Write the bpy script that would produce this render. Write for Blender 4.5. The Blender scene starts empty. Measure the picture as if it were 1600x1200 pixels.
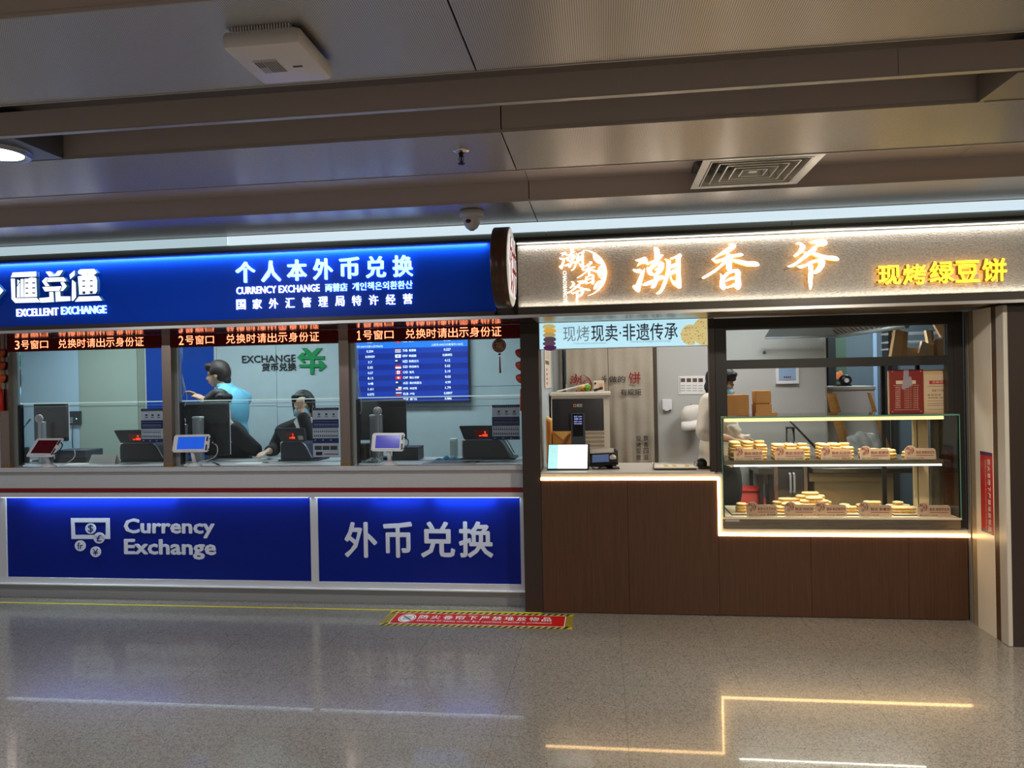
import bpy, bmesh, math, random
from mathutils import Vector, Matrix, Euler

random.seed(7)
SC = bpy.context.scene
COL = SC.collection
PI = math.pi

# ------------------------------------------------------------------ camera
CAM_F, CAM_YAW, CAM_PITCH, CAM_ROLL, CAM_H = 1138.15, .123446, -.001859, .019574, 1.6
_d = Vector((-math.sin(CAM_YAW)*math.cos(CAM_PITCH), math.cos(CAM_YAW)*math.cos(CAM_PITCH), math.sin(CAM_PITCH)))
_r0 = Vector((math.cos(CAM_YAW), math.sin(CAM_YAW), 0))
_u0 = _r0.cross(_d)
_r = _r0*math.cos(CAM_ROLL) - _u0*math.sin(CAM_ROLL)
_u = _r0*math.sin(CAM_ROLL) + _u0*math.cos(CAM_ROLL)
cam_data = bpy.data.cameras.new('camera')
cam_data.sensor_width = 36.0
cam_data.lens = CAM_F/1600*36.0
cam_data.clip_start = .05
cam = bpy.data.objects.new('camera', cam_data)
COL.objects.link(cam)
M = Matrix((( _r.x, _u.x, -_d.x, 0), (_r.y, _u.y, -_d.y, 0), (_r.z, _u.z, -_d.z, CAM_H), (0, 0, 0, 1)))
cam.matrix_world = M
SC.camera = cam

# ------------------------------------------------------------------ world, exposure
SC.view_settings.view_transform = 'Standard'
SC.view_settings.look = 'None'
SC.view_settings.exposure = 0.0
SC.view_settings.gamma = 1.0
SC.view_settings.use_curve_mapping = False
SC.cycles.max_bounces = 8
SC.cycles.transparent_max_bounces = 12
SC.cycles.caustics_reflective = False
SC.cycles.caustics_refractive = False
world = bpy.data.worlds.new('world')
SC.world = world
world.use_nodes = True
world.node_tree.nodes['Background'].inputs[0].default_value = (.5, .55, .6, 1)
world.node_tree.nodes['Background'].inputs[1].default_value = .02


def area_lamp(name, loc, size, size_y, power, color, rot=(0, 0, 0), spread=180, shape='RECTANGLE'):
    l = bpy.data.lights.new(name, 'AREA')
    l.shape = shape
    l.size = size
    if shape in ('RECTANGLE', 'ELLIPSE'):
        l.size_y = size_y
    l.energy = power
    l.color = color
    l.spread = math.radians(spread)
    o = bpy.data.objects.new(name, l)
    o.location = loc
    o.rotation_euler = rot
    COL.objects.link(o)
    return o


# hall lamps (round downlights; only the left front one has a housing, the rest are added unseen)
HALL_X = (-6.7, -2.60, 1.68, 5.8)
HALL_Y = (2.872, -1.4)
WARMW = (1, .91, .76)
COOL = (.86, .95, 1)
for hx in HALL_X:
    for hy in HALL_Y:
        area_lamp('hall_lamp', (hx, hy, 2.62), .24, .24, (62 if hx > 0 else 27) if hy > 0 else 85, WARMW if hx > 0 else (.95, .97, 1), shape='DISK')
# room lamps of the exchange booth and of the bakery (flat ceiling panels)
for bx in (-4.9, -3.3, -1.6):
    area_lamp('booth_lamp', (bx, 6.1, 2.42), .9, .3, 19, (.80, .96, 1))
area_lamp('bakery_lamp', (.25, 5.75, 2.42), .7, .3, 11, (1, .93, .84))
area_lamp('bakery_lamp', (1.6, 5.75, 2.42), .7, .3, 30, (.96, .98, 1))
area_lamp('kitchen_lamp', (2.6, 7.2, 2.42), .5, .5, 16, (.9, .97, 1))
# LED tapes of the two fascias, of the counter and of the bakery front
area_lamp('fascia_tape', (-3.6, 4.514, 2.478), 5.8, .012, 10.5, (.75, .88, 1), rot=(math.radians(18), 0, 0))
area_lamp('fascia_tape', (1.54, 4.514, 2.452), 4.08, .012, 3.1, (1, .97, .88), rot=(math.radians(25), 0, 0))
area_lamp('fascia_tape', (1.54, 4.514, 2.074), 4.08, .012, 1.6, (1, .95, .84), rot=(math.radians(155), 0, 0))
for (cx, w, pw) in ((-3.41, 2.48, 2.2), (-1.36, 1.5, 1.2), (-4.1, .7, 3.4), (-3.5, .5, 2.0), (-1.5, .35, 1.2), (-1.0, .4, 2.4)):
    area_lamp('counter_tape', (cx, 5.155, .782), w, .012, pw, (.62, .86, 1), rot=(math.radians(20), 0, 0))

# ------------------------------------------------------------------ helpers


def lin(c):
    c = c/255.0
    return c/12.92 if c <= .04045 else ((c+.055)/1.055)**2.4


def rgb(r, g, b):
    return (lin(r), lin(g), lin(b), 1)


MATS = {}


def mat(name, col, rough=.5, metal=0.0, emit=None, es=0.0, spec=.5, coat=0.0):
    if name in MATS:
        return MATS[name]
    m = bpy.data.materials.new(name)
    m.use_nodes = True
    b = m.node_tree.nodes['Principled BSDF']
    b.inputs['Base Color'].default_value = rgb(*col)
    b.inputs['Roughness'].default_value = rough
    b.inputs['Metallic'].default_value = metal
    b.inputs['Specular IOR Level'].default_value = spec
    if coat:
        b.inputs['Coat Weight'].default_value = coat
        b.inputs['Coat Roughness'].default_value = .05
    if es:
        b.inputs['Emission Color'].default_value = rgb(*(emit or col))
        b.inputs['Emission Strength'].default_value = es
    MATS[name] = m
    return m


def nodes(m):
    nt = m.node_tree
    return nt, nt.nodes, nt.links, nt.nodes['Principled BSDF']


def N(nt, kind, **kw):
    n = nt.nodes.new(kind)
    for k, v in kw.items():
        if k.startswith('i_'):
            n.inputs[k[2:].replace('_', ' ')].default_value = v
        else:
            setattr(n, k, v)
    return n


def ramp(nt, stops):
    n = nt.nodes.new('ShaderNodeValToRGB')
    while len(n.color_ramp.elements) < len(stops):
        n.color_ramp.elements.new(.5)
    for e, (p, c) in zip(n.color_ramp.elements, stops):
        e.position = p
        e.color = c
    return n


def noisy(m, scale=30, amount=.12, bump=0.0, stretch=(1, 1, 1), detail=4):
    """fine mottling (and bump) over a plain principled material"""
    nt, nn, L, b = nodes(m)
    tc = N(nt, 'ShaderNodeTexCoord')
    mp = N(nt, 'ShaderNodeMapping')
    mp.inputs['Scale'].default_value = stretch
    no = N(nt, 'ShaderNodeTexNoise')
    no.inputs['Scale'].default_value = scale
    no.inputs['Detail'].default_value = detail
    L.new(tc.outputs['Object'], mp.inputs[0])
    L.new(mp.outputs[0], no.inputs['Vector'])
    c = b.inputs['Base Color'].default_value[:]
    lo = tuple(x*(1-amount) for x in c[:3])+(1,)
    hi = tuple(min(1, x*(1+amount)) for x in c[:3])+(1,)
    r = ramp(nt, [(.3, lo), (.7, hi)])
    L.new(no.outputs['Fac'], r.inputs[0])
    L.new(r.outputs[0], b.inputs['Base Color'])
    if bump:
        bp = N(nt, 'ShaderNodeBump')
        bp.inputs['Strength'].default_value = bump
        bp.inputs['Distance'].default_value = .01
        L.new(no.outputs['Fac'], bp.inputs['Height'])
        L.new(bp.outputs[0], b.inputs['Normal'])
    return m


def clear_glass(name, tint=(.96, .99, .98), rough=0.0, refl=1.0):
    m = bpy.data.materials.new(name)
    m.use_nodes = True
    nt = m.node_tree
    nt.nodes.clear()
    out = N(nt, 'ShaderNodeOutputMaterial')
    mix = N(nt, 'ShaderNodeMixShader')
    tr = N(nt, 'ShaderNodeBsdfTransparent')
    tr.inputs[0].default_value = (*tint, 1)
    gl = N(nt, 'ShaderNodeBsdfGlossy')
    gl.inputs['Roughness'].default_value = rough
    fr = N(nt, 'ShaderNodeFresnel')
    fr.inputs['IOR'].default_value = 1.45
    ml = N(nt, 'ShaderNodeMath', operation='MULTIPLY')
    ml.inputs[1].default_value = refl
    nt.links.new(fr.outputs[0], ml.inputs[0])
    nt.links.new(ml.outputs[0], mix.inputs[0])
    nt.links.new(tr.outputs[0], mix.inputs[1])
    nt.links.new(gl.outputs[0], mix.inputs[2])
    nt.links.new(mix.outputs[0], out.inputs[0])
    MATS[name] = m
    return m


def wloc(o):
    v = Vector((0, 0, 0))
    while o is not None:
        v += o.location
        o = o.parent
    return v


def tag(o, label=None, cat=None, group=None, kind=None):
    if label:
        o['label'] = label
    if cat:
        o['category'] = cat
    if group:
        o['group'] = group
    if kind:
        o['kind'] = kind
    return o


def thing(name, label, cat, loc, group=None):
    o = bpy.data.objects.new(name, None)
    o.empty_display_size = .05
    o.location = loc
    COL.objects.link(o)
    return tag(o, label, cat, group)


def link_mesh(name, me, mats, parent=None, smooth=False, origin=None):
    """me is in world coordinates; shift it to the parent (or to its own base)"""
    o = bpy.data.objects.new(name, me)
    if not isinstance(mats, (list, tuple)):
        mats = [mats]
    if not me.materials:
        for m in mats:
            me.materials.append(m)
    if parent is not None:
        o.parent = parent
        me.transform(Matrix.Translation(-wloc(parent)))
    else:
        if origin is None:
            vs = [v.co for v in me.vertices]
            origin = Vector(((min(v.x for v in vs)+max(v.x for v in vs))/2,
                             (min(v.y for v in vs)+max(v.y for v in vs))/2, min(v.z for v in vs)))
        me.transform(Matrix.Translation(-Vector(origin)))
        o.location = origin
    if smooth:
        for p in me.polygons:
            p.use_smooth = True
        if smooth == 'auto':
            try:
                me.set_sharp_from_angle(angle=math.radians(40))
            except Exception:
                pass
    COL.objects.link(o)
    return o


class B:
    """collects simple shapes into one bmesh"""

    def __init__(s):
        s.bm = bmesh.new()

    def box(s, x0, x1, y0, y1, z0, z1, bev=0, mi=0, rot=None, piv=None):
        if x0 > x1:
            x0, x1 = x1, x0
        if y0 > y1:
            y0, y1 = y1, y0
        if z0 > z1:
            z0, z1 = z1, z0
        r = bmesh.ops.create_cube(s.bm, size=1)
        vs = r['verts']
        for v in vs:
            v.co = Vector((x0+(v.co.x+.5)*(x1-x0), y0+(v.co.y+.5)*(y1-y0), z0+(v.co.z+.5)*(z1-z0)))
        fs = set(f for v in vs for f in v.link_faces)
        if bev:
            bev = min(bev, .45*min(x1-x0, y1-y0, z1-z0))
            es = list(set(e for v in vs for e in v.link_edges))
            rr = bmesh.ops.bevel(s.bm, geom=es, offset=bev, segments=2, affect='EDGES', profile=.5)
            fs = set(f for v in rr['verts'] for f in v.link_faces) | set(f for f in fs if f.is_valid)
            vs = list(set(v for f in fs for v in f.verts))
        for f in fs:
            if f.is_valid:
                f.material_index = mi
        if rot is not None:
            c = Vector(piv) if piv is not None else Vector(((x0+x1)/2, (y0+y1)/2, (z0+z1)/2))
            R = Euler(rot).to_matrix()
            for v in vs:
                v.co = c+R @ (v.co-c)
        return s

    def poly(s, pts, ext, mi=0):
        """closed polygon (3-D points) pushed along ext"""
        a = [s.bm.verts.new(p) for p in pts]
        f = s.bm.faces.new(a)
        f.material_index = mi
        e = Vector(ext)
        if e.length > 0:
            b = [s.bm.verts.new(Vector(p)+e) for p in pts]
            f2 = s.bm.faces.new(list(reversed(b)))
            f2.material_index = mi
            n = len(pts)
            for i in range(n):
                g = s.bm.faces.new((a[(i+1) % n], a[i], b[i], b[(i+1) % n]))
                g.material_index = mi
        return s

    def cyl(s, p0, p1, r0, r1=None, seg=20, mi=0, caps=True):
        r1 = r0 if r1 is None else r1
        p0, p1 = Vector(p0), Vector(p1)
        d = (p1-p0)
        q = d.to_track_quat('Z', 'Y').to_matrix()
        ra, rb = [], []
        for i in range(seg):
            a = 2*PI*i/seg
            v = q @ Vector((math.cos(a), math.sin(a), 0))
            ra.append(s.bm.verts.new(p0+v*r0))
            rb.append(s.bm.verts.new(p1+v*r1))
        for i in range(seg):
            j = (i+1) % seg
            f = s.bm.faces.new((ra[i], ra[j], rb[j], rb[i]))
            f.material_index = mi
            f.smooth = True
        if caps:
            s.bm.faces.new(list(reversed(ra))).material_index = mi
            s.bm.faces.new(rb).material_index = mi
        return s

    def lathe(s, prof, c, axis='Z', seg=28, mi=0, sx=1, sy=1, caps=True):
        """prof: list of (r, h) from bottom to top round an axis through c"""
        c = Vector(c)
        rows = []
        for (r, h) in prof:
            row = []
            for i in range(seg):
                a = 2*PI*i/seg
                x, y = r*math.cos(a)*sx, r*math.sin(a)*sy
                p = Vector((x, y, h)) if axis == 'Z' else (Vector((x, -h, y)) if axis == 'Y' else Vector((h, x, y)))
                row.append(s.bm.verts.new(c+p))
            rows.append(row)
        for a, b in zip(rows, rows[1:]):
            for i in range(seg):
                j = (i+1) % seg
                f = s.bm.faces.new((a[i], a[j], b[j], b[i]))
                f.material_index = mi
                f.smooth = True
        if caps and prof[0][0] > 1e-5:
            s.bm.faces.new(list(reversed(rows[0]))).material_index = mi
        if caps and prof[-1][0] > 1e-5:
            s.bm.faces.new(rows[-1]).material_index = mi
        return s

    def tube(s, pts, r, seg=8, mi=0):
        pts = [Vector(p) for p in pts]
        prev = None
        n = len(pts)
        up = Vector((0, .3, 1)).normalized()
        for i, p in enumerate(pts):
            t = (pts[min(i+1, n-1)]-pts[max(i-1, 0)]).normalized()
            a = t.cross(up)
            if a.length < 1e-3:
                a = t.cross(Vector((1, 0, 0)))
            a.normalize()
            b = t.cross(a).normalized()
            rr = r[i] if isinstance(r, (list, tuple)) else r
            row = [s.bm.verts.new(p+a*(rr*math.cos(2*PI*k/seg))+b*(rr*math.sin(2*PI*k/seg))) for k in range(seg)]
            if prev:
                for k in range(seg):
                    f = s.bm.faces.new((prev[k], prev[(k+1) % seg], row[(k+1) % seg], row[k]))
                    f.smooth = True
                    f.material_index = mi
            else:
                s.bm.faces.new(list(reversed(row))).material_index = mi
            prev = row
        s.bm.faces.new(prev).material_index = mi
        return s

    def ball(s, c, r, seg=16, mi=0, rot=None):
        r = (r, r, r) if not isinstance(r, (list, tuple)) else r
        q = bmesh.ops.create_uvsphere(s.bm, u_segments=seg, v_segments=max(6, seg//2), radius=1)
        R = Euler(rot).to_matrix() if rot else Matrix.Identity(3)
        for v in q['verts']:
            v.co = Vector(c)+R @ Vector((v.co.x*r[0], v.co.y*r[1], v.co.z*r[2]))
            for f in v.link_faces:
                f.smooth = True
                f.material_index = mi
        return s

    def add_mesh(s, me, mi=0):
        k = len(s.bm.faces)
        s.bm.from_mesh(me)
        s.bm.faces.ensure_lookup_table()
        for f in s.bm.faces[k:]:
            f.material_index = mi
        return s

    def build(s, name, mats, parent=None, smooth=False, origin=None):
        bmesh.ops.recalc_face_normals(s.bm, faces=s.bm.faces)
        me = bpy.data.meshes.new(name)
        s.bm.to_mesh(me)
        s.bm.free()
        return link_mesh(name, me, mats, parent, smooth, origin)


def struct(name, b, m, smooth=False):
    return tag(b.build(name, m, None, smooth), kind='structure')


def spline(pts, n=8):
    """Catmull-Rom through 3-D points"""
    P = [Vector(p) for p in pts]
    out = []
    for i in range(len(P)-1):
        p0, p1, p2, p3 = P[max(i-1, 0)], P[i], P[i+1], P[min(i+2, len(P)-1)]
        for k in range(n):
            t = k/n
            out.append(.5*((2*p1)+(-p0+p2)*t+(2*p0-5*p1+4*p2-p3)*t*t+(-p0+3*p1-3*p2+p3)*t**3))
    out.append(P[-1])
    return out


def at(px, py, Y=None, Z=None, X=None):
    """the point of the scene seen at a pixel of the 1600x1200 frame, on a plane"""
    r = _d*CAM_F+_r*(px-800)+_u*(600-py)
    o = Vector((0, 0, CAM_H))
    t = Y/r.y if Y is not None else ((Z-CAM_H)/r.z if Z is not None else X/r.x)
    return o+r*t


def XZ(px, py, Y):
    p = at(px, py, Y=Y)
    return p.x, p.z


# ---- lettering: text outlines from the built-in font, turned into meshes
_tc = {}


def glyphs(body, bold=0.0, flat=False, spacing=1.0):
    """mesh of a line of text in the unit box (u, v, w)"""
    key = (body, bold, flat, spacing)
    if key in _tc:
        return _tc[key].copy()
    c = bpy.data.curves.new('text', 'FONT')
    c.body = body
    c.resolution_u = 2
    c.space_character = spacing
    c.extrude = 0 if flat else .05
    c.fill_mode = 'FRONT' if flat else 'BOTH'
    o = bpy.data.objects.new('text', c)
    COL.objects.link(o)
    bpy.context.view_layer.update()
    dg = bpy.context.evaluated_depsgraph_get()
    me = bpy.data.meshes.new_from_object(o.evaluated_get(dg))
    bpy.data.objects.remove(o)
    bpy.data.curves.remove(c)
    me.materials.clear()
    xs = [v.co.x for v in me.vertices]
    ys = [v.co.y for v in me.vertices]
    x0, x1, y0, y1 = min(xs), max(xs), min(ys), max(ys)
    for v in me.vertices:
        v.co = Vector(((v.co.x-x0)/max(1e-6, x1-x0), (v.co.y-y0)/max(1e-6, y1-y0), 0 if flat else (v.co.z+.05)/.1))
    me['asp'] = (x1-x0)/max(1e-6, y1-y0)
    if bold > .004:                      # a bold cut: the outline laid down again all round itself
        k = bold/max(.2, y1-y0)
        kx = bold/max(.2, x1-x0)
        bm = bmesh.new()
        for i in range(8):
            n0 = len(bm.verts)
            bm.from_mesh(me)
            bm.verts.ensure_lookup_table()
            for v in bm.verts[n0:]:
                v.co.x = (v.co.x+kx*math.cos(i*PI/4)+kx)/(1+2*kx)
                v.co.y = (v.co.y+k*math.sin(i*PI/4)+k)/(1+2*k)
                v.co.z = i/8 if flat else v.co.z*.95+.05*i/8
        bm.to_mesh(me)
        bm.free()
    _tc[key] = me
    return me.copy()


def put(me, O, U, V, Nn):
    """unit-box mesh to O + u*U + v*V + w*Nn"""
    O, U, V, Nn = Vector(O), Vector(U), Vector(V), Vector(Nn)
    for v in me.vertices:
        v.co = O+U*v.co.x+V*v.co.y+Nn*v.co.z
    return me


def front_text(body, x0, x1, z0, z1, y, depth=0.0, bold=0.0, spacing=1.0):
    """text standing in the facade direction, filling the rectangle, its face at y-depth"""
    me = glyphs(body, bold, depth == 0, spacing)
    return put(me, (x0, y, z0), (x1-x0, 0, 0), (0, 0, z1-z0), (0, -depth if depth else -.0003, 0))


def lettering(name, rows, m, parent, bold=.0):
    """rows: (text, x0, x1, z0, z1, y, depth) joined as one part"""
    b = B()
    for r in rows:
        body, x0, x1, z0, z1, y, dep = r[:7]
        b.add_mesh(front_text(body, x0, x1, z0, z1, y, dep, r[7] if len(r) > 7 else bold))
    bmesh.ops.remove_doubles(b.bm, verts=b.bm.verts, dist=1e-7)
    me = bpy.data.meshes.new(name)
    b.bm.to_mesh(me)
    b.bm.free()
    return link_mesh(name, me, m, parent)


def pxrow(body, x0, y0, x1, y1, Y, depth=0.0, bold=0.0):
    """text row from its pixel box (left, top, right, bottom) on plane Y"""
    a = at(x0, y1, Y=Y)
    c = at(x1, y0, Y=Y)
    w = at(x1, (y0+y1)/2, Y=Y).x
    h0 = at(x0, y0, Y=Y).z
    return (body, a.x, w, a.z, h0, Y, depth, bold)


def curve_shape(polys, ext_dir, depth):
    """list of (outer, holes...) outlines given as 3-D points -> one mesh; holes are cut by triangulation"""
    from mathutils.geometry import tessellate_polygon
    b = bmesh.new()
    e = Vector(ext_dir)*depth
    for loops in polys:
        L = [[Vector(p) for p in lp] for lp in loops]
        flat = [p for lp in L for p in lp]
        va = [b.verts.new(p) for p in flat]
        vb = [b.verts.new(p+e) for p in flat] if depth else None
        for t in tessellate_polygon(L):
            try:
                b.faces.new([va[i] for i in t])
                if depth:
                    b.faces.new([vb[i] for i in reversed(t)])
            except ValueError:
                pass
        if depth:
            k = 0
            for lp in L:
                n = len(lp)
                for i in range(n):
                    j = (i+1) % n
                    try:
                        b.faces.new((va[k+j], va[k+i], vb[k+i], vb[k+j]))
                    except ValueError:
                        pass
                k += n
    return b


def smooth_loop(pts, n=3):
    """closed Catmull-Rom for brush outlines (2-D)"""
    out = []
    m = len(pts)
    for i in range(m):
        p0, p1, p2, p3 = [Vector(pts[(i+k) % m]) for k in (-1, 0, 1, 2)]
        for k in range(n):
            t = k/n
            # tension .3 keeps the brush corners
            m1, m2 = (p2-p0)*.3, (p3-p1)*.3
            out.append((2*t**3-3*t*t+1)*p1+(t**3-2*t*t+t)*m1+(-2*t**3+3*t*t)*p2+(t**3-t*t)*m2)
    return out


# brush characters of the bakery's sign, outlines in a 1000-unit drawing space (x right, y down)
BRUSH = {
 'chao': (13.33, [
  [(180,365),(300,330),(385,300),(440,370),(400,430),(300,435),(215,485),(270,395)],
  [(130,560),(165,540),(200,555),(270,545),(325,575),(315,610),(285,635),(180,610)],
  [(380,535),(335,740),(300,850),(265,1000),(225,1015),(130,930),(135,870),(190,860),(280,660)],
  [(565,130),(610,105),(675,165),(685,265),(650,400),(575,400),(580,260)],
  [(410,430),(575,370),(700,265),(755,290),(650,390),(560,415),(430,465)],
  [(410,520),(470,510),(560,420),(690,400),(770,450),(755,560),(700,640),(620,690),(500,690),(430,640),'hole',
   (515,585),(560,530),(650,480),(640,520),(565,572),(600,592),(630,585),(590,640),(540,640)],
  [(315,860),(440,800),(560,760),(550,720),(600,680),(640,700),(740,690),(770,740),(740,770),(640,800),(590,920),(530,950),(490,930),(520,870),(400,890),(330,885)],
  [(780,355),(900,400),(895,520),(880,660),(830,800),(760,960),(680,1060),(600,1070),(600,1050),(680,980),(760,780),(810,600),(820,410)],
  [(890,350),(1000,310),(1085,260),(1125,310),(1095,370),(1095,700),(1105,940),(1050,970),(940,880),(890,760),(900,700),(930,790),(1005,820),(1015,700),(1010,350),(950,375)],
  [(890,500),(960,465),(1025,460),(1025,525),(900,560)],
  [(880,620),(1020,560),(1020,640),(920,690),(880,690)]]),
 'xiang': (13.33, [
  [(700,115),(820,115),(855,170),(810,220),(680,290),(540,340),(400,405),(380,400),(560,270),(735,150)],
  [(350,415),(390,410),(430,430),(560,410),(690,350),(750,340),(830,330),(950,310),(1000,350),(960,370),(840,385),(770,400),(600,440),(480,490),(420,485)],
  [(650,290),(700,290),(740,340),(770,400),(770,460),(760,600),(750,670),(690,675),(650,620),(650,520),(660,400)],
  [(600,450),(680,470),(540,590),(400,690),(200,800),(155,790),(165,765),(400,630),(520,540)],
  [(750,425),(900,440),(1050,480),(1260,500),(1315,560),(1290,590),(1080,580),(900,520),(770,465)],
  [(520,705),(575,760),(610,870),(625,960),(620,1030),(575,1045),(510,985),(510,880),(530,790)],
  [(580,760),(640,700),(760,640),(880,635),(935,690),(930,800),(945,940),(920,1020),(870,1055),(810,1000),(830,900),(835,720),(800,700),(720,720),(640,790),(610,840),(580,800)],
  [(620,860),(740,790),(840,780),(840,840),(740,845),(640,880)],
  [(630,985),(740,960),(800,915),(840,930),(830,975),(720,1000),(640,1015)]]),
 'ye': (12.0, [
  [(250,205),(300,170),(370,190),(435,260),(400,340),(320,400),(270,435),(205,425),(290,350),(330,270),(320,220),(280,200)],
  [(510,180),(540,165),(700,140),(770,130),(840,200),(800,255),(650,265),(640,320),(590,370),(400,500),(220,620),(110,630),(105,610),(240,550),(430,390),(540,300),(560,270),(660,225),(540,200)],
  [(380,355),(470,360),(620,380),(800,440),(990,465),(1045,520),(1010,545),(800,510),(680,480),(550,410),(430,385)],
  [(270,630),(300,610),(420,590),(480,550),(600,510),(720,495),(790,550),(770,640),(700,730),(610,775),(570,765),(600,710),(650,650),(680,580),(640,560),(560,580),(420,640),(330,665)],
  [(470,600),(550,580),(570,700),(550,900),(540,1010),(510,1065),(490,1050),(470,900),(480,700)]]),
}


def brush_polys(key, fn):
    """outlines of a brush character through fn(u, v) -> 3-D, u and v in 0..1 of its own box (v up)"""
    strokes = BRUSH[key][1]
    allp = [p for s in strokes for p in s if p != 'hole']
    x0, x1 = min(p[0] for p in allp), max(p[0] for p in allp)
    y0, y1 = min(p[1] for p in allp), max(p[1] for p in allp)
    out = []
    for s in strokes:
        loops, cur = [], []
        for p in s:
            if p == 'hole':
                loops.append(cur)
                cur = []
            else:
                cur.append(p)
        loops.append(cur)
        out.append([[fn((q.x-x0)/(x1-x0), 1-(q.y-y0)/(y1-y0)) for q in smooth_loop(lp)] for lp in loops])
    return out


def brush_mesh(name, key, x0, x1, z0, z1, y, depth, m, parent):
    polys = brush_polys(key, lambda u, v: (x0+u*(x1-x0), y, z0+v*(z1-z0)))
    b = curve_shape(polys, (0, -1, 0), depth)
    bmesh.ops.recalc_face_normals(b, faces=b.faces)
    me = bpy.data.meshes.new(name)
    if isinstance(m, list):
        face_sides(b)
    b.to_mesh(me)
    b.free()
    return link_mesh(name, me, m, parent)


def face_sides(b):
    for f in b.faces:
        f.material_index = 0 if abs(f.normal.y) > .7 else 1


def emblem_bmesh(fn, ext, depth):
    """the bakery's round emblem: three brush characters, a crescent ring with wave scales; fn maps drawing px (zoomed, y down) to 3-D"""
    polys = []
    for key, (x0, y0, x1, y1) in (('chao', (105, 80, 580, 520)), ('xiang', (440, 350, 920, 780)), ('ye', (250, 700, 690, 1150))):
        polys += brush_polys(key, lambda u, v: fn(x0+u*(x1-x0), y1-v*(y1-y0)))
    cx, cy, R = 565, 565, 432
    a0, a1, n = math.radians(-92), math.radians(80), 40
    outer, inner = [], []
    for i in range(n+1):
        t = i/n
        a = a0+(a1-a0)*t
        w = 6+58*math.sin(PI*t)**1.3
        outer.append(fn(cx+R*math.cos(a), cy+R*math.sin(a)))
        inner.append(fn(cx+(R-w)*math.cos(a), cy+(R-w)*math.sin(a)))
    polys.append([outer+inner[::-1]])
    for (sx, sy, b0, b1) in ((900, 235, 95, 185), (985, 545, 110, 250), (915, 860, 175, 268)):
        for rad in (60, 95, 130, 162):
            o, q = [], []
            k = 14
            for i in range(k+1):
                a = math.radians(b0+(b1-b0)*i/k)
                for lst, rr in ((o, rad), (q, rad-17)):
                    x, yy = sx+rr*math.cos(a), sy+rr*math.sin(a)
                    dd = math.hypot(x-cx, yy-cy)
                    if dd > R-12:
                        x, yy = cx+(x-cx)*(R-12)/dd, cy+(yy-cy)*(R-12)/dd
                    lst.append(fn(x, yy))
            polys.append([o+q[::-1]])
    return curve_shape(polys, ext, depth)


def emblem(name, fn, ext, depth, m, parent):
    b = emblem_bmesh(fn, ext, depth)
    bmesh.ops.recalc_face_normals(b, faces=b.faces)
    me = bpy.data.meshes.new(name)
    if isinstance(m, list):
        face_sides(b)
    b.to_mesh(me)
    b.free()
    return link_mesh(name, me, m, parent)


def pbox(px0, py0, px1, py1, Y, dep, b=None, bev=0, mi=0):
    """a box whose front face fills a pixel rectangle on plane Y, dep deep"""
    a = at(px0, (py0+py1)/2, Y=Y)
    c = at(px1, (py0+py1)/2, Y=Y)
    t = at((px0+px1)/2, py0, Y=Y)
    u = at((px0+px1)/2, py1, Y=Y)
    b = b or B()
    return b.box(a.x, c.x, Y, Y+dep, u.z, t.z, bev, mi)
# ================================================================== materials
# floor: polished speckled stone slabs
m_floor = mat('terrazzo', (124, 120, 114), rough=.16, spec=.5)
nt, nn, L, b = nodes(m_floor)
tc = N(nt, 'ShaderNodeTexCoord')
v1 = N(nt, 'ShaderNodeTexVoronoi')
v1.inputs['Scale'].default_value = 150
v1.inputs['Randomness'].default_value = 1
r1 = ramp(nt, [(.0, rgb(104, 99, 93)), (.3, rgb(128, 122, 114)), (.55, rgb(144, 138, 130)), (1, rgb(154, 149, 140))])
L.new(tc.outputs['Object'], v1.inputs['Vector'])
L.new(v1.outputs['Color'], r1.inputs[0])
n2 = N(nt, 'ShaderNodeTexNoise')
n2.inputs['Scale'].default_value = 190
n2.inputs['Detail'].default_value = 2
L.new(tc.outputs['Object'], n2.inputs['Vector'])
r2 = ramp(nt, [(.34, (.6, .58, .55, 1)), (.5, (1, 1, 1, 1))])
L.new(n2.outputs['Fac'], r2.inputs[0])
mx = N(nt, 'ShaderNodeMix', data_type='RGBA', blend_type='MULTIPLY')
mx.inputs[0].default_value = 1
L.new(r1.outputs[0], mx.inputs[6])
L.new(r2.outputs[0], mx.inputs[7])
n3 = N(nt, 'ShaderNodeTexNoise')          # scattered dark chips
n3.inputs['Scale'].default_value = 26
n3.inputs['Detail'].default_value = 6
n3.inputs['Roughness'].default_value = .75
L.new(tc.outputs['Object'], n3.inputs['Vector'])
r3 = ramp(nt, [(.30, (.35, .33, .3, 1)), (.36, (1, 1, 1, 1))])
L.new(n3.outputs['Fac'], r3.inputs[0])
mx2 = N(nt, 'ShaderNodeMix', data_type='RGBA', blend_type='MULTIPLY')
mx2.inputs[0].default_value = 1
L.new(mx.outputs[2], mx2.inputs[6])
L.new(r3.outputs[0], mx2.inputs[7])
sx = N(nt, 'ShaderNodeSeparateXYZ')
L.new(tc.outputs['Object'], sx.inputs[0])


def joint_line(out, off, pitch, w):
    a = N(nt, 'ShaderNodeMath', operation='ADD')
    a.inputs[1].default_value = off
    L.new(out, a.inputs[0])
    d = N(nt, 'ShaderNodeMath', operation='DIVIDE')
    d.inputs[1].default_value = pitch
    L.new(a.outputs[0], d.inputs[0])
    f = N(nt, 'ShaderNodeMath', operation='FRACT')
    L.new(d.outputs[0], f.inputs[0])
    g = N(nt, 'ShaderNodeMath', operation='LESS_THAN')
    g.inputs[1].default_value = w/pitch
    L.new(f.outputs[0], g.inputs[0])
    return g.outputs[0]


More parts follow.
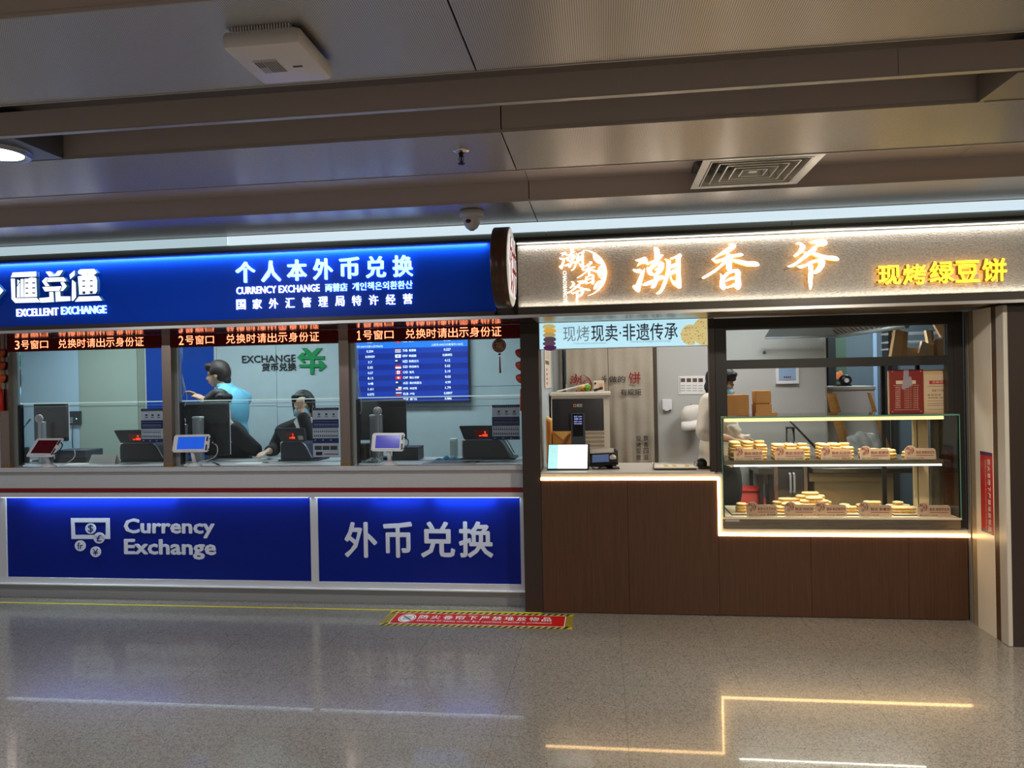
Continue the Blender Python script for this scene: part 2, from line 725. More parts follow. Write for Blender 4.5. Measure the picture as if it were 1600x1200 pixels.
j1 = joint_line(sx.outputs[0], 60-.08, .6, .003)
j2 = joint_line(sx.outputs[1], 60-.26, .6, .003)
mj = N(nt, 'ShaderNodeMath', operation='MAXIMUM')
L.new(j1, mj.inputs[0])
L.new(j2, mj.inputs[1])
mf = N(nt, 'ShaderNodeMath', operation='MULTIPLY')
mf.inputs[1].default_value = .45
L.new(mj.outputs[0], mf.inputs[0])
mx3 = N(nt, 'ShaderNodeMix', data_type='RGBA')
mx3.inputs[7].default_value = rgb(50, 46, 42)
L.new(mf.outputs[0], mx3.inputs[0])
L.new(mx2.outputs[2], mx3.inputs[6])
L.new(mx3.outputs[2], b.inputs['Base Color'])
n4 = N(nt, 'ShaderNodeTexNoise')
n4.inputs['Scale'].default_value = 3
L.new(tc.outputs['Object'], n4.inputs['Vector'])
r4 = ramp(nt, [(.3, (.17, .17, .17, 1)), (.7, (.24, .24, .24, 1))])
L.new(n4.outputs['Fac'], r4.inputs[0])
L.new(r4.outputs[0], b.inputs['Roughness'])
b.inputs['Coat Weight'].default_value = .35
b.inputs['Coat Roughness'].default_value = .03


ANISO = 0.0


def perforated(name, col, rough, metal, pitch=.0068, hole=.24):
    m = mat(name, col, rough=rough, metal=metal)
    nt, nn, L, b = nodes(m)
    tc = N(nt, 'ShaderNodeTexCoord')
    mp = N(nt, 'ShaderNodeMapping')
    mp.inputs['Scale'].default_value = (1/pitch, 1/pitch, 0)
    L.new(tc.outputs['Object'], mp.inputs[0])
    fr = N(nt, 'ShaderNodeVectorMath', operation='FRACTION')
    L.new(mp.outputs[0], fr.inputs[0])
    sb = N(nt, 'ShaderNodeVectorMath', operation='SUBTRACT')
    sb.inputs[1].default_value = (.5, .5, 0)
    L.new(fr.outputs[0], sb.inputs[0])
    ln = N(nt, 'ShaderNodeVectorMath', operation='LENGTH')
    L.new(sb.outputs[0], ln.inputs[0])
    lt = N(nt, 'ShaderNodeMath', operation='LESS_THAN')
    lt.inputs[1].default_value = hole
    L.new(ln.outputs['Value'], lt.inputs[0])
    mx = N(nt, 'ShaderNodeMix', data_type='RGBA')
    mx.inputs[6].default_value = rgb(*col)
    mx.inputs[7].default_value = rgb(28, 25, 24)
    L.new(lt.outputs[0], mx.inputs[0])
    L.new(mx.outputs[2], b.inputs['Base Color'])
    iv = N(nt, 'ShaderNodeMath', operation='MULTIPLY_ADD')
    iv.inputs[1].default_value = -metal
    iv.inputs[2].default_value = metal
    L.new(lt.outputs[0], iv.inputs[0])
    L.new(iv.outputs[0], b.inputs['Metallic'])
    ro = N(nt, 'ShaderNodeMath', operation='MULTIPLY_ADD')
    ro.inputs[1].default_value = 1-rough
    ro.inputs[2].default_value = rough
    L.new(lt.outputs[0], ro.inputs[0])
    L.new(ro.outputs[0], b.inputs['Roughness'])
    b.inputs['Anisotropic'].default_value = .93
    b.inputs['Anisotropic Rotation'].default_value = ANISO
    tg = N(nt, 'ShaderNodeTangent', direction_type='UV_MAP')
    L.new(tg.outputs[0], b.inputs['Tangent'])
    return m


def wood(name, dark, light, scale=(60, 60, 1.2), rough=.42, spec=.35):
    m = mat(name, dark, rough=rough, spec=spec)
    nt, nn, L, b = nodes(m)
    tc = N(nt, 'ShaderNodeTexCoord')
    mp = N(nt, 'ShaderNodeMapping')
    mp.inputs['Scale'].default_value = scale
    L.new(tc.outputs['Object'], mp.inputs[0])
    no = N(nt, 'ShaderNodeTexNoise')
    no.inputs['Scale'].default_value = 2.2
    no.inputs['Detail'].default_value = 6
    no.inputs['Roughness'].default_value = .65
    L.new(mp.outputs[0], no.inputs['Vector'])
    r = ramp(nt, [(.3, rgb(*dark)), (.7, rgb(*light))])
    L.new(no.outputs['Fac'], r.inputs[0])
    L.new(r.outputs[0], b.inputs['Base Color'])
    return m


def brushed(name, col, rough=.3, axis='X', metal=1.0):
    m = mat(name, col, rough=rough, metal=metal)
    nt, nn, L, b = nodes(m)
    tc = N(nt, 'ShaderNodeTexCoord')
    mp = N(nt, 'ShaderNodeMapping')
    mp.inputs['Scale'].default_value = (3, 300, 300) if axis == 'X' else (300, 300, 3)
    L.new(tc.outputs['Object'], mp.inputs[0])
    no = N(nt, 'ShaderNodeTexNoise')
    no.inputs['Scale'].default_value = 1
    no.inputs['Detail'].default_value = 3
    L.new(mp.outputs[0], no.inputs['Vector'])
    r = ramp(nt, [(.3, (rough*.7,)*3+(1,)), (.7, (min(1, rough*1.4),)*3+(1,))])
    L.new(no.outputs['Fac'], r.inputs[0])
    L.new(r.outputs[0], b.inputs['Roughness'])
    return m


m_perf = perforated('perforated_metal', (222, 216, 210), .38, .9)
m_ceil_side = mat('ceiling_side', (190, 176, 170), rough=.5, metal=.1)
m_ceil_edge = mat('ceiling_edge', (190, 182, 172), rough=.35, metal=.3)
m_ceil_dark = mat('ceiling_void', (110, 102, 98), rough=.7)
m_wood = wood('brown_laminate', (66, 42, 28), (84, 56, 38))
m_darkbrown = mat('dark_bronze', (58, 47, 42), rough=.35, metal=.3)
m_black = mat('black_frame', (30, 26, 24), rough=.4)
m_blue = mat('blue_panel', (4, 66, 198), rough=.4, spec=.12)
m_bluebase = mat('blue_panel_base', (5, 26, 120), rough=.35, spec=.2)
m_white = mat('white_paint', (190, 190, 196), rough=.4)
m_white2 = noisy(mat('white_stone', (190, 190, 193), rough=.35), 120, .05)
m_red = mat('red_stripe', (120, 8, 10), rough=.3)
m_steel = mat('stainless', (168, 150, 140), rough=.27, metal=1.0)
m_chrome = mat('polished_steel', (214, 210, 206), rough=.3, metal=1.0)
m_soffit = brushed('soffit_steel', (165, 158, 150), .16, 'X')
m_plaster = noisy(mat('plaster', (172, 165, 155), rough=.9), 75, .22, bump=.8, stretch=(1, 1, 1.8), detail=5)
m_gold = mat('bronze_trim', (150, 122, 84), rough=.3, metal=.7)
m_greige = mat('greige_metal', (196, 188, 176), rough=.4)
m_strip = mat('light_band_cool', (196, 216, 224), es=.8, emit=(190, 214, 224), rough=.5)
m_strip2 = mat('light_band_white', (222, 240, 250), es=.88, emit=(220, 240, 250), rough=.5)
m_ledwarm = mat('led_warm', (255, 240, 205), es=18.0, emit=(255, 206, 136))
m_ledwhite = mat('led_white', (255, 255, 255), es=3.2, emit=(240, 246, 255))
m_lamp = mat('lamp_disc', (255, 255, 255), es=14, emit=(232, 244, 255))
m_letter = mat('sign_letter', (255, 255, 255), es=4.4, emit=(222, 240, 255))
m_letter_logo = mat('sign_letter_logo', (255, 255, 255), es=1.7, emit=(232, 244, 255))
m_letter_small = mat('sign_letter_small', (255, 255, 255), es=1.25, emit=(236, 246, 255))
m_letter_side = mat('letter_side', (60, 110, 170), rough=.4, es=.06, emit=(110, 190, 255))
m_letter_blue = mat('sign_letter_pale_blue', (205, 236, 255), es=2.0, emit=(150, 200, 255))
m_bakeletter = mat('sign_letter_warm', (255, 255, 252), es=3.0, emit=(255, 250, 240))
m_bakeback = mat('letter_halo_led', (255, 190, 80), es=3.2, emit=(255, 186, 64))
m_yelletter = mat('sign_letter_yellow', (255, 236, 60), es=2.2, emit=(255, 226, 40))
m_ledred = mat('led_text', (255, 200, 160), es=3.4, emit=(255, 136, 96))
m_ledboard = mat('led_board', (12, 3, 3), rough=.55, spec=.2, es=.012, emit=(255, 10, 0))
m_wallpanel = noisy(mat('booth_wall', (178, 192, 198), rough=.45), 9, .03)
m_plastic_w = mat('white_plastic', (228, 228, 230), rough=.35)
m_plastic_d = mat('dark_plastic', (38, 40, 46), rough=.45)
m_plastic_k = mat('black_plastic', (20, 21, 24), rough=.35)
m_glass = clear_glass('window_glass')
m_glass_edge = mat('glass_edge', (196, 226, 220), rough=.2, es=.35, emit=(200, 235, 230))  # faint glow stands in for light caught by the polished edge
m_glass_green = mat('glass_edge_green', (96, 150, 130), rough=.15)
m_paper = mat('paper', (232, 230, 226), rough=.7)
m_ink = mat('ink', (30, 30, 34), rough=.7)
m_redprint = mat('red_print', (186, 40, 28), rough=.6)
m_cardboard = noisy(mat('cardboard', (178, 128, 72), rough=.8), 14, .06)
m_kraft = noisy(mat('kraft_paper', (196, 152, 98), rough=.75), 10, .08)

# ================================================================== the hall's shell
XL, XR = -9.0, 8.0
ZC = 2.65
bb = B().box(XL, XR, -4.6, 8.8, -.06, 0)
fl = tag(bb.build('floor', m_floor, origin=(0, 0, 0)), kind='structure')

b = B()
b.box(XL, XR, -4.6, 5.3, 2.79, 2.84)
up = struct('ceiling_1', b, m_ceil_dark)


def seam_x(b, y0, y1, z0, z1, xs=(-6.4, -.4, 5.6)):
    out = []
    x0 = XL
    for s in list(xs)+[XR]:
        b.box(x0+.0025, s-.0025, y0, y1, z0, z1)
        x0 = s


# perforated panels with turned-up sides, one row each
PANELS = [(-4.6, -3.99), (-3.4, -2.825), (-2.235, -1.66), (-1.07, -.49), (.09, .675), (.69+.0, 1.25), (1.855, 2.417), (3.02, 3.577), (4.19, 4.75)]
PANELS = [(-4.15, -3.59), (-2.98, -2.42), (-1.81, -1.25), (-.645, -.08), (.69, 1.25), (1.855, 2.417), (3.02, 3.577), (4.19, 4.75)]
for i, (y0, y1) in enumerate(PANELS):
    b = B()
    seam_x(b, y0, y1, ZC, ZC+.006)
    o = tag(b.build('ceiling_%d' % (i+2), m_perf, origin=(0, 0, 0)), kind='structure')
    uv = o.data.uv_layers.new(name='plan')
    for lp in o.data.loops:
        uv.data[lp.index].uv = o.data.vertices[lp.vertex_index].co.yx
    b = B()
    seam_x(b, y0+.001, y0+.006, ZC+.007, ZC+.118)
    seam_x(b, y1-.006, y1-.001, ZC+.007, ZC+.118)
    s = b.build('panel_side', m_ceil_side, o)
    b = B()
    b.box(XL, XR, y0-.002, y0+.002, ZC-.004, ZC+.008)
    b.box(XL, XR, y1-.002, y1+.002, ZC-.004, ZC+.008)
    b.build('panel_edge', m_ceil_edge, o)
# blades that halve the lamp slots
k = 1
for (y0, y1) in ((2.705, 2.731), (.375, .4)):
    b = B()
    for (x0, x1) in ((XL, -2.9), (-2.9, 1.05), (1.05, XR)):
        b.box(x0+.001, x1-.001, y0, y1, ZC+.004, ZC+.095)
    o = struct('trim_%d' % k, b, m_ceil_side)
    b = B().box(XL, XR, y0, y1, ZC-.002, ZC+.004)
    b.build('lit_edge', m_ceil_edge, o)
    k += 1
# closed lids of the slots between B and C (recess with a rounded front)
for (y0, y1) in ((3.577, 4.19), (1.25, 1.855)):
    b = B()
    for (x0, x1) in ((XL, -.4), (-.4, 1.9), (1.9, XR)):
        b.box(x0+.0015, x1-.0015, y0, y1, ZC+.112, ZC+.125)
    struct('ceiling_%d' % (20+k), b, m_ceil_side)
    k += 1
# cover plates at the lamp bays, each with its round lamp


def downlight(x, y, label):
    t = thing('downlight', label, 'ceiling lamp', (x, y, 2.645), 'round ceiling downlights')
    bb = B()
    bb.box(x-.21, x+.21, y-.138, y+.138, 2.648, 2.655)
    bb.box(x-.21, x-.206, y-.138, y+.138, 2.655, 2.76)
    bb.box(x+.206, x+.21, y-.138, y+.138, 2.655, 2.76)
    bb.build('mounting_plate', mat('plate_paint', (92, 96, 104), rough=.4, metal=.2), t)
    bb = B().lathe([(.105, 2.640), (.112, 2.634), (.134, 2.636), (.138, 2.648)], (x, y, 0), seg=40, caps=False)
    bb.build('trim_ring', mat('ring_paint', (150, 152, 158), rough=.3, metal=.6), t)
    bb = B().cyl((x, y, 2.6405), (x, y, 2.6475), .106, seg=40)
    bb.build('diffuser', m_lamp, t)
    return t


downlight(-2.60, 2.872, 'round ceiling downlight at the left edge, cut by the frame')
b = B()
b.box(1.456, 2.6, 2.737, 3.012, ZC-.001, ZC+.006)
b.box(1.456, 1.475, 2.737, 3.012, ZC-.006, ZC-.001)
b.box(1.456, 1.46, 2.737, 3.012, ZC+.006, ZC+.1)
struct('trim_9', b, mat('cover_plate', (150, 140, 128), rough=.4, metal=.3))

# walls of the hall
m_hallwall = mat('hall_wall', (150, 146, 140), rough=.6)
struct('wall_left', B().box(XL-.1, XL, -4.7, 8.9, 0, 2.9), m_hallwall)
struct('wall_right', B().box(XR, XR+.1, -4.7, 8.9, 0, 2.9), m_hallwall)
struct('wall_front', B().box(XL-.1, XR+.1, -4.8, -4.7, 0, 2.9), m_hallwall)
struct('wall_back', B().box(XL-.1, XR+.1, 8.8, 8.9, 0, 2.9), m_hallwall)

# light band between the ceiling and the fascias
b = B().box(XL, -2.55, 4.752, 4.80, 2.588, 2.648)
t = thing('cove_light', 'dimmer grey-white light band above the left end of the blue fascia', 'light band', (-5.7, 4.78, 2.588))
b.build('diffuser', m_strip, t)
t = thing('cove_light', 'bright white light band running above both shop fascias to the right edge', 'light band', (1, 4.78, 2.588))
B().box(-2.545, XR, 4.752, 4.80, 2.586, 2.646).build('diffuser', m_strip2, t)
b = B()
for (x0, x1) in ((XL, -.35), (-.347, 1.2), (1.203, XR)):
    b.box(x0, x1, 4.765, 4.80, 2.3, 2.586)
struct('wall_1', b, mat('cove_board', (150, 152, 142), rough=.5, metal=.2))
struct('trim_10', B().box(XL, XR, 4.75, 4.766, 2.535, 2.55), mat('cove_rail', (60, 58, 50), rough=.5))

# ================================================================== fascias
# blue one
t = thing('shop_sign', 'blue illuminated fascia sign of the currency exchange with white lettering', 'sign', (-3.3, 4.6, 2.04))
b = B().box(-6.6, -.655, 4.53, 4.74, 2.045, 2.482)
face = b.build('sign_face', m_blue, t)
b = B().box(-6.6, -.655, 4.505, 4.74, 2.4825, 2.497)
b.build('top_rail', mat('navy_rail', (22, 48, 110), rough=.35), t)
blue_sign = t
LOGO = [  # the three outlined logo characters and the chevron, drawing px of a 8.89x enlargement from (0, 410)
 [[(225,150),(550,135),(550,205),(200,215)]],
 [[(200,235),(255,235),(262,500),(290,505),(560,500),(605,560),(260,570),(210,515)]],
 [[(285,345),(325,290),(325,495),(285,495)]], [[(290,245),(325,265),(290,325)]],
 [[(335,240),(376,240),(381,490),(335,490)]],
 [[(388,235),(430,235),(480,218),(550,225),(560,485),(388,490)], [(400,285),(442,285),(442,303),(400,303)], [(493,283),(540,283),(540,301),(493,301)],
  [(400,357),(442,357),(442,374),(400,374)], [(493,353),(540,353),(540,371),(493,371)], [(400,427),(442,427),(442,444),(400,444)], [(493,423),(540,423),(540,441),(493,441)]],
 [[(680,140),(740,132),(800,185),(850,125),(920,120),(870,195),(730,205)]],
 [[(630,270),(680,220),(712,220),(690,280),(735,335),(680,340)]],
 [[(722,220),(930,215),(965,270),(700,280)]],
 [[(885,285),(930,280),(972,340),(920,402),(884,405),(912,340)]],
 [[(635,350),(900,340),(868,402),(670,410)]],
 [[(730,420),(785,418),(795,555),(610,565),(590,505),(735,490)]],
 [[(815,415),(880,412),(885,480),(1020,480),(1022,540),(820,552)]],
 [[(1080,120),(1080,190),(1020,240),(1010,180)]],
 [[(1045,250),(1095,290),(1100,490),(1060,540),(1040,540)]],
 [[(1130,125),(1160,105),(1350,100),(1390,150),(1340,190),(1372,205),(1390,260),(1390,405),(1370,440),(1145,455),(1125,205),(1200,190),(1130,165)],
  [(1185,258),(1228,255),(1228,273),(1185,276)], [(1290,255),(1332,252),(1332,270),(1290,273)], [(1185,332),(1228,329),(1228,347),(1185,350)],
  [(1290,329),(1332,326),(1332,344),(1290,347)], [(1188,410),(1230,408),(1230,445),(1188,447)], [(1290,406),(1332,404),(1332,440),(1290,442)], [(1245,165),(1270,163),(1270,173),(1245,175)]],
 [[(1140,482),(1415,475),(1460,535),(1085,552)]]]


def logo_pt(p, Y):
    q = at(p[0]/8.89, 410+p[1]/8.89, Y=Y)
    return q


def sign_shape(name, shapes, depth, m_face, m_side, parent, ptf):
    """extruded letter with a lit face and tinted sides"""
    bm = curve_shape([[[ptf(p) for p in lp] for lp in s] for s in shapes], (0, -1, 0), depth)
    bmesh.ops.recalc_face_normals(bm, faces=bm.faces)
    for f in bm.faces:
        f.material_index = 0 if abs(f.normal.y) > .7 else 1
    me = bpy.data.meshes.new(name)
    bm.to_mesh(me)
    bm.free()
    return link_mesh(name, me, [m_face, m_side], parent)


for nm, sel in (('logo_character', LOGO[0:6]), ('logo_character', LOGO[6:13]), ('logo_character', LOGO[13:])):
    sign_shape(nm, sel, .03, m_letter_logo, m_letter_side, t, lambda p: logo_pt(p, 4.53))
sign_shape('chevron_mark', [[[(-350,160),(-130,160),(95,400),(-110,640),(-350,640),(-130,400)]]], .03, m_letter, m_letter_side, t, lambda p: logo_pt(p, 4.53))
Yf = 4.53
lettering('lettering', [pxrow('EXCELLENT', 27.5, 483, 92, 495, Yf, .012, .0)], m_letter_small, t)
lettering('lettering', [pxrow('EXCHANGE', 97, 479.5, 167, 492, Yf, .012, .012)], m_letter_blue, t)
xs = [(370, 407), (413, 450)]
x0s = at(370, 424, Y=Yf).x
x1s = at(646, 416, Y=Yf).x
chars = '个人本外币兑换'
cw = (x1s-x0s)/7.13
pitch = (x1s-x0s-.132)/6
for i, ch in enumerate(chars):
    xx = x0s+i*pitch
    lettering('sign_character', [(ch, xx, xx+.13, 2.288, 2.425, Yf, .022, .018)], m_letter_blue, t)
lettering('lettering', [('CURRENCY EXCHANGE', -2.372, -1.803, 2.214, 2.262, Yf, .01, .010)], m_letter_small, t)
lettering('lettering', [('両替店', -1.765, -1.617, 2.21, 2.263, Yf, .01, .009)], m_letter_blue, t)
lettering('lettering', [('개인책은외환환산', -1.583, -1.187, 2.211, 2.263, Yf, .01, .006)], m_letter_blue, t)
row = '国家外汇管理局特许经营'
for i, ch in enumerate(row):
    xx = -2.373+i*(1.184-.062)/10
    lettering('sign_character', [(ch, xx, xx+.062, 2.114, 2.18, Yf, .01, .008)], m_letter_small, t)

# plaster one
t = thing('shop_sign', 'beige plaster fascia sign of the bakery with glowing brush characters', 'sign', (1.2, 4.6, 2.02))
bake_sign = t
B().box(-.512, 3.6, 4.53, 4.74, 2.068, 2.458).build('sign_face', m_plaster, t)
B().box(-.512, 3.6, 4.505, 4.74, 2.459, 2.474).build('top_rail', mat('pale_rail', (196, 196, 190), rough=.3, metal=.5), t)
B().box(-.512, 3.6, 4.502, 4.506, 2.4595, 2.466).build('top_led', m_ledwhite, t)
B().box(-.512, 3.6, 4.49, 4.74, 2.017, 2.066).build('bottom_rail', mat('bronze_rail', (72, 66, 60), rough=.3, metal=.4), t)
for key, (a, c, d, e) in (('chao', (988, 387.5, 1064.5, 461)), ('xiang', (1095, 383, 1184, 455)), ('ye', (1228, 376, 1307.5, 454))):
    p0 = at(a, e, Y=Yf)
    p1 = at(c if False else d, d and c, Y=Yf) if False else None
    xa, xb = at(a, (c+e)/2, Y=Yf).x, at(d, (c+e)/2, Y=Yf).x
    zt, zb = at((a+d)/2, c, Y=Yf).z, at((a+d)/2, e, Y=Yf).z
    ch = brush_mesh('sign_character', key, xa, xb, zb, zt, 4.498, .014, [m_bakeletter, mat('letter_side_dark', (96, 84, 66), rough=.4)], t)
    hl = brush_mesh('halo_led', key, xa+.004, xb-.004, zb+.003, zt-.003, 4.501, .002, m_bakeback, ch)
for i, ch in enumerate('现烤绿豆饼'):
    xx = 1.603+i*.1415+(0, -.004, 0, -.002, .0)[i]
    w = .127 if i in (0, 1) else .132
    zt = (2.238, 2.240, 2.252, 2.250, 2.256)[i]
    zb = (2.126, 2.122, 2.124, 2.124, 2.124)[i]
    o = lettering('sign_character', [(ch, xx, xx+w, zb, zt, 4.506, .036, .02)], m_yelletter, t)
    me = o.data
    me.materials.append(mat('yellow_letter_side', (150, 100, 20), rough=.35, es=.03, emit=(255, 180, 40)))
    for p in me.polygons:
        if abs(p.normal.y) < .7:
            p.material_index = 1
    lettering('halo_led', [(ch, xx+.003, xx+w-.003, zb+.003, zt-.003, 4.510, .003, .02)], m_bakeback, o)


def emb_pt(Y):
    def f(x, y):
        return at(865+x/12.0, 380+y/12.0, Y=Y)
    return f


o = emblem('emblem', emb_pt(4.505), (0, -1, 0), .012, [m_bakeletter, mat('letter_side_dark', (96, 84, 66))], t)
emblem('halo_led', emb_pt(4.508), (0, -1, 0), .002, m_bakeback, o)
me = glyphs('CHAOXIANGYE', 0, False)
pa, pb = at(879.5, 424, Y=Yf), at(886.5, 473, Y=Yf)
put(me, (pb.x, 4.52, pa.z), (0, 0, pb.z-pa.z), (-(pa.x-pb.x)*-1 if False else (pb.x-pa.x), 0, 0), (0, -.012, 0))
for v in me.vertices:
    pass
me.transform(Matrix.Translation((-(pb.x-pa.x), 0, 0)))
link_mesh('lettering', me, mat('sign_letter_dim', (255, 255, 252), es=1.0, emit=(255, 250, 240)), t)

# chrome line and soffit below both
struct('trim_11', B().box(-6.6, 3.6, 4.46, 4.5, 1.999, 2.0165), m_chrome)
struct('trim_12', B().box(-6.6, -.655, 4.47, 4.52, 2.0165, 2.0445), m_darkbrown)
struct('wall_22', B().box(-.654, -.513, 4.56, 4.74, 2.0165, 2.5), m_darkbrown)
struct('ceiling_30', B().box(-6.6, -.44, 4.5, 5.22, 2.012, 2.0165), m_soffit)
struct('ceiling_31', B().box(-.44, 2.37, 4.5, 5.22, 2.012, 2.0165), mat('soffit_bronze', (168, 142, 104), rough=.3, metal=.6))
# wall boards behind, closing the gap above the soffit
struct('wall_2', B().box(-6.6, 3.6, 5.0, 5.04, 2.0165, 2.8), m_ceil_dark)

# round blade sign between the two fascias
t = thing('blade_sign', 'round brown double-sided blade sign standing out between the two fascias', 'sign', (-.57, 4.29, 2.05))
cz, cy, rr = 2.282, 4.290, .233
b = B().lathe([(rr, -.047), (rr+.004, -.043), (rr+.004, .043), (rr, .047)], (-.568, cy, cz), axis='X', seg=64)
b.build('drum', mat('sign_drum', (70, 44, 26), rough=.28, metal=.3), t)
b = B().lathe([(rr-.006, .047), (rr-.006, .0495)], (-.568, cy, cz), axis='X', seg=64)
b.build('sign_face', mat('blade_face', (214, 206, 196), rough=.35, es=.25, emit=(255, 250, 240)), t)
me = glyphs('饼', .03)
put(me, (-.5185, cy-.17, cz-.18), (0, .34, 0), (0, 0, .36), (.006, 0, 0))
link_mesh('lettering', me, mat('blade_white', (240, 236, 240), es=.5, emit=(255, 255, 255)), t)
me = glyphs('饼', -.012)
put(me, (-.5125, cy-.155, cz-.165), (0, .31, 0), (0, 0, .33), (.001, 0, 0))
link_mesh('red_inlay', me, m_redprint, t)
B().box(-.60, -.54, 4.526, 4.558, cz-.05, cz+.05).build('bracket', m_darkbrown, t)

# ================================================================== ceiling devices
# wireless access point
t = thing('wireless_access_point', 'white square wireless access point with a vented side under the ceiling', 'access point', (-.96, 2.14, 2.584))
b = B().box(-1.082, -.842, 2.0, 2.27, 2.585, 2.64, bev=.018)
b.build('housing', mat('ap_plastic', (228, 220, 218), rough=.4), t, smooth='auto')
b = B()
for i in range(21):
    x = -1.05+i*.0086
    b.box(x, x+.0036, 2.004, 2.03, 2.622, 2.648)
b.build('vent_fin', mat('ap_plastic', (206, 198, 196)), t)
B().box(-1.0, -.93, 2.10, 2.2, 2.640, 2.649).build('bracket', m_plastic_d, t)
b = B()
b.box(-1.03, -.955, 2.085, 2.175, 2.5842, 2.5850)
b.build('rating_label', mat('label_grey', (180, 174, 172), rough=.6), t)
b = B()
for i in range(6):
    b.box(-1.0+i*.0075, -.997+i*.0075, 2.10, 2.17, 2.5836, 2.5842)
for i in range(3):
    b.box(-1.028+i*.009, -1.023+i*.009, 2.10, 2.135, 2.5836, 2.5842)
b.build('label_print', mat('label_ink', (90, 86, 84)), t)
B().box(-.925, -.895, 2.14, 2.149, 2.5835, 2.5852).build('indicator', mat('slot_dark', (80, 74, 72)), t)
# sprinkler
sp = Vector((-.612, 3.235, 2.65))
t = thing('sprinkler', 'small chrome pendent sprinkler head on the middle ceiling panel', 'sprinkler', sp)
B().lathe([(.010, -.012), (.022, -.008), (.036, -.003), (.036, 0)], sp, seg=28).build('escutcheon', m_chrome, t)
b = B().cyl(sp+Vector((0, 0, -.012)), sp+Vector((0, 0, -.028)), .012, .008)
b.cyl(sp+Vector((0, 0, -.028)), sp+Vector((0, 0, -.055)), .004)
b.build('body', mat('sprinkler_brass', (50, 34, 26), rough=.3, metal=.8), t)
b = B()
for s in (-1, 1):
    b.tube([sp+Vector((s*.008, 0, -.024)), sp+Vector((s*.011, 0, -.04)), sp+Vector((s*.003, 0, -.057))], .0018)
b.build('yoke', mat('sprinkler_brass', (50, 34, 26)), t)
B().cyl(sp+Vector((0, 0, -.057)), sp+Vector((0, 0, -.06)), .016).build('deflector', mat('sprinkler_brass', (50, 34, 26)), t)
# dome camera
cp = Vector((-.768, 4.36, 2.65))
t = thing('security_camera', 'white dome security camera hanging above the round blade sign', 'camera', cp)
m_cam = mat('camera_white', (214, 208, 204), rough=.35)
B().lathe([(.063, -.046), (.073, -.038), (.073, -.006), (.06, 0)], cp, seg=36).build('base', m_cam, t)
B().lathe([(.0, -.122), (.014, -.121), (.034, -.108), (.048, -.085), (.055, -.05), (.056, -.044)], cp, seg=36).build('turret', m_cam, t)
B().ball(cp+Vector((-.012, -.05, -.075)), (.017, .008, .012)).build('lens', m_plastic_k, t)
B().lathe([(.004, -.1235), (.016, -.1215)], cp, seg=20).build('ring', m_plastic_d, t)
# air diffuser
dx, dy, dz = .786, 3.862, 2.655
t = thing('air_diffuser', 'square white metal ceiling air diffuser with concentric louvres', 'air vent', (dx, dy, dz))
hw, hh = .283, .268


def ring(b, o, i, zo, zi):
    P = [(dx+sx*hw*o, dy+sy*hh*o, zo) for sx, sy in ((-1, -1), (1, -1), (1, 1), (-1, 1))]
    Q = [(dx+sx*hw*i, dy+sy*hh*i, zi) for sx, sy in ((-1, -1), (1, -1), (1, 1), (-1, 1))]
    for k in range(4):
        j = (k+1) % 4
        for (u, v, w, x) in ((P[k], P[j], Q[j], Q[k]),):
            n = Vector((0, 0, .0025))
            b.poly([Vector(u), Vector(v), Vector(w), Vector(x)], n)


m_vent = mat('vent_metal', (214, 208, 196), rough=.3, metal=.35)
b = B()
ring(b, 1.0, .86, dz-.004, dz-.002)
b.build('frame', m_vent, t)
for q in range(5):
    o = .84-q*.155
    b = B()
    ring(b, o-.012, o-.062, dz-.001, dz+.050)
    ring(b, o+.004, o-.018, dz-.0045, dz-.0045)
    b.build('louver', m_vent, t)
B().box(dx-hw*.07, dx+hw*.07, dy-hh*.07, dy+hh*.07, dz, dz+.003).build('core', m_vent, t)
B().box(dx-hw*.97, dx+hw*.97, dy-hh*.97, dy+hh*.97, dz+.08, dz+.1).build('plenum', mat('plenum', (24, 22, 20)), t)
# ================================================================== exchange counter front
YP = 5.18
b = B()
b.box(-6.6, -.567, 5.10, 5.72, .982, 1.017, bev=.004)
t = tag(b.build('service_counter', m_white2), 'long white counter top running under the three exchange windows', 'counter')
cf = thing('counter_body', 'white exchange counter front with a red stripe and two blue panels', 'counter front', (-3.2, 5.25, 0))
b = B()
b.box(-6.6, -.567, 5.14, 5.3, .822, .982)
b.build('upper_panel', m_white2, cf)
B().box(-6.6, -.567, 5.132, 5.142, .824, .855).build('red_stripe', m_red, cf)
B().box(-6.6, -.567, 5.118, 5.3, .788, .822).build('light_ledge', m_white, cf)
b = B()
b.box(-6.6, -4.656, 5.17, 5.3, .112, .788)
b.box(-2.166, -2.112, 5.165, 5.3, .15, .788)
b.box(-.602, -.567, 5.165, 5.3, .112, .788)
b.box(-6.6, -.567, 5.166, 5.3, .112, .155)
b.build('frame', m_white, cf)
B().box(-6.6, -.567, 5.145, 5.3, .104, .113).build('base_ledge', mat('ledge_white', (225, 225, 228), rough=.3), cf)
B().box(-6.6, -.567, 5.19, 5.3, 0, .104).build('plinth', noisy(mat('plinth_stone', (138, 138, 140), rough=.4), 150, .12), cf)
pl = B().box(-4.656, -2.166, YP, 5.3, .155, .788).build('blue_panel', m_bluebase, cf)
pr = B().box(-2.112, -.602, YP, 5.3, .155, .788).build('blue_panel', m_bluebase, cf)
m_silver = mat('silver_letter', (196, 200, 214), rough=.4, es=.02, emit=(200, 205, 220))


def base_pt(scale, ox, oy):
    def f(p):
        return at(ox+p[0]/scale, oy+p[1]/scale, Y=YP)
    return f


bp = base_pt(6.154, 90, 790)
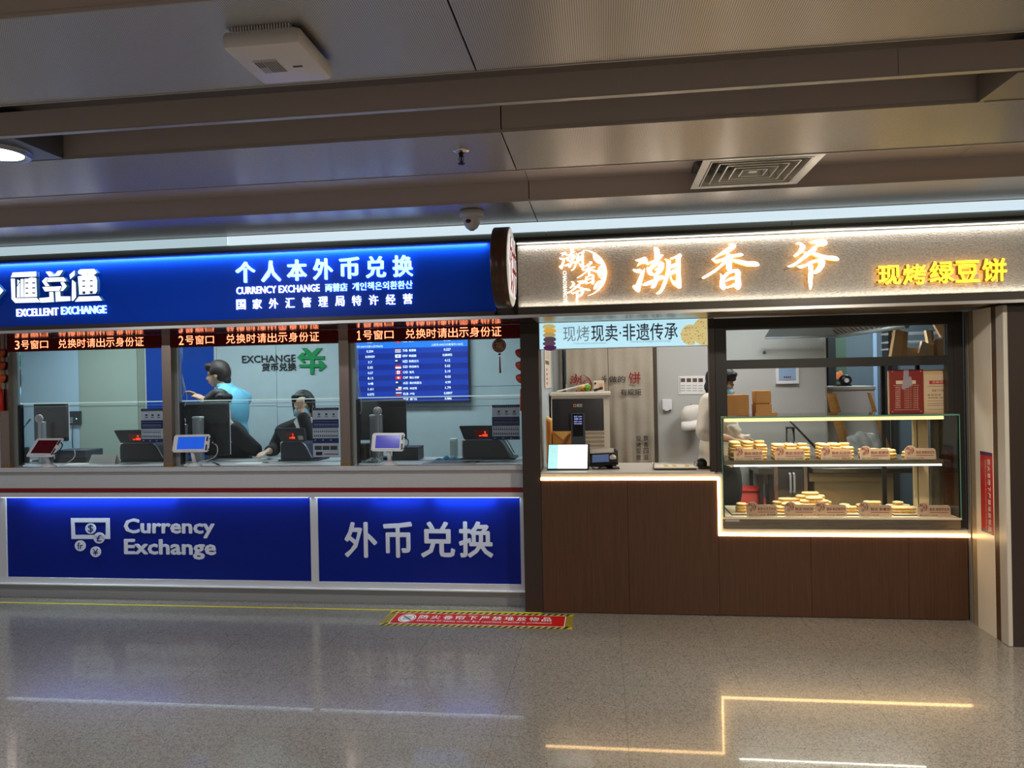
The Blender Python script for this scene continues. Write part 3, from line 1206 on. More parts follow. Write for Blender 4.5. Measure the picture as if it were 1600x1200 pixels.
# banknote and coin pictogram
circ = lambda cx, cy, r, n=28: [(cx+r*math.cos(2*PI*i/n), cy+r*math.sin(2*PI*i/n)) for i in range(n)]
bm = curve_shape([[[bp(p) for p in lp] for lp in s] for s in
                  [[[(130,120),(503,120),(506,320),(136,320)], [(165,160),(466,160),(466,282),(170,282)]],
                   [circ(320, 220, 51)], [circ(402, 310, 54)], [circ(220, 385, 52)], [circ(368, 443, 51)]]], (0, -1, 0), .004)
me = bpy.data.meshes.new('pictogram')
bmesh.ops.recalc_face_normals(bm, faces=bm.faces)
bm.to_mesh(me)
bm.free()
pg = link_mesh('pictogram', me, m_silver, pl)


def sym(ch, cx, cy, w, h):
    a, c = bp((cx-w/2, cy+h/2)), bp((cx+w/2, cy-h/2))
    return (ch, a.x, c.x, a.z, c.z, YP-.0045, 0, .012)


for q in (('$', 320, 222, 50, 80), ('£', 402, 312, 48, 66), ('fr', 220, 387, 54, 62), ('¥', 368, 445, 52, 60)):
    lettering('coin_symbol', [sym(*q)], m_bluebase, pg)
lettering('lettering', [pxrow('Currency', 194, 810, 335.5, 840, YP, .004, .03)], m_silver, pl)
lettering('lettering', [pxrow('Exchange', 194.5, 842, 338, 873, YP, .004, .03)], m_silver, pl)
for i, ch in enumerate('外币兑换'):
    a = (539, 599.5, 658, 717.5)[i]
    w = (50.5, 45, 53, 53)[i]
    lettering('sign_character', [pxrow(ch, a, 815.5+(-.3*i), a+w, 871, YP, .004, .022)], m_silver, pr)
B().box(-4.656, -2.166, 5.122, 5.166, .7835, .788).build('led_tape', mat('under_glow', (230, 240, 255), es=1.6, emit=(225, 240, 255)), cf)
B().box(-2.112, -.602, 5.122, 5.166, .7835, .788).build('led_tape', mat('under_glow', (230, 240, 255), es=1.6, emit=(225, 240, 255)), cf)

# posts and window frames
PW = [(-4.632, -4.56), (-3.285, -3.212), (-1.903, -1.830)]
for i, (x0, x1) in enumerate(PW):
    t = thing('window_post', ('brushed steel post at the left edge beside window three',
                              'brushed steel post between windows three and two', 'brushed steel post between windows two and one')[i], 'post', ((x0+x1)/2, 5.15, 1.017))
    B().box(x0, x1, 5.112, 5.19, 1.03, 2.012).build('shaft', m_steel, t)
    B().box(x0-.001, x1+.001, 5.109, 5.192, 1.017, 1.042).build('foot', m_gold, t)
struct('wall_3', B().box(-6.6, -4.64, 5.11, 5.25, 1.017, 2.012), m_white)
WIN = [(-4.56, -3.285), (-3.212, -1.903), (-1.830, -.567)]
names = ('window three', 'window two', 'window one')
for i, (x0, x1) in enumerate(WIN):
    # LED signs
    t = thing('led_sign', 'red scrolling LED sign over exchange '+names[i], 'LED sign', ((x0+x1)/2, 5.12, 1.912))
    B().box(x0+.002, x1-.002, 5.104, 5.15, 1.914, 2.010).build('board', m_ledboard, t)
    w = x1-x0
    num = ('3', '2', '1')[i]
    a = x0+w*.055
    z0, z1 = 1.931, 1.998
    cs = .066
    seq = [(num, .034 if num == '1' else .04)]+[(c, cs) for c in '号窗口']
    rows = []
    xx = a
    for c, cw_ in seq:
        sub = (z0, z1) if c != '口' else (z0+.004, z1-.008)
        if c == '1':                      # figure one with a flag and a foot
            w1, h1 = cw_, z1-z0
            bm = curve_shape([[[(xx+u*w1, 5.1034, z0+v*h1) for u, v in ((.1, 0), (.9, 0), (.9, .09), (.63, .12), (.63, 1), (.5, 1), (.1, .86), (.1, .78), (.40, .86), (.40, .12), (.1, .09))]]], (0, -1, 0), .0004)
            me = bpy.data.meshes.new('figure_one')
            bm.to_mesh(me)
            bm.free()
            link_mesh('lettering', me, m_ledred, t)
        else:
            rows.append((c, xx, xx+cw_, sub[0], sub[1], 5.1038, .0, .002))
        xx += cw_+.014
    lettering('lettering', rows, m_ledred, t)
    rows = []
    xx = x0+w*.342
    for c in '兑换时请出示身份证':
        rows.append((c, xx, xx+.07, z0, z1+.002, 5.1038, .0, .002))
        xx += .0805*w/1.3
    lettering('lettering', rows, m_ledred, t)
    # window: frame jamb, upper and lower pane
    wn = struct('window_%d' % (i+1), B().box(x0, x0+.035, 5.155, 5.2, 1.017, 1.914), mat('jamb_metal', (150, 160, 160), rough=.3, metal=.5))
    B().box(x0+.036, x0+.05, 5.16, 5.2, 1.03, 1.5).build('dark_channel', m_plastic_k, wn)
    b = B().box(x0+.05, x1-.003, 5.170, 5.180, 1.512, 1.914)
    b.build('pane', m_glass, wn)
    b = B().box(x0+.05, x1-.003, 5.186, 5.196, 1.045, 1.484)
    b.build('pane', m_glass, wn)
    b = B().box(x0+.05, x1-.003, 5.169, 5.181, 1.506, 1.5135)
    b.build('pane_edge', m_glass_edge, wn)
    b = B().box(x0+.05, x1-.003, 5.185, 5.197, 1.483, 1.4865)
    b.box(x0+.05, x1-.003, 5.185, 5.197, 1.0425, 1.046)
    b.build('pane_edge', mat('pane_edge_dull', (130, 160, 160), rough=.3), wn)
# pay tray let into the counter at window one
t = thing('pay_tray', 'shallow steel pay tray let into the counter under window one', 'tray', (-1.05, 5.3, 1.017))
b = B()
b.box(-1.32, -.92, 5.2, 5.45, 1.0172, 1.0215)
b.build('rim', mat('tray_rim', (150, 146, 136), rough=.3, metal=.6), t)
B().box(-1.27, -.97, 5.215, 5.43, 1.0216, 1.0225).build('well', mat('tray_dark', (44, 42, 40), rough=.4), t)

# ================================================================== booth interior
YB = 7.0
struct('ceiling_32', B().box(-6.6, -.5, 5.22, YB+.1, 2.46, 2.5), m_white)
struct('wall_4', B().box(-.47, -.44, 5.3, YB, 0, 2.5), m_wallpanel)
struct('wall_5', B().box(-6.7, -6.6, 4.6, YB+.1, 0, 2.8), m_wallpanel)


def wallseg(px0, px1):
    a = at(px0, 600, Y=YB).x
    c = at(px1, 600, Y=YB).x
    return a, c


m_groove = mat('groove', (120, 134, 140), rough=.6)
segs = [(-40, 123, 'wall_6', mat('blue_lit_panel', (186, 214, 232), rough=.4)), (123.6, 214.5, 'wall_7', mat('sage_panel', (168, 182, 170), rough=.4)),  # wall_6: the bluish light on this stretch is put into its colour
        (215, 226, 'trim_13', mat('sage_frame', (140, 150, 138), rough=.4)), (226.5, 228.6, 'trim_14', m_white), (229, 334.5, 'wall_8', mat('blue_wall_panel', (6, 66, 164), rough=.5, spec=.2)),
        (335, 339, 'trim_15', m_white), (339.5, 432, 'wall_9', m_wallpanel), (432.6, 545, 'wall_10', m_wallpanel), (545.5, 850, 'wall_11', m_wallpanel)]
for (a, c, nm, mm) in segs:
    x0, x1 = wallseg(a, c)
    b = B()
    zs = [0, at((a+c)/2, 635, Y=YB).z, at((a+c)/2, 605, Y=YB).z if nm == 'wall_11' else 2.46, 2.46]
    b.box(x0, x1, YB, YB+.05, 0, zs[1]-.002)
    b.box(x0, x1, YB, YB+.05, zs[1]+.002, zs[2]-.0)
    if zs[2] < 2.4:
        b.box(x0, x1, YB, YB+.05, zs[2]+.004, 2.46)
    struct(nm, b, mm)
struct('wall_12', B().box(-6.6, -.47, YB+.05, YB+.1, 0, 2.5), m_groove)

# wall lettering and yen mark
t = thing('wall_lettering', 'black and green raised exchange lettering with a yen arrow mark on the booth wall', 'wall sign', (at(430, 565, Y=YB).x, YB-.01, at(430, 580, Y=YB).z))
YW = YB-.001
lettering('lettering', [pxrow('EXCHANGE', 379, 556, 462, 567, YW, .012, .0)], m_ink, t)
lettering('lettering', [pxrow('货币兑换', 409.5, 567.5, 463, 580, YW, .012, .01)], m_ink, t)
f8 = lambda p: at(360+p[0]/8.89, 540+p[1]/8.89, Y=YW)
yen = [[[(995,35),(1065,35),(1135,105),(1210,35),(1280,35),(1185,145),(1310,145),(1310,190),(1170,190),(1170,255),(1235,255),(1225,210),(1270,210),(1340,280),(1270,345),(1230,345),(1265,300),(1170,300),(1165,395),(1115,395),(1115,300),(960,300),(960,262),(1115,258),(1115,190),(1010,190),(1055,235),(1010,238),(932,165),(1000,100),(1065,100),(1020,145),(1085,145)]]]
sign_shape('yen_mark', yen, .015, mat('green_sign', (10, 140, 76), rough=.35), mat('green_side', (6, 100, 54)), t, f8)

# rate screen
YS = 6.93
def S(px, py):
    return at(px, py, Y=YS)
xL, xR = S(551, 570).x, S(731.5, 570).x
zT, zB = S(640, 522).z, S(640, 628).z
t = thing('rate_screen', 'large wall-mounted display showing currency exchange rates in a blue table', 'screen', ((xL+xR)/2, YS+.03, zB))
B().box(xL-.012, xR+.012, YS, YS+.06, zB-.014, zT+.012).build('housing', m_plastic_k, t)
def emi(name, col, es):
    return mat(name, col, rough=.4, es=es, emit=col)
scr = B()
H_ = zT-zB
nrow = 11
z = zT-.03
b1, b2, b3 = B(), B(), B()
b3.box(xL, xR, YS-.002, YS, zT-.17*H_-.02, zT)
zz = zT-.17*H_-.02
rh = (zz-zB)/10
for i in range(10):
    (b1 if i % 2 else b2).box(xL, xR, YS-.002, YS, zz-rh*(i+1), zz-rh*i)
b1.build('table_rows', emi('screen_blue_dark', (8, 38, 130), .55), t)
b2.build('table_rows', emi('screen_blue', (12, 52, 158), .55), t)
b3.build('header_row', emi('screen_blue_light', (26, 110, 210), .7), t)
rows = [('0.86', 'HKD', '港币', '0.905'), ('0.204', 'THB', '泰国铢', '0.227'), ('0.00439', 'KRW', '韩国圆', '0.00492'), ('3.7', 'NZD', '新西兰元', '4.12'), ('5.05', 'SGD', '新加坡元', '5.62'),
        ('4.67', 'CAD', '加元', '5.19'), ('8.13', 'CHF', '瑞士法郎', '9.03'), ('4.48', 'AUD', '澳大利亚元', '4.99'), ('1.61', 'MYR', '林吉特', '1.79'), ('0.075', 'RUB', '卢布', '0.0897'), ('', 'MOP', '澳门元', '0.886')]
Ws = xR-xL
lr = []
YT = YS-.003
flags = []
for i, (a, code, cn, c) in enumerate(rows):
    cy_ = (zT-.10*H_) if i == 0 else zz-rh*(i-.5)+0
    h = .017
    def put_row(s, xc, left=None, h=h, wch=.0135):
        if not s:
            return
        w = sum(.024 if ord(q) > 255 else wch for q in s)
        x = left if left is not None else xc-w/2
        lr.append((s, x, x+w, cy_-h*.7, cy_+h*.7, YT, 0, .01))
    put_row(a, xL+.155*Ws)
    put_row(code, 0, xL+.44*Ws, wch=.0165)
    put_row(cn, 0, xL+.495*Ws)
    put_row(c, xL+.825*Ws)
    fx0, fx1, fz0, fz1 = xL+.375*Ws, xL+.425*Ws, cy_-.016, cy_+.016
    FB = B()
    R_ = lambda k, u0, u1, v0, v1, y=YT: FB.box(fx0+u0*(fx1-fx0), fx0+u1*(fx1-fx0), y-.001, y, fz0+v0*(fz1-fz0), fz0+v1*(fz1-fz0), mi=('red', 'white', 'navy').index(k))
    if code == 'HKD':
        R_('red', 0, 1, 0, 1); R_('white', .38, .62, .3, .7, YT-.001)
    elif code == 'THB':
        R_('white', 0, 1, 0, .8); R_('navy', 0, 1, .28, .55, YT-.001); R_('red', 0, 1, .8, 1)
    elif code == 'KRW':
        R_('white', 0, 1, 0, 1); R_('navy', .38, .62, .3, .7, YT-.001)
    elif code == 'SGD':
        R_('white', 0, 1, 0, .5); R_('red', 0, 1, .5, 1)
    elif code == 'CAD':
        R_('white', .25, .75, 0, 1); R_('red', 0, .25, 0, 1); R_('red', .75, 1, 0, 1); R_('red', .4, .6, .3, .7, YT-.001)
    elif code == 'CHF':
        R_('red', 0, 1, 0, 1); R_('white', .42, .58, .2, .8, YT-.001); R_('white', .28, .72, .4, .6, YT-.001)
    elif code == 'MYR':
        R_('white', 0, 1, 0, 1); R_('red', 0, 1, .1, .25, YT-.001); R_('red', .45, 1, .4, .55, YT-.001); R_('navy', 0, .45, .45, 1, YT-.001)
    elif code == 'RUB':
        R_('white', 0, 1, .66, 1); R_('navy', 0, 1, .33, .66); R_('red', 0, 1, 0, .33)
    elif code in ('NZD', 'AUD'):
        R_('navy', 0, 1, 0, 1); R_('white', .02, .4, .55, .95, YT-.001)
    if len(FB.bm.verts):
        flags.append(FB)
lr.append(('港币1000元兑换人民币860元', xL+.03*Ws, xL+.27*Ws, zT-.185*H_, zT-.15*H_, YT, 0, 0))
lr.append(('人民币1000元兑换港币1105元', xL+.69*Ws, xL+.96*Ws, zT-.185*H_, zT-.15*H_, YT, 0, 0))
lettering('rate_text', lr, emi('screen_white', (225, 240, 255), .95), t)
fm = [emi('flag_'+k, col, .6) for k, col in (('red', (210, 40, 44)), ('white', (238, 240, 245)), ('navy', (24, 36, 90)))]
for FB in flags:
    FB.build('flag_icon', fm, t)
# ================================================================== right column and return wall
struct('wall_13', B().box(2.335, 3.9, 4.575, 5.06, 0, 1.999), m_darkbrown)
t = struct('trim_20', B().box(2.327, 2.352, 4.572, 4.66, 0, 1.999, bev=.006), m_greige)
B().box(2.331, 2.337, 4.66, 4.715, 0, 1.999).build('dark_slot', mat('slot_brown', (86, 58, 34), rough=.4), t)
t = struct('wall_14', B().box(2.329, 2.336, 4.715, 4.925, 0, 1.999), mat('return_panel', (238, 226, 206), rough=.28))
struct('trim_21', B().box(2.331, 2.36, 4.93, 4.985, 0, 1.999), mat('beige_strip', (176, 158, 130), rough=.35, metal=.3))
struct('trim_22', B().box(2.328, 2.345, 5.0, 5.03, 0, 1.999), mat('pale_strip', (186, 176, 160), rough=.2, metal=.6))
# red upright shutter notice on the return wall
t = thing('warning_sign', 'red upright shutter warning sign stuck on the white return wall at right', 'sign', (2.328, 4.79, .615))
m_signred = mat('warning_red', (200, 30, 20), rough=.35)
B().box(2.326, 2.329, 4.722, 4.86, .62, 1.118).build('board', m_signred, t)
b = B()
b.box(2.3252, 2.326, 4.722, 4.86, 1.098, 1.118)
b.box(2.3252, 2.326, 4.722, 4.86, .62, .64)
b.build('border', mat('navy_border', (50, 40, 90), rough=.4), t)
rows = B()
zz = 1.075
for ch in '防火卷帘下严禁堆放物品':
    me = glyphs(ch, .012, True)
    put(me, (2.3252, 4.775, zz), (0, 0, -.034), (0, -.034, 0), (-.0004, 0, 0))
    # columns read downwards on the panel that faces left
    rows.add_mesh(me)
    zz -= .0405
me = glyphs('Stacking of items under fire resistant shutter is prohibited', 0, True)
put(me, (2.3252, 4.805, 1.07), (0, 0, -.42), (0, -.014, 0), (-.0004, 0, 0))
rows.add_mesh(me)
me = bpy.data.meshes.new('lettering')
rows.bm.to_mesh(me)
rows.bm.free()
link_mesh('lettering', me, mat('sign_white', (240, 236, 230), rough=.5), t)

# floor: yellow line and shutter warning sticker
t = thing('floor_line', 'yellow tape line along the floor in front of the exchange counter', 'floor line', (-3.2, 5.03, 0))
B().box(XL, -.447, 5.016, 5.038, .0004, .0012).build('tape', mat('yellow_tape', (222, 200, 30), rough=.4), t)
t = thing('floor_sticker', 'red floor sticker with hazard stripes warning against stacking items', 'sticker', (-.866, 4.855, 0))
X0, X1, Y0, Y1 = -1.512, -.225, 4.700, 5.005
B().box(X0, X1, Y0, Y1, .0013, .0018).build('yellow_base', mat('hazard_yellow', (206, 184, 60), rough=.4), t)
b = B()
n = 29
for i in range(n):
    x = X0+.01+i*(X1-X0-.03)/n
    for (ya, yb) in ((Y0, Y0+.048), (Y1-.048, Y1)):
        b.poly([(x, ya, .002), (x+.02, ya, .002), (x+.045, yb, .002), (x+.025, yb, .002)], (0, 0, .0003))
for i in range(8):
    y = Y0+.045+i*.028
    for (xa, xb) in ((X0, X0+.055), (X1-.05, X1)):
        b.poly([(xa, y, .002), (xb, y+.004, .002), (xb, y+.016, .002), (xa, y+.012, .002)], (0, 0, .0003))
b.build('hazard_stripes', mat('hazard_black', (24, 22, 18), rough=.5), t)
B().box(X0+.055, X1-.05, Y0+.042, Y1-.042, .002, .0026).build('white_border', mat('sign_white', (240, 236, 230)), t)
B().box(X0+.06, X1-.055, Y0+.047, Y1-.047, .0026, .003).build('red_field', mat('sticker_red', (205, 22, 20), rough=.35), t)
rows = B()
for i, ch in enumerate('防火卷帘下严禁堆放物品'):
    x = X0+.232+i*.0845
    me = glyphs(ch, .014, True)
    put(me, (x, Y0+.142, .0033), (.066, 0, 0), (0, .082, 0), (0, 0, .0004))
    rows.add_mesh(me)
me = glyphs('Stacking of items under fire resistant shutter is prohibited', .006, True)
put(me, (X0+.232, Y0+.085, .0033), (.915, 0, 0), (0, .04, 0), (0, 0, .0004))
rows.add_mesh(me)
me = bpy.data.meshes.new('lettering')
rows.bm.to_mesh(me)
rows.bm.free()
link_mesh('lettering', me, mat('sign_white', (240, 236, 230)), t)
cx, cy = X0+.155, Y0+.155
ring_o = [(cx+.06*math.cos(a*PI/20), cy+.085*math.sin(a*PI/20), .0033) for a in range(40)]
ring_i = [(cx+.052*math.cos(a*PI/20), cy+.074*math.sin(a*PI/20), .0033) for a in range(40)]
disc = [(cx+.046*math.cos(a*PI/20), cy+.066*math.sin(a*PI/20), .0033) for a in range(40)]
bm = curve_shape([[ring_o, ring_i], [disc]], (0, 0, 1), 0)
me = bpy.data.meshes.new('prohibition_mark')
bm.to_mesh(me)
bm.free()
pm = link_mesh('prohibition_mark', me, mat('sign_white', (240, 236, 230)), t)
b = B()
for k in range(4):
    b.box(cx-.03, cx+.03, cy-.035+k*.02, cy-.027+k*.02, .0034, .0037)
b.poly([(cx-.04, cy+.04, .0038), (cx-.033, cy+.048, .0038), (cx+.04, cy-.04, .0038), (cx+.033, cy-.048, .0038)], (0, 0, .0002))
b.build('mark_bars', mat('mark_grey', (70, 80, 110), rough=.5), pm)

# ================================================================== bakery front
YK = 5.04
struct('wall_15', B().box(-.5635, -.437, 5.045, 5.22, 0, 2.011), m_darkbrown)
t = thing('counter_body', 'stepped brown wood counter front of the bakery outlined by a warm light strip', 'counter front', (.9, 5.1, 0))
JX = (-.436, .156, .757, 1.353, 1.964, 2.326)
for i in range(5):
    z = .918 if i < 2 else .541
    B().box(JX[i]+.001, JX[i+1]-.001, YK, 5.12, .006, z).build('wood_panel', m_wood, t)
b = B()
ZL, ZH, XS = .541, .918, .757
b.box(-.437, XS+.012, YK-.006, YK+.03, ZH, ZH+.016)
b.box(XS, XS+.012, YK-.006, YK+.03, ZL+.016, ZH)
b.box(XS, 2.332, YK-.006, YK+.03, ZL, ZL+.016)
b.build('light_strip', m_ledwarm, t)
b = B()
b.box(-.437, .79, YK, 5.12, ZH+.017, .957)
b.box(XS+.013, .79, YK+.001, 5.12, ZL+.017, ZH+.017)
b.box(.79, 2.334, YK+.001, 5.12, ZL+.017, .588)
b.build('metal_band', m_greige, t)
t = thing('service_counter', 'grey bakery counter top under the left service window', 'counter', (.1, 5.3, .957))
B().box(-.437, .74, YK-.004, 5.62, .957, .972, bev=.003).build('slab', mat('counter_grey', (196, 188, 176), rough=.3), t)
# black window frame
t = thing('window_frame', 'black metal frame around the bakery kitchen window', 'window frame', (1.55, 5.06, .972))
b = B()
b.box(.757, .832, YK, 5.10, 1.345, 2.004)
b.box(.757, .787, YK, 5.10, .973, 1.345)
b.build('upright', m_black, t)
b = B()
b.box(2.228, 2.322, YK, 5.10, 1.345, 2.004)
b.box(2.293, 2.322, YK, 5.10, .60, 1.345)
b.box(2.262, 2.268, YK-.003, YK, 1.345, 2.004)
b.build('upright', m_black, t)
b = B()
b.box(.832, 2.228, YK, 5.10, 1.93-.004, 2.004)
b.build('head_rail', m_black, t)
B().box(.832, 2.228, YK, 5.10, 1.662, 1.722).build('mid_rail', m_black, t)
B().box(.832, 2.228, 5.066, 5.074, 1.722, 1.926).build('pane', m_glass, t)
struct('trim_23', B().box(.716, .755, YK+.002, 5.1, .972, 2.008), m_darkbrown)
# sign light box over the counter window
t = thing('light_box', 'pale blue light box sign with pastry pictures over the bakery counter', 'sign', (.14, 5.09, 1.825))
lz0, lz1 = 1.825, 2.009
B().box(-.431, .715, 5.055, 5.13, lz0, lz1).build('housing', mat('lightbox_frame', (200, 205, 208), rough=.3, metal=.5), t)
m_lb = mat('lightbox_face', (190, 232, 244), es=.92, emit=(184, 228, 244), rough=.4)
B().box(-.427, .711, 5.051, 5.055, lz0+.004, lz1).build('face', m_lb, t)
YLB = 5.0505
m_lbink = mat('lightbox_ink', (60, 66, 92), rough=.5, es=.12, emit=(60, 66, 92))
m_lbgrey = mat('lightbox_grey', (140, 158, 168), rough=.5, es=.35, emit=(140, 165, 178))
lettering('lettering', [pxrow('现烤', 880, 510, 921, 534, YLB)], m_lbgrey, t)
lettering('lettering', [pxrow('现卖·非遗传承', 924, 507.5, 1059, 534, YLB, 0, .008)], m_lbink, t)
for q in (('- Freshly baked and sold immediately -', 895, 535.5, 949, 539), ('- Inheritance of intangible cultural heritage -', 984, 532, 1050, 536.5)):
    lettering('small_print', [pxrow(*q, YLB)], m_lbgrey, t)
pic_cols = [((206, 188, 120), .75), ((226, 176, 70), .75), ((184, 160, 110), .7), ((96, 76, 96), .5), ((104, 80, 92), .5), ((84, 34, 92), .5)]
for k, (c, e) in enumerate(pic_cols):
    p = at(849, 509+k*6.6, Y=YLB)
    x = at(858, 520, Y=YLB).x
    b = B()
    rnk = random.Random(k)
    b.poly([(x+.043*math.cos(i*PI/12)*(1+.1*rnk.random())+.004*(k % 2), YLB-.0004-.0001*k, p.z-.008+.0165*math.sin(i*PI/12)*(1+.25*rnk.random())) for i in range(24)], (0, .0003, 0))
    b.build('pastry_picture', mat('pic_%d' % k, c, es=e, emit=c), t)
for (px, py, r, nm) in ((1103, 518, 21, 'a'), (1079, 523, 15, 'b')):
    p = at(px, py, Y=YLB)
    rr = r/1138*5.05
    outl = []
    for i in range(40):
        a = 2*PI*i/40
        bite = .72 if nm == 'b' and abs(a-5.75) < .42 else 1
        x, z = p.x+rr*bite*math.cos(a), p.z+rr*1.05*bite*math.sin(a)
        x, z = min(x, .711), min(max(z, lz0+.004), lz1)
        outl.append((x, YLB-.0003*(1 if nm == 'b' else .5), z))
    bm = curve_shape([[outl]], (0, -1, 0), 0)
    me = bpy.data.meshes.new('pastry_picture')
    bm.to_mesh(me)
    bm.free()
    mm = mat('pic_cookie', (216, 196, 130), es=.7, emit=(216, 196, 130))
    o = link_mesh('pastry_picture', me, mm, t)
    if nm == 'b':
        nt, nn, L, bs = nodes(mm)
        tc = N(nt, 'ShaderNodeTexCoord')
        vo = N(nt, 'ShaderNodeTexVoronoi')
        vo.inputs['Scale'].default_value = 75
        L.new(tc.outputs['Object'], vo.inputs['Vector'])
        rp = ramp(nt, [(.18, rgb(96, 62, 30)), (.26, rgb(222, 200, 130)), (1, rgb(228, 210, 150))])
        L.new(vo.outputs['Distance'], rp.inputs[0])
        L.new(rp.outputs[0], bs.inputs['Base Color'])
        L.new(rp.outputs[0], bs.inputs['Emission Color'])

# ------------------------------------------------------------ bakery room
YBK = 6.6
m_bakewall = mat('bakery_wall', (186, 186, 182), rough=.5)
struct('ceiling_33', B().box(-.44, 3.9, 5.22, 8.7, 2.46, 2.5), m_white)
wx = lambda px, Y=YBK: at(px, 620, Y=Y).x
struct('wall_16', B().box(-.44, wx(876), YBK+.02, YBK+.06, 0, 2.46), m_bakewall)
struct('wall_17', B().box(wx(1027), wx(1289), YBK, YBK+.06, 0, 2.46), m_bakewall)
struct('trim_24', B().box(wx(1289), wx(1291.5), YBK-.01, YBK+.06, 0, 2.46), mat('steel_corner', (215, 215, 215), rough=.25, metal=.6))
struct('trim_25', B().box(wx(1018), wx(1026), YBK-.03, YBK+.06, 0, 2.46), mat('door_jamb', (84, 72, 58), rough=.4))
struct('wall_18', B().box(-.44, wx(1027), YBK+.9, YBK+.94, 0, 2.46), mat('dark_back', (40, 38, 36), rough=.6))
struct('wall_19', B().box(3.86, 3.9, 5.06, 8.7, 0, 2.46), m_bakewall)
# door jamb of the back passage and steel pole
t = struct('trim_26', B().box(wx(876), wx(879.5), YBK-.02, YBK+.06, 0, 2.46), mat('jamb_grey', (130, 122, 110), rough=.4))
struct('trim_27', B().cyl((wx(882.5), YBK+.1, 0), (wx(882.5), YBK+.1, 2.46), .012), mat('steel_pole', (170, 190, 200), rough=.2, metal=.8))

# noren curtain
t = thing('door_curtain', 'beige split door curtain with red and black brush lettering', 'curtain', (wx(955), YBK-.04, .87))
m_cloth = noisy(mat('curtain_cloth', (172, 162, 146), rough=.9), 60, .04)
cx0, cx1 = wx(886), wx(1020.5)
cz0, cz1 = at(955, 724, Y=YBK-.04).z, at(955, 545, Y=YBK-.04).z+.06
mid = wx(951)


def cloth(x0, x1, z0, z1, y, ph):
    bm = bmesh.new()
    nx, nz = 26, 20
    vs = [[bm.verts.new((x0+(x1-x0)*i/nx, y+.010*math.sin(i*.9+ph)*(1-.75*k/nz*0)*(.35+.65*(1-k/nz))+.004*math.sin(k*.7+i*.3), z0+(z1-z0)*k/nz)) for k in range(nz+1)] for i in range(nx+1)]
    for i in range(nx):
        for k in range(nz):
            f = bm.faces.new((vs[i][k], vs[i+1][k], vs[i+1][k+1], vs[i][k+1]))
            f.smooth = True
    me = bpy.data.meshes.new('cloth')
    bm.to_mesh(me)
    bm.free()
    return me


YCU = YBK-.05
o1 = link_mesh('panel', cloth(cx0, mid-.002, cz0, cz1, YCU, 0), m_cloth, t, True)
o2 = link_mesh('panel', cloth(mid+.002, cx1, cz0, cz1, YCU, 1.3), m_cloth, t, True)
B().cyl((cx0-.03, YCU+.005, cz1-.01), (cx1+.03, YCU+.005, cz1-.01), .010).build('rod', m_steel, t)
YT2 = YCU-.022
m_dred = mat('curtain_red', (140, 34, 24), rough=.8)
m_dblk = mat('curtain_black', (44, 36, 32), rough=.8)
# emblem printed on the left panel
ex0, ey0 = 890.5, 584.0
emblem('emblem_print', lambda x, y: at(ex0+(x-105)/12*.47, ey0+(y-80)/12*.47, Y=YT2), (0, -1, 0), .0006, m_dred, o1)


def brushy(body, x0, y0, x1, y1, Y, m, par, bold=.01):
    return lettering('printed_lettering', [pxrow(body, x0, y0, x1, y1, Y, .0005, bold)], m, par)


q = brush_mesh('printed_lettering', 'ye', at(939, 590, Y=YT2).x, at(949, 590, Y=YT2).x, at(945, 600, Y=YT2).z, at(945, 587, Y=YT2).z, YT2, .0005, m_dblk, o1)
brushy('做的', 951, 587.5, 977, 598, YT2, m_dblk, o2)
brushy('饼', 982.5, 581.5, 1001, 600, YT2, m_dred, o2)
brushy('有规矩', 969.5, 608, 1002, 618, YT2, m_dblk, o2)
for k, ch in enumerate('现烤现做'):
    brushy(ch, 994, 681.5+k*9.6, 1001.5, 690+k*9.6, YT2, m_dblk, o2)
for k, ch in enumerate('飘香四溢'):
    brushy(ch, 1005.5, 681+k*9.6, 1013, 689.5+k*9.6, YT2, m_dblk, o2)
# low dark drawers seen below the curtain
b = B()
for i in range(3):
    b.box(wx(930)+i*.22, wx(930)+i*.22+.2, YBK+.3, YBK+.6, .3, .9)
t = thing('drawer_unit', 'dark low drawer unit glimpsed under the curtain hem', 'drawers', (wx(970), YBK+.45, 0))
b.build('drawer', mat('drawer_dark', (36, 34, 32), rough=.5), t)
B().box(wx(928), wx(930)+.66, YBK+.31, YBK+.6, 0, .3).build('base', mat('drawer_dark', (36, 34, 32)), t)

# wall things right of the curtain
YWN = YBK-.001
t = thing('switch_socket', 'white covered socket box on the bakery wall beside the curtain', 'socket', (wx(1042), YBK-.02, at(1042, 642, Y=YBK).z))
pbox(1035, 624, 1050, 640.5, YBK-.028, .027, bev=.004).build('cover', m_plastic_w, t)
pbox(1039, 639, 1045, 642, YBK-.03, .02).build('latch', m_plastic_w, t)
t = thing('notice', 'white printed notice with four small photos on the bakery wall', 'notice', (wx(1081), YBK-.004, at(1081, 616, Y=YBK).z))
pbox(1060, 587.5, 1101.5, 616, YBK-.005, .004).build('sheet', m_paper, t)
b = B()
for k in range(4):
    pbox(1063.5+k*9.3, 591, 1070.5+k*9.3, 597, YBK-.006, .0008, b)
b.build('photo_row', mat('photo_dark', (90, 70, 64), rough=.6), t)
b = B()
for k in range(4):
    for r in range(3):
        pbox(1063.5+k*9.3, 602+r*4, 1070.5+k*9.3, 603+r*4, YBK-.006, .0008, b)
pbox(1061.5, 589, 1062.6, 614, YBK-.006, .0008, b)
b.build('print_lines', mat('print_grey', (150, 150, 150), rough=.7), t)
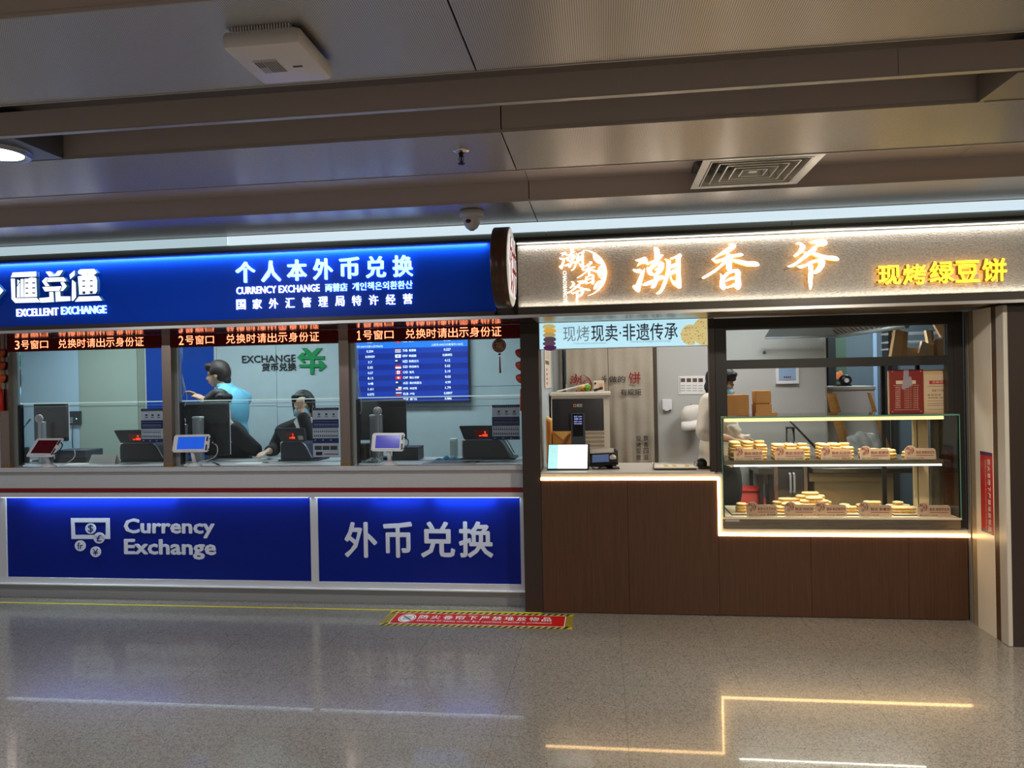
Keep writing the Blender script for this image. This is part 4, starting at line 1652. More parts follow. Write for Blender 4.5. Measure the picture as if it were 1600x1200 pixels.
# chef hat hung on the wall
hp = at(1081, 650, Y=YBK-.06)
t = thing('cloth_hat', 'white cloth hat hanging on the bakery wall under the notice', 'hat', (hp.x, YBK-.06, hp.z-.1))
b = B()
b.lathe([(.085, -.105), (.09, -.06), (.10, -.02), (.105, .02), (.095, .06), (.06, .09), (0, .10)], (hp.x, YBK-.10, hp.z), seg=32, sy=.6)
for v in b.bm.verts:
    d = v.co-Vector((hp.x, YBK-.10, hp.z))
    v.co.x += .007*math.sin(d.z*70+d.x*40)
    v.co.z += d.x*.12+.006*math.sin(d.x*60)
b.build('crown', mat('hat_cloth', (222, 216, 206), rough=.9), t, True)
b = B().lathe([(.092, -.118), (.098, -.115), (.097, -.035), (.091, -.04)], (hp.x, YBK-.10, hp.z), seg=32, sy=.6)
for v in b.bm.verts:
    d = v.co-Vector((hp.x, YBK-.10, hp.z))
    v.co.z += d.x*.15
b.build('band', mat('hat_band', (232, 228, 220), rough=.9), t, True)
B().cyl((hp.x, YBK-.06, hp.z+.09), (hp.x, YBK-.001, hp.z+.1), .005).build('hook', m_steel, t)
# breaker box on the kitchen wall
t = thing('breaker_box', 'white electrical breaker box with a pale blue window on the kitchen wall', 'breaker box', (wx(1230), YBK-.02, at(1230, 600, Y=YBK).z))
pbox(1212.5, 570, 1248.5, 600, YBK-.03, .029, bev=.004).build('case', m_plastic_w, t)
pbox(1217, 573, 1243.5, 594, YBK-.034, .004).build('window_lid', mat('breaker_lid', (150, 178, 210), rough=.15), t)
b = B()
for k in range(4):
    pbox(1225+k*3, 588, 1227+k*3, 590.5, YBK-.036, .002, b)
b.build('switch_row', mat('breaker_red', (90, 60, 62), rough=.5), t)
t = thing('wall_plug', 'small dark round plug on the bare kitchen wall', 'plug', (wx(1194), YBK-.006, at(1194, 551, Y=YBK).z))
q = at(1194, 551, Y=YBK)
B().lathe([(.013, 0), (.013, .006), (.007, .008)], (q.x, YBK, q.z), axis='Y', seg=20).build('rim', mat('plug_dark', (70, 64, 58), rough=.4), t)
# ================================================================== things on the exchange counter
ZCT = 1.0175
m_tabw = mat('tablet_white', (226, 226, 230), rough=.3)


def frame_of(p_bl, p_br, p_tl, thick):
    """matrix from a local box (u right, v up, w out of the face) to the plane of three corner points"""
    U = (p_br-p_bl)
    V = (p_tl-p_bl)
    n = U.cross(V).normalized()
    return p_bl, U, V, n


def slab(b, O, U, V, n, u0, u1, v0, v1, w0, w1, bev=0):
    """box in the frame (O, U, V, n); u,v in fractions, w in metres towards the viewer (-n side when n points away)"""
    P = []
    for w in (w0, w1):
        for (u, v) in ((u0, v0), (u1, v0), (u1, v1), (u0, v1)):
            P.append(b.bm.verts.new(O+U*u+V*v+n*w))
    fs = [(0, 1, 2, 3), (7, 6, 5, 4), (0, 4, 5, 1), (1, 5, 6, 2), (2, 6, 7, 3), (3, 7, 4, 0)]
    F = [b.bm.faces.new([P[i] for i in f]) for f in fs]
    if bev:
        es = list(set(e for f in F for e in f.edges))
        bmesh.ops.bevel(b.bm, geom=es, offset=bev, segments=2, affect='EDGES')


def tablet_stand(label, cx, y, w, h, zc, tilt, yaw, screen_col, es, side=1):
    """white counter tablet: tilted body, screen, side clip and pen, post and foot"""
    t = thing('tablet_stand', label, 'tablet', (cx, y, ZCT))
    R = Euler((math.radians(-tilt), 0, math.radians(yaw))).to_matrix()
    U, V = R @ Vector((w, 0, 0)), R @ Vector((0, 0, h))
    O = Vector((cx, y-.03, zc))-U*.5-V*.5
    n = (R @ Vector((0, -1, 0)))
    b = B()
    slab(b, O, U, V, n, 0, 1, 0, 1, -.014, 0, bev=.009)
    b.build('body', m_tabw, t)
    b = B()
    slab(b, O, U, V, n, .13, .87, .16, .86, .0003, .0012)
    b.build('screen', mat('tab_screen_%d_%d_%d' % screen_col, screen_col, rough=.12, es=es, emit=screen_col), t)
    b = B()
    for k in range(12):
        slab(b, O, U, V, n, .3+k*.035, .317+k*.035, .06, .085, .0003, .0008)
    b.build('key_row', mat('tab_keys', (120, 120, 126), rough=.5), t)
    b = B()
    slab(b, O, U, V, n, .92, .955, .08, .4, .0005, .006)
    slab(b, O, U, V, n, .92, .955, .6, .86, .0005, .006)
    b.build('pen', m_plastic_k, t)
    c0 = O+U*.99+V*.75
    c1 = O+U*.99+V*.12
    B().tube(spline([c0, c0+U*.12+V*-.15+n*.0, c0+U*.13+V*-.42, c1]), .0042).build('pen_cord', m_plastic_k, t)
    b = B()
    b.cyl((cx, y+.012, ZCT+.02), O+U*.5+V*.3-n*.014, .015, .013)
    b.build('post', m_tabw, t)
    b = B().lathe([(.058, 0), (.058, .006), (.04, .016), (.02, .026)], (cx, y+.012, ZCT), seg=32, sy=.75)
    b.build('foot', m_tabw, t)
    return t


q = at(70, 698, Y=5.14)
tablet_stand('white tablet on a stand with a dark red screen at window three', at(74, 725, Y=5.14).x, 5.145, .262, .17, q.z+.0, 38, -8, (52, 6, 14), .55)
q = at(302, 692, Y=5.14)
tablet_stand('white tablet on a stand with a bright blue screen at window two', at(302, 725, Y=5.14).x, 5.145, .275, .135, q.z, 18, 6, (34, 84, 200), .75)
q = at(609, 690, Y=5.14)
tablet_stand('white tablet on a stand with a violet screen at window one', at(608, 725, Y=5.14).x, 5.145, .25, .135, q.z, 16, -4, (62, 58, 160), .6)
m_metalgrey = mat('device_silver', (170, 170, 176), rough=.3, metal=.5)


def face_camera(label, cx, y, zc, r=.033, post=True):
    t = thing('intercom_camera', label, 'camera', (cx, y, ZCT))
    b = B().lathe([(r, 0), (r+.001, .012), (r*.86, .018), (r*.5, .021), (0, .022)], (cx, y, zc), axis='Y', seg=32)
    b.build('round_head', mat('camera_pinkgrey', (196, 186, 188), rough=.35, metal=.3), t)
    b = B().box(cx-.026, cx+.026, y+.004, y+.04, ZCT, zc-r*.8, bev=.006)
    b.build('column', m_metalgrey, t)
    B().box(cx-.004, cx+.004, y, y+.004, ZCT+.01, zc-r*.85).build('trim_line', m_plastic_w, t)
    return t


for lab, px, py in (('round-headed silver intercom in front of the monitor at window three', 62, 654), ('round-headed silver intercom in front of the big monitor at window two', 284.5, 657.5), ('round-headed silver intercom in front of the monitor at window one', 590.5, 642.5)):
    q = at(px, py, Y=5.40)
    face_camera(lab, q.x, 5.40, q.z)
for lab, px, top in (('square grey intercom column beside the round one at window two', 305, 651), ('rounded grey intercom column beside the round one at window one', 583, 648)):
    q = at(px, top, Y=5.44)
    t = thing('intercom_column', lab, 'intercom', (q.x, 5.45, ZCT))
    B().box(q.x-.036, q.x+.036, 5.45, 5.51, ZCT, q.z-.02, bev=.008).build('body', m_metalgrey, t)
    B().box(q.x-.038, q.x+.038, 5.448, 5.512, q.z-.02, q.z, bev=.008).build('cap', mat('cap_pale', (210, 222, 226), rough=.3), t)


def monitor_back(label, x0, x1, z0, z1, y, yaw=0, ringlogo=True, logo_mat=None):
    """desk monitor seen from behind"""
    cx = (x0+x1)/2
    t = thing('monitor', label, 'monitor', (cx, y+.03, ZCT))
    R = Matrix.Translation((cx, y, 0)) @ Matrix.Rotation(math.radians(yaw), 4, 'Z') @ Matrix.Translation((-cx, -y, 0))
    b = B().box(x0, x1, y, y+.035, z0, z1, bev=.012)
    b.bm.transform(R)
    b.build('housing', m_plastic_d, t, smooth='auto')
    b = B().box(x0+.004, x1-.004, y+.036, y+.04, z0+.004, z1-.004)
    b.bm.transform(R)
    b.build('screen', mat('screen_glow', (200, 215, 230), es=.4), t)
    if ringlogo:
        bm = curve_shape([[[(cx+.022*math.cos(a*PI/16), y-.001, z1-.055+.022*math.sin(a*PI/16)) for a in range(32)],
                           [(cx+.019*math.cos(a*PI/16), y-.001, z1-.055+.019*math.sin(a*PI/16)) for a in range(32)]]], (0, -1, 0), .001)
        bm.transform(R)
        me = bpy.data.meshes.new('ring_mark')
        bm.to_mesh(me)
        bm.free()
        link_mesh('ring_mark', me, mat('ring_grey', (96, 98, 104), rough=.4), t)
    b = B().box(cx-.04, cx+.04, y-.03, y-.002, ZCT+.01, (z0+z1)/2, bev=.01)
    b.build('stand', m_plastic_d, t)
    B().box(cx-.11, cx+.11, y-.075, y+.09, ZCT, ZCT+.012, bev=.004).build('foot', m_plastic_d, t)
    return t


a, c = at(49, 690, Y=5.62), at(106, 630, Y=5.62)
monitor_back('dark monitor seen from behind at window three', a.x, c.x, a.z+.0, c.z, 5.62, -8)
a, c = at(271, 712, Y=5.6), at(356, 628, Y=5.6)
monitor_back('big black monitor seen from behind hiding the seated clerk at window two', a.x, c.x, a.z, c.z, 5.6, 0)
a, c = at(549, 688, Y=5.62), at(633, 624, Y=5.62)
monitor_back('black monitor seen from behind below the rate screen at window one', a.x, c.x, a.z, c.z, 5.62, 5)

# gooseneck microphone
q = at(36, 700, Y=5.58)
t = thing('gooseneck_microphone', 'thin gooseneck microphone at the left of window three', 'microphone', (q.x, 5.58, ZCT))
B().box(q.x-.03, q.x+.03, 5.54, 5.62, ZCT, ZCT+.03, bev=.006).build('base', m_plastic_k, t)
pts = [Vector((q.x, 5.58, ZCT+.03)), at(33.5, 690, Y=5.58), at(36, 672, Y=5.58), at(42, 662, Y=5.58)]
B().tube(spline(pts), .003).build('neck', m_plastic_d, t)
B().tube([at(42, 662, Y=5.58), at(47.5, 655, Y=5.58)], [.006, .007]).build('head', m_plastic_k, t)
# wall keypad phone
t = thing('door_keypad', 'dark wall keypad with a tiny green light on the pale blue panel', 'keypad', at(115, 665, Y=6.98))
pbox(106, 642.5, 124.5, 664, 6.965, .034, bev=.006).build('case', mat('keypad_blue', (26, 38, 52), rough=.35), t)
b = B()
for r in range(4):
    for k in range(3):
        pbox(108.5+k*1.9, 652.5+r*2.3, 109.8+k*1.9, 653.9+r*2.3, 6.963, .003, b)
b.build('key_grid', mat('key_pale', (170, 180, 186)), t)
pbox(118.4, 653.5, 120.2, 655.2, 6.963, .003).build('status_light', emi('green_light', (120, 255, 190), 1.5), t)
B().tube(spline([at(114, 664, Y=6.97), at(113, 680, Y=6.97), at(113.5, 705, Y=6.97), at(112, 740, Y=6.97)]), .004).build('cord', m_plastic_k, t)
# scanner box and papers, desk card
a, c = at(80, 721, Y=5.45), at(131, 704, Y=5.45)
t = thing('document_scanner', 'low dark document scanner on the counter behind the red-screen tablet', 'scanner', ((a.x+c.x)/2, 5.55, ZCT))
B().box(a.x, c.x, 5.47, 5.70, ZCT, ZCT+.03, bev=.004).build('base', m_plastic_k, t)
B().box(a.x+.005, c.x-.005, 5.48, 5.69, ZCT+.031, c.z+.0, bev=.008).build('lid', mat('scanner_lid', (32, 46, 60), rough=.4), t)
a, c = at(139, 722, Y=5.36), at(180, 707, Y=5.36)
t = thing('desk_card', 'white tent card reading service suspended on the counter at window three', 'card', ((a.x+c.x)/2, 5.38, ZCT))
zt = ZCT+.07
b = B()
b.poly([(a.x, 5.35, ZCT+.0005), (c.x, 5.35, ZCT+.0005), (c.x-.006, 5.385, zt), (a.x+.006, 5.385, zt)], (0, .002, 0))
b.build('front', m_paper, t)
b = B()
b.poly([(a.x, 5.425, ZCT+.0005), (c.x, 5.425, ZCT+.0005), (c.x-.006, 5.389, zt), (a.x+.006, 5.389, zt)], (0, .002, 0))
b.build('back', m_paper, t)
me = glyphs('暂停服务', .01, False)
put(me, (a.x+.045, 5.3755, ZCT+.047), (.105, 0, 0), (0, .0105, .021), (0, -.001, .0004))
link_mesh('lettering', me, m_ink, t)
b = B()
for k in range(2):
    b.box(a.x+.03, c.x-.03, 5.3545+k*.008, 5.3555+k*.008, ZCT+.016+k*.016, ZCT+.018+k*.016)
b.build('small_print', mat('print_grey', (150, 150, 150)), t)


def paper(label, corners, y_is_z=ZCT, thick=.0012, m=None, cat='paper'):
    pts = [at(px, py, Z=y_is_z) for (px, py) in corners]
    cen = sum(pts, Vector())/len(pts)
    b = B().poly([(p.x, p.y, y_is_z) for p in pts], (0, 0, thick))
    return tag(b.build('paper_sheet', m or m_paper), label, cat)


def sheet(label, cx, cy, w, d, rz, m=None, z=ZCT):
    b = B().box(cx-w/2, cx+w/2, cy-d/2, cy+d/2, z, z+.0015, rot=(0, 0, rz))
    return tag(b.build('paper_sheet', m or m_paper), label, 'paper')


sheet('loose white sheet on the counter beside the desk card', at(118, 724, Y=5.3).x, 5.36, .21, .12, .3)
sheet('white form on the counter between the tablet and the counting machine at window two', at(390, 724, Y=5.3).x, 5.34, .24, .14, -.2)
sheet('white slip on the counter in front of the counting machine at window two', at(423, 722, Y=5.4).x, 5.40, .12, .1, .2)


def counting_machine(label, cx, y, w, turn=0):
    """banknote counter: tapered dark body, tilted display head with a red readout, curved side rails, base tray"""
    t = thing('banknote_counter', label, 'counting machine', (cx, y+.1, ZCT))
    R = Matrix.Translation((cx, y+.1, 0)) @ Matrix.Rotation(math.radians(turn), 4, 'Z') @ Matrix.Translation((-cx, -y-.1, 0))
    x0, x1 = cx-w/2, cx+w/2
    md = mat('counter_navy', (34, 38, 50), rough=.4)

    def bld(b, nm, m, sm=False):
        b.bm.transform(R)
        return b.build(nm, m, t, sm)
    b = B().box(x0-.015, x1+.03, y-.01, y+.24, ZCT, ZCT+.014, bev=.004)
    bld(b, 'base', m_plastic_k)
    prof = [(x0, ZCT+.0145), (x1, ZCT+.0145), (x1-.01, ZCT+.03), (x1-.07, ZCT+.135), (x1-.09, ZCT+.15), (x0+.012, ZCT+.15), (x0, ZCT+.13)]
    b = B().poly([(p[0], y, p[1]) for p in prof], (0, .2, 0))
    bmesh.ops.bevel(b.bm, geom=list(b.bm.edges), offset=.006, segments=2, affect='EDGES')
    bld(b, 'body', md)
    hz0, hz1 = ZCT+.155, ZCT+.262
    b = B().poly([(x0+.015, y-.012, hz0), (x1-.055, y-.012, hz0), (x1-.04, y-.055, hz1), (x0-.015, y-.055, hz1)], (0, .05, .0))
    bmesh.ops.bevel(b.bm, geom=list(b.bm.edges), offset=.005, segments=2, affect='EDGES')
    hd = bld(b, 'display_head', md)
    sl = lambda v: y-.0135-.043*v
    u0, u1 = x0+w*.28, x0+w*.56
    b = B().poly([(u0, sl(.15)-.001, hz0+.107*.15), (u1, sl(.15)-.001, hz0+.107*.15), (u1, sl(.72)-.001, hz0+.107*.72), (u0, sl(.72)-.001, hz0+.107*.72)], (0, -.0015, 0))
    b.bm.transform(R)
    rd = b.build('readout', mat('readout_dark', (36, 8, 8), rough=.2, es=.1, emit=(160, 10, 0)), hd)
    b = B()
    for (ua, ub, va, vb) in ((.55, .92, .15, .4), (.72, .8, .5, .62), (.7, .82, .66, .78), (.3, .48, .17, .3)):
        v0_, v1_ = .15+.57*va, .15+.57*vb
        p0, p1 = u0+(u1-u0)*ua, u0+(u1-u0)*ub
        b.poly([(p0, sl(v0_)-.003, hz0+.107*v0_), (p1, sl(v0_)-.003, hz0+.107*v0_), (p1, sl(v1_)-.003, hz0+.107*v1_), (p0, sl(v1_)-.003, hz0+.107*v1_)], (0, -.0008, 0))
    b.bm.transform(R)
    b.build('digits', emi('readout_red', (255, 50, 16), 2.2), rd)
    b = B().poly([(x0+w*.64, sl(.15)-.001, hz0+.107*.15), (x0+w*.8, sl(.15)-.001, hz0+.107*.15), (x0+w*.8, sl(.45)-.001, hz0+.107*.45), (x0+w*.64, sl(.45)-.001, hz0+.107*.45)], (0, -.001, 0))
    b.bm.transform(R)
    b.build('sticker', mat('sticker_grey', (170, 165, 150), rough=.6), hd)
    b = B()
    for yy in (y-.004, y+.2):
        b.tube(spline([(x1-.082, yy, ZCT+.152), (x1-.045, yy, ZCT+.12), (x1-.012, yy, ZCT+.06), (x1+.006, yy, ZCT+.03)]), .005)
    bld(b, 'side_rail', m_metalgrey)
    b = B().box(x0-.012, x0-.001, y+.02, y+.05, ZCT+.02, ZCT+.15, bev=.003)
    bld(b, 'hinge', m_plastic_w)
    return t


counting_machine('dark banknote counter at window three, left of the blue poster', at(219, 690, Y=5.47).x, 5.47, .36, 4)
counting_machine('dark banknote counter at window two, in front of the masked clerk', at(464, 690, Y=5.44).x, 5.44, .27, -6)
counting_machine('dark banknote counter at window one, under the poster at right', at(760, 690, Y=5.47).x, 5.47, .37, 0)


def glass_poster(label, px0, px1, py0, py1, tall=False):
    """blue and white notice on the inner side of the pane"""
    Y = 5.155+.045
    t = thing('glass_poster', label, 'poster', at((px0+px1)/2, py1, Y=Y))
    pbox(px0, py0, px1, py1, Y, .0015).build('sheet', mat('poster_white', (206, 204, 212), rough=.5), t)
    s = (px1-px0)/42.0
    yb = 690 if tall else py1
    mb = mat('poster_blue', (32, 62, 150), rough=.5)
    mn = mat('poster_navy', (24, 34, 84), rough=.5)
    Yp = Y-.0008
    top = py0
    H = (yb-top)
    b = B()
    pbox(px0, top, px1, top+H*.075, Yp, .0006, b)
    b.build('header_band', mn, t)
    pbox(px0, top+H*.345, px1, top+H*.6, Yp, .0006).build('middle_band', mb, t)
    pbox(px0, top+H*.9, px1, top+H*1.0+(2.5 if tall else 0), Yp, .0006).build('footer_band', mb, t)
    b = B()
    for k, c in enumerate((.24, .52, .80)):
        x = px0+(px1-px0)*c
        pbox(x-1.6, top+H*.165, x+1.6, top+H*.225, Yp, .0006, b)
        pbox(x-2.6, top+H*.255, x+2.6, top+H*.275, Yp, .0006, b)
    b.build('icon_row', mat('poster_icon', (70, 84, 96), rough=.6), t)
    b = B()
    for r, (v, hh, wd) in enumerate(((.03, .028, .06), (.40, .018, .05), (.47, .05, .05), (.54, .018, .05), (.935, .04, .12))):
        k = px0+2.5
        while k < px1-2.5:
            ww = (px1-px0)*wd*.6
            pbox(k, top+H*v, k+ww, top+H*(v+hh), Yp-.0005, .0004, b)
            k += (px1-px0)*wd*(1.15 if r != 4 else 2.5)
    b.build('print_lines', mat('poster_print_pale', (190, 200, 230), rough=.6), t)
    b = B()
    for (v, hh) in ((.635, .016), (.68, .045), (.80, .06)):
        k = px0+2
        while k < px1-3:
            pbox(k, top+H*v, k+1.9*s, top+H*(v+hh), Yp-.0002, .0004, b)
            k += 3.3*s
    b.build('print_lines', mat('poster_print_dark', (96, 92, 110), rough=.6), t)
    if tall:
        b = B()
        for k in range(3):
            x = px0+3.2+k*12.2
            pbox(x, 697, x+min(10.8, px1-.4-x), 703, Yp, .0006, b)
        b.build('photo_row', mat('poster_photo', (60, 74, 90), rough=.5), t)
        b = B()
        for k in range(3):
            x = px0+3.2+k*12.2
            pbox(x, 697, x+min(10.8, px1-.4-x), 702.5, Yp-.0004, .0003, b)
        b.build('photo_top', mat('poster_photo_blue', (90, 110, 120), rough=.5), t)
        for k in range(3):
            x = px0+3.2+k*12.2
            pbox(x, 696.5, x+min(10.8, px1-.4-x), 703, Yp, .0004).build('orange_photo', mat('poster_orange', (226, 100, 30), rough=.5), t)
        pbox(px0+5, 706, px0+15, 711.5, Yp, .0006).build('card_picture', mat('poster_maroon', (60, 22, 28), rough=.5), t)
        pbox(px0+18, 708.8, px1-.5, 710.3, Yp, .0006).build('pink_rule', mat('poster_pink', (206, 80, 120), rough=.5), t)
    return t


def see_through(m, f=.5):
    """thin printed film: part of the light comes through from behind"""
    nt, nn, L, b = nodes(m)
    out = [n for n in nn if n.type == 'OUTPUT_MATERIAL'][0]
    tl = N(nt, 'ShaderNodeBsdfTranslucent')
    tl.inputs[0].default_value = b.inputs['Base Color'].default_value
    mx = N(nt, 'ShaderNodeMixShader')
    mx.inputs[0].default_value = f
    L.new(b.outputs[0], mx.inputs[1])
    L.new(tl.outputs[0], mx.inputs[2])
    L.new(mx.outputs[0], out.inputs[0])


glass_poster('blue and white poster on the glass at the right end of window three', 220.5, 254.6, 638.5, 691)
glass_poster('longer blue and white poster with orange pictures on the glass at window two', 488.6, 529.3, 637, 714, tall=True)
glass_poster('blue and white poster on the glass at the right end of window one', 769, 812, 632.5, 687)

for nm in list(MATS):
    if nm.startswith('poster_') and nm not in ('poster_cream', 'poster_line', 'poster_brown', 'poster_redprint'):
        see_through(MATS[nm], .6)

# black cash box, sponge case, cup, glove-like blue cloth, glasses, cables
a, c = at(612, 721, Y=5.46), at(652, 699, Y=5.46)
t = thing('cash_box', 'black box on the counter behind the violet tablet at window one', 'box', ((a.x+c.x)/2, 5.55, ZCT))
B().box(a.x, c.x, 5.48, 5.66, ZCT, c.z-.012, bev=.003).build('body', m_plastic_d, t)
B().box(a.x-.002, c.x+.002, 5.478, 5.662, c.z-.011, c.z, bev=.003).build('lid', m_plastic_k, t)
a, c = at(702, 713, Y=5.62), at(713.5, 685, Y=5.62)
t = thing('desk_caddy', 'tall white plastic holder on the counter left of the banknote counter at window one', 'holder', ((a.x+c.x)/2, 5.64, ZCT))
B().box(a.x, c.x, 5.61, 5.68, ZCT, c.z, bev=.012).build('body', mat('holder_white', (206, 224, 226), rough=.3), t, smooth='auto')
B().box(a.x+.012, c.x-.012, 5.604, 5.61, ZCT+.02, c.z-.02).build('front_panel', mat('holder_grey', (170, 190, 194), rough=.3), t)
q = at(698, 711, Y=5.5)
bm = bmesh.new()
nx, ny = 16, 8
vs = [[bm.verts.new((q.x-.09+.2*i/nx, 5.44+.11*k/ny, ZCT+.003+.028*abs(math.sin(i*.55+k*.2))*math.sin(PI*i/nx)*math.sin(PI*(k+.5)/(ny+1)))) for k in range(ny+1)] for i in range(nx+1)]
for i in range(nx):
    for k in range(ny):
        bm.faces.new((vs[i][k], vs[i+1][k], vs[i+1][k+1], vs[i][k+1])).smooth = True
r = bmesh.ops.solidify(bm, geom=list(bm.faces), thickness=.003)
me = bpy.data.meshes.new('cleaning_cloth')
bm.to_mesh(me)
bm.free()
tag(link_mesh('cleaning_cloth', me, mat('cloth_blue', (38, 130, 176), rough=.8)), 'crumpled blue cloth on the counter behind the pay tray', 'cloth')
t = thing('pen', 'black pen lying on the counter before the banknote counter at window one', 'pen', at(745, 721, Z=ZCT+.005))
p0, p1 = at(737, 720.5, Z=ZCT+.006), at(749, 721, Z=ZCT+.006)
B().cyl(p0, p1, .005).build('barrel', m_plastic_k, t)
B().cyl(p1, p1+(p1-p0)*.15, .005, .001).build('tip', m_metalgrey, t)
t = thing('pen', 'dark pen lying on the counter under the screen-side cord at window two', 'pen', at(340, 725, Z=ZCT+.005))
p0, p1 = at(332, 722, Z=ZCT+.006), at(343, 726, Z=ZCT+.006)
B().cyl(p0, p1, .005).build('barrel', m_plastic_k, t)
B().cyl(p1, p1+(p1-p0)*.15, .005, .001).build('tip', m_metalgrey, t)


def cable(label, pts, r=.0035, m=None, nm='cable', cat='cable'):
    return tag(B().tube(spline(pts, 7), r).build(nm, m or m_plastic_w, None, True), label, cat)


P5 = lambda px, py, Y=5.3: at(px, py, Y=Y)
cable('white charging cable looping beside the red-screen tablet', [P5(116, 703, 5.25), P5(117, 712, 5.24), P5(110, 720, 5.22), Vector((at(95, 722, Y=5.22).x, 5.22, ZCT+.004)), Vector((at(82, 722, Y=5.2).x, 5.2, ZCT+.004))])
cable('white charging cable looping from the blue-screen tablet', [P5(331, 691, 5.16), P5(339, 697, 5.18), P5(339, 709, 5.19), P5(330, 717, 5.2), P5(312, 722, 5.2), Vector((at(306, 724, Y=5.2).x, 5.21, ZCT+.004))])
cable('white cord hanging over the blue wall in window two, left strand', [Vector((P5(283, 538, 5.3).x, 5.3, 2.458)), P5(283, 538, 5.3), P5(284, 556, 5.3), P5(283, 580, 5.3), P5(287, 606, 5.3), P5(286, 618, 5.3), P5(281.5, 626, 5.3)], .0032)
cable('white cord hanging over the blue wall in window two, right strand', [Vector((P5(285, 538, 5.31).x, 5.31, 2.458)), P5(285, 538, 5.31), P5(284, 580, 5.31), P5(289, 606, 5.31), P5(292, 622, 5.31), P5(289, 633, 5.31), P5(282, 637, 5.31)], .0032)
cable('white cord hanging in front of the rate screen at window one', [Vector((P5(553, 533, 5.28).x, 5.28, 2.458)), P5(553, 533, 5.28), P5(556, 570, 5.28), P5(562, 610, 5.28), P5(565, 636, 5.28), P5(562, 648, 5.28), P5(557, 653, 5.28)], .0032)
cable('thin grey cord looping at the left jamb of window one', [P5(549, 586, 5.27), P5(552.5, 600, 5.27), P5(553, 612, 5.27), P5(550, 626, 5.27)], .0026, m_metalgrey)
rnd = random.Random(4)
for k in range(3):
    pts = []
    for j in range(9):
        pts.append(Vector((at(572+8*k+rnd.random()*8, 715, Y=5.30).x, 5.27+rnd.random()*.09, ZCT+.004+.04*rnd.random())))
    cable(('white', 'grey', 'pale')[k]+' tangled cord in the heap left of the violet tablet', pts, .0034, (m_plastic_w, m_metalgrey, mat('cord_pale', (200, 206, 196), rough=.5))[k])
for k, (px, Y) in enumerate(((31, 5.3), (296, 5.28))):
    pts = [Vector((at(px-12, 715, Y=Y).x, Y, ZCT+.02)), Vector((at(px-2, 715, Y=Y).x, Y-.02, ZCT+.004)), Vector((at(px+9, 715, Y=Y).x, Y, ZCT+.005)), Vector((at(px+16, 715, Y=Y).x, Y-.03, ZCT+.006))]
    cable(('thin white cord at the foot of the left jamb of window three', 'thin white cord beside the foot of the blue-screen tablet')[k], pts, .0028)
# dark power strip / gear behind the left jambs
for k, (px0, px1, lab) in enumerate(((14, 30, 'dark terminal box in the left corner of window three'), (553, 571, 'dark olive terminal box in the left corner of window one'))):
    a, c = at(px0, 722, Y=5.36), at(px1, 700 if k == 0 else 694, Y=5.36)
    t = thing('terminal_box', lab, 'box', ((a.x+c.x)/2, 5.42, ZCT))
    B().box(a.x, c.x, 5.38, 5.47, ZCT, c.z, bev=.006).build('case', m_plastic_d if k == 0 else mat('olive_box', (72, 66, 48), rough=.5), t)
    B().box(a.x+.01, c.x-.02, 5.376, 5.38, ZCT+.02, c.z-.03).build('socket', m_plastic_k, t)
q = at(554, 668, Y=5.26)
t = thing('remote_holder', 'brown card reader strapped to the left jamb of window one', 'card reader', (q.x, 5.26, at(554, 681, Y=5.26).z))
a, c = at(551, 681, Y=5.25), at(556.5, 651, Y=5.25)
B().box(a.x, c.x, 5.24, 5.26, a.z, c.z, bev=.003).build('body', mat('reader_brown', (96, 74, 74), rough=.4), t)
B().box(a.x-.02, a.x, 5.2, 5.25, (a.z+c.z)/2-.01, (a.z+c.z)/2+.01).build('arm', m_metalgrey, t)
t = thing('power_adapter', 'white power adapter hanging on a cord in window one', 'adapter', at(554, 648, Y=5.28))
a, c = at(551.5, 648, Y=5.275), at(556.5, 630, Y=5.275)
B().box(a.x, c.x, 5.275, 5.3, a.z, c.z, bev=.004).build('body', m_plastic_w, t)
B().tube([at(554, 630, Y=5.285), at(553, 606, Y=5.285)], .003).build('cord', m_plastic_w, t)

# festive ornaments
m_fred = mat('festive_red', (168, 22, 34), rough=.5)
m_forange = noisy(mat('festive_orange', (196, 70, 20), rough=.5), 60, .3)
m_fgold = mat('festive_gold', (206, 150, 60), rough=.35, metal=.5)
q = at(780, 545, Y=5.26)
r_ = 11/1138*5.26
t = thing('paper_ornament', 'round red paper-cut ornament with a tassel hanging in window one', 'ornament', (q.x, 5.26, at(780, 583, Y=5.26).z))
zc = at(780, 540, Y=5.26).z
B().lathe([(r_, -.003), (r_, .003)], (q.x, 5.26, zc), axis='Y', seg=40).build('disc', m_fred, t)
bm = curve_shape([[[(q.x+.043*math.cos(a*PI/16), 5.256, zc+.043*math.sin(a*PI/16)) for a in range(32)], [(q.x+.039*math.cos(a*PI/16), 5.256, zc+.039*math.sin(a*PI/16)) for a in range(32)]]], (0, -1, 0), .001)
me = bpy.data.meshes.new('ring')
bm.to_mesh(me)
bm.free()
link_mesh('ring', me, mat('paper_pale', (226, 200, 190), rough=.6), t)
lettering('fortune_character', [('福', q.x-.028, q.x+.028, zc-.03, zc+.03, 5.2565, .001, .01)], mat('ornament_gold', (222, 190, 120), rough=.5), t)
B().ball((q.x+.002, 5.26, zc-r_-.012), (.011, .008, .008)).build('knot', m_fred, t)
z1_ = at(780, 583, Y=5.26).z
B().cyl((q.x+.003, 5.26, zc-r_-.03), (q.x+.004, 5.26, z1_), .004, .0075).build('tassel', m_fred, t)
B().cyl((q.x, 5.26, zc+r_), (q.x, 5.26, 2.459), .0012).build('string', m_fred, t)


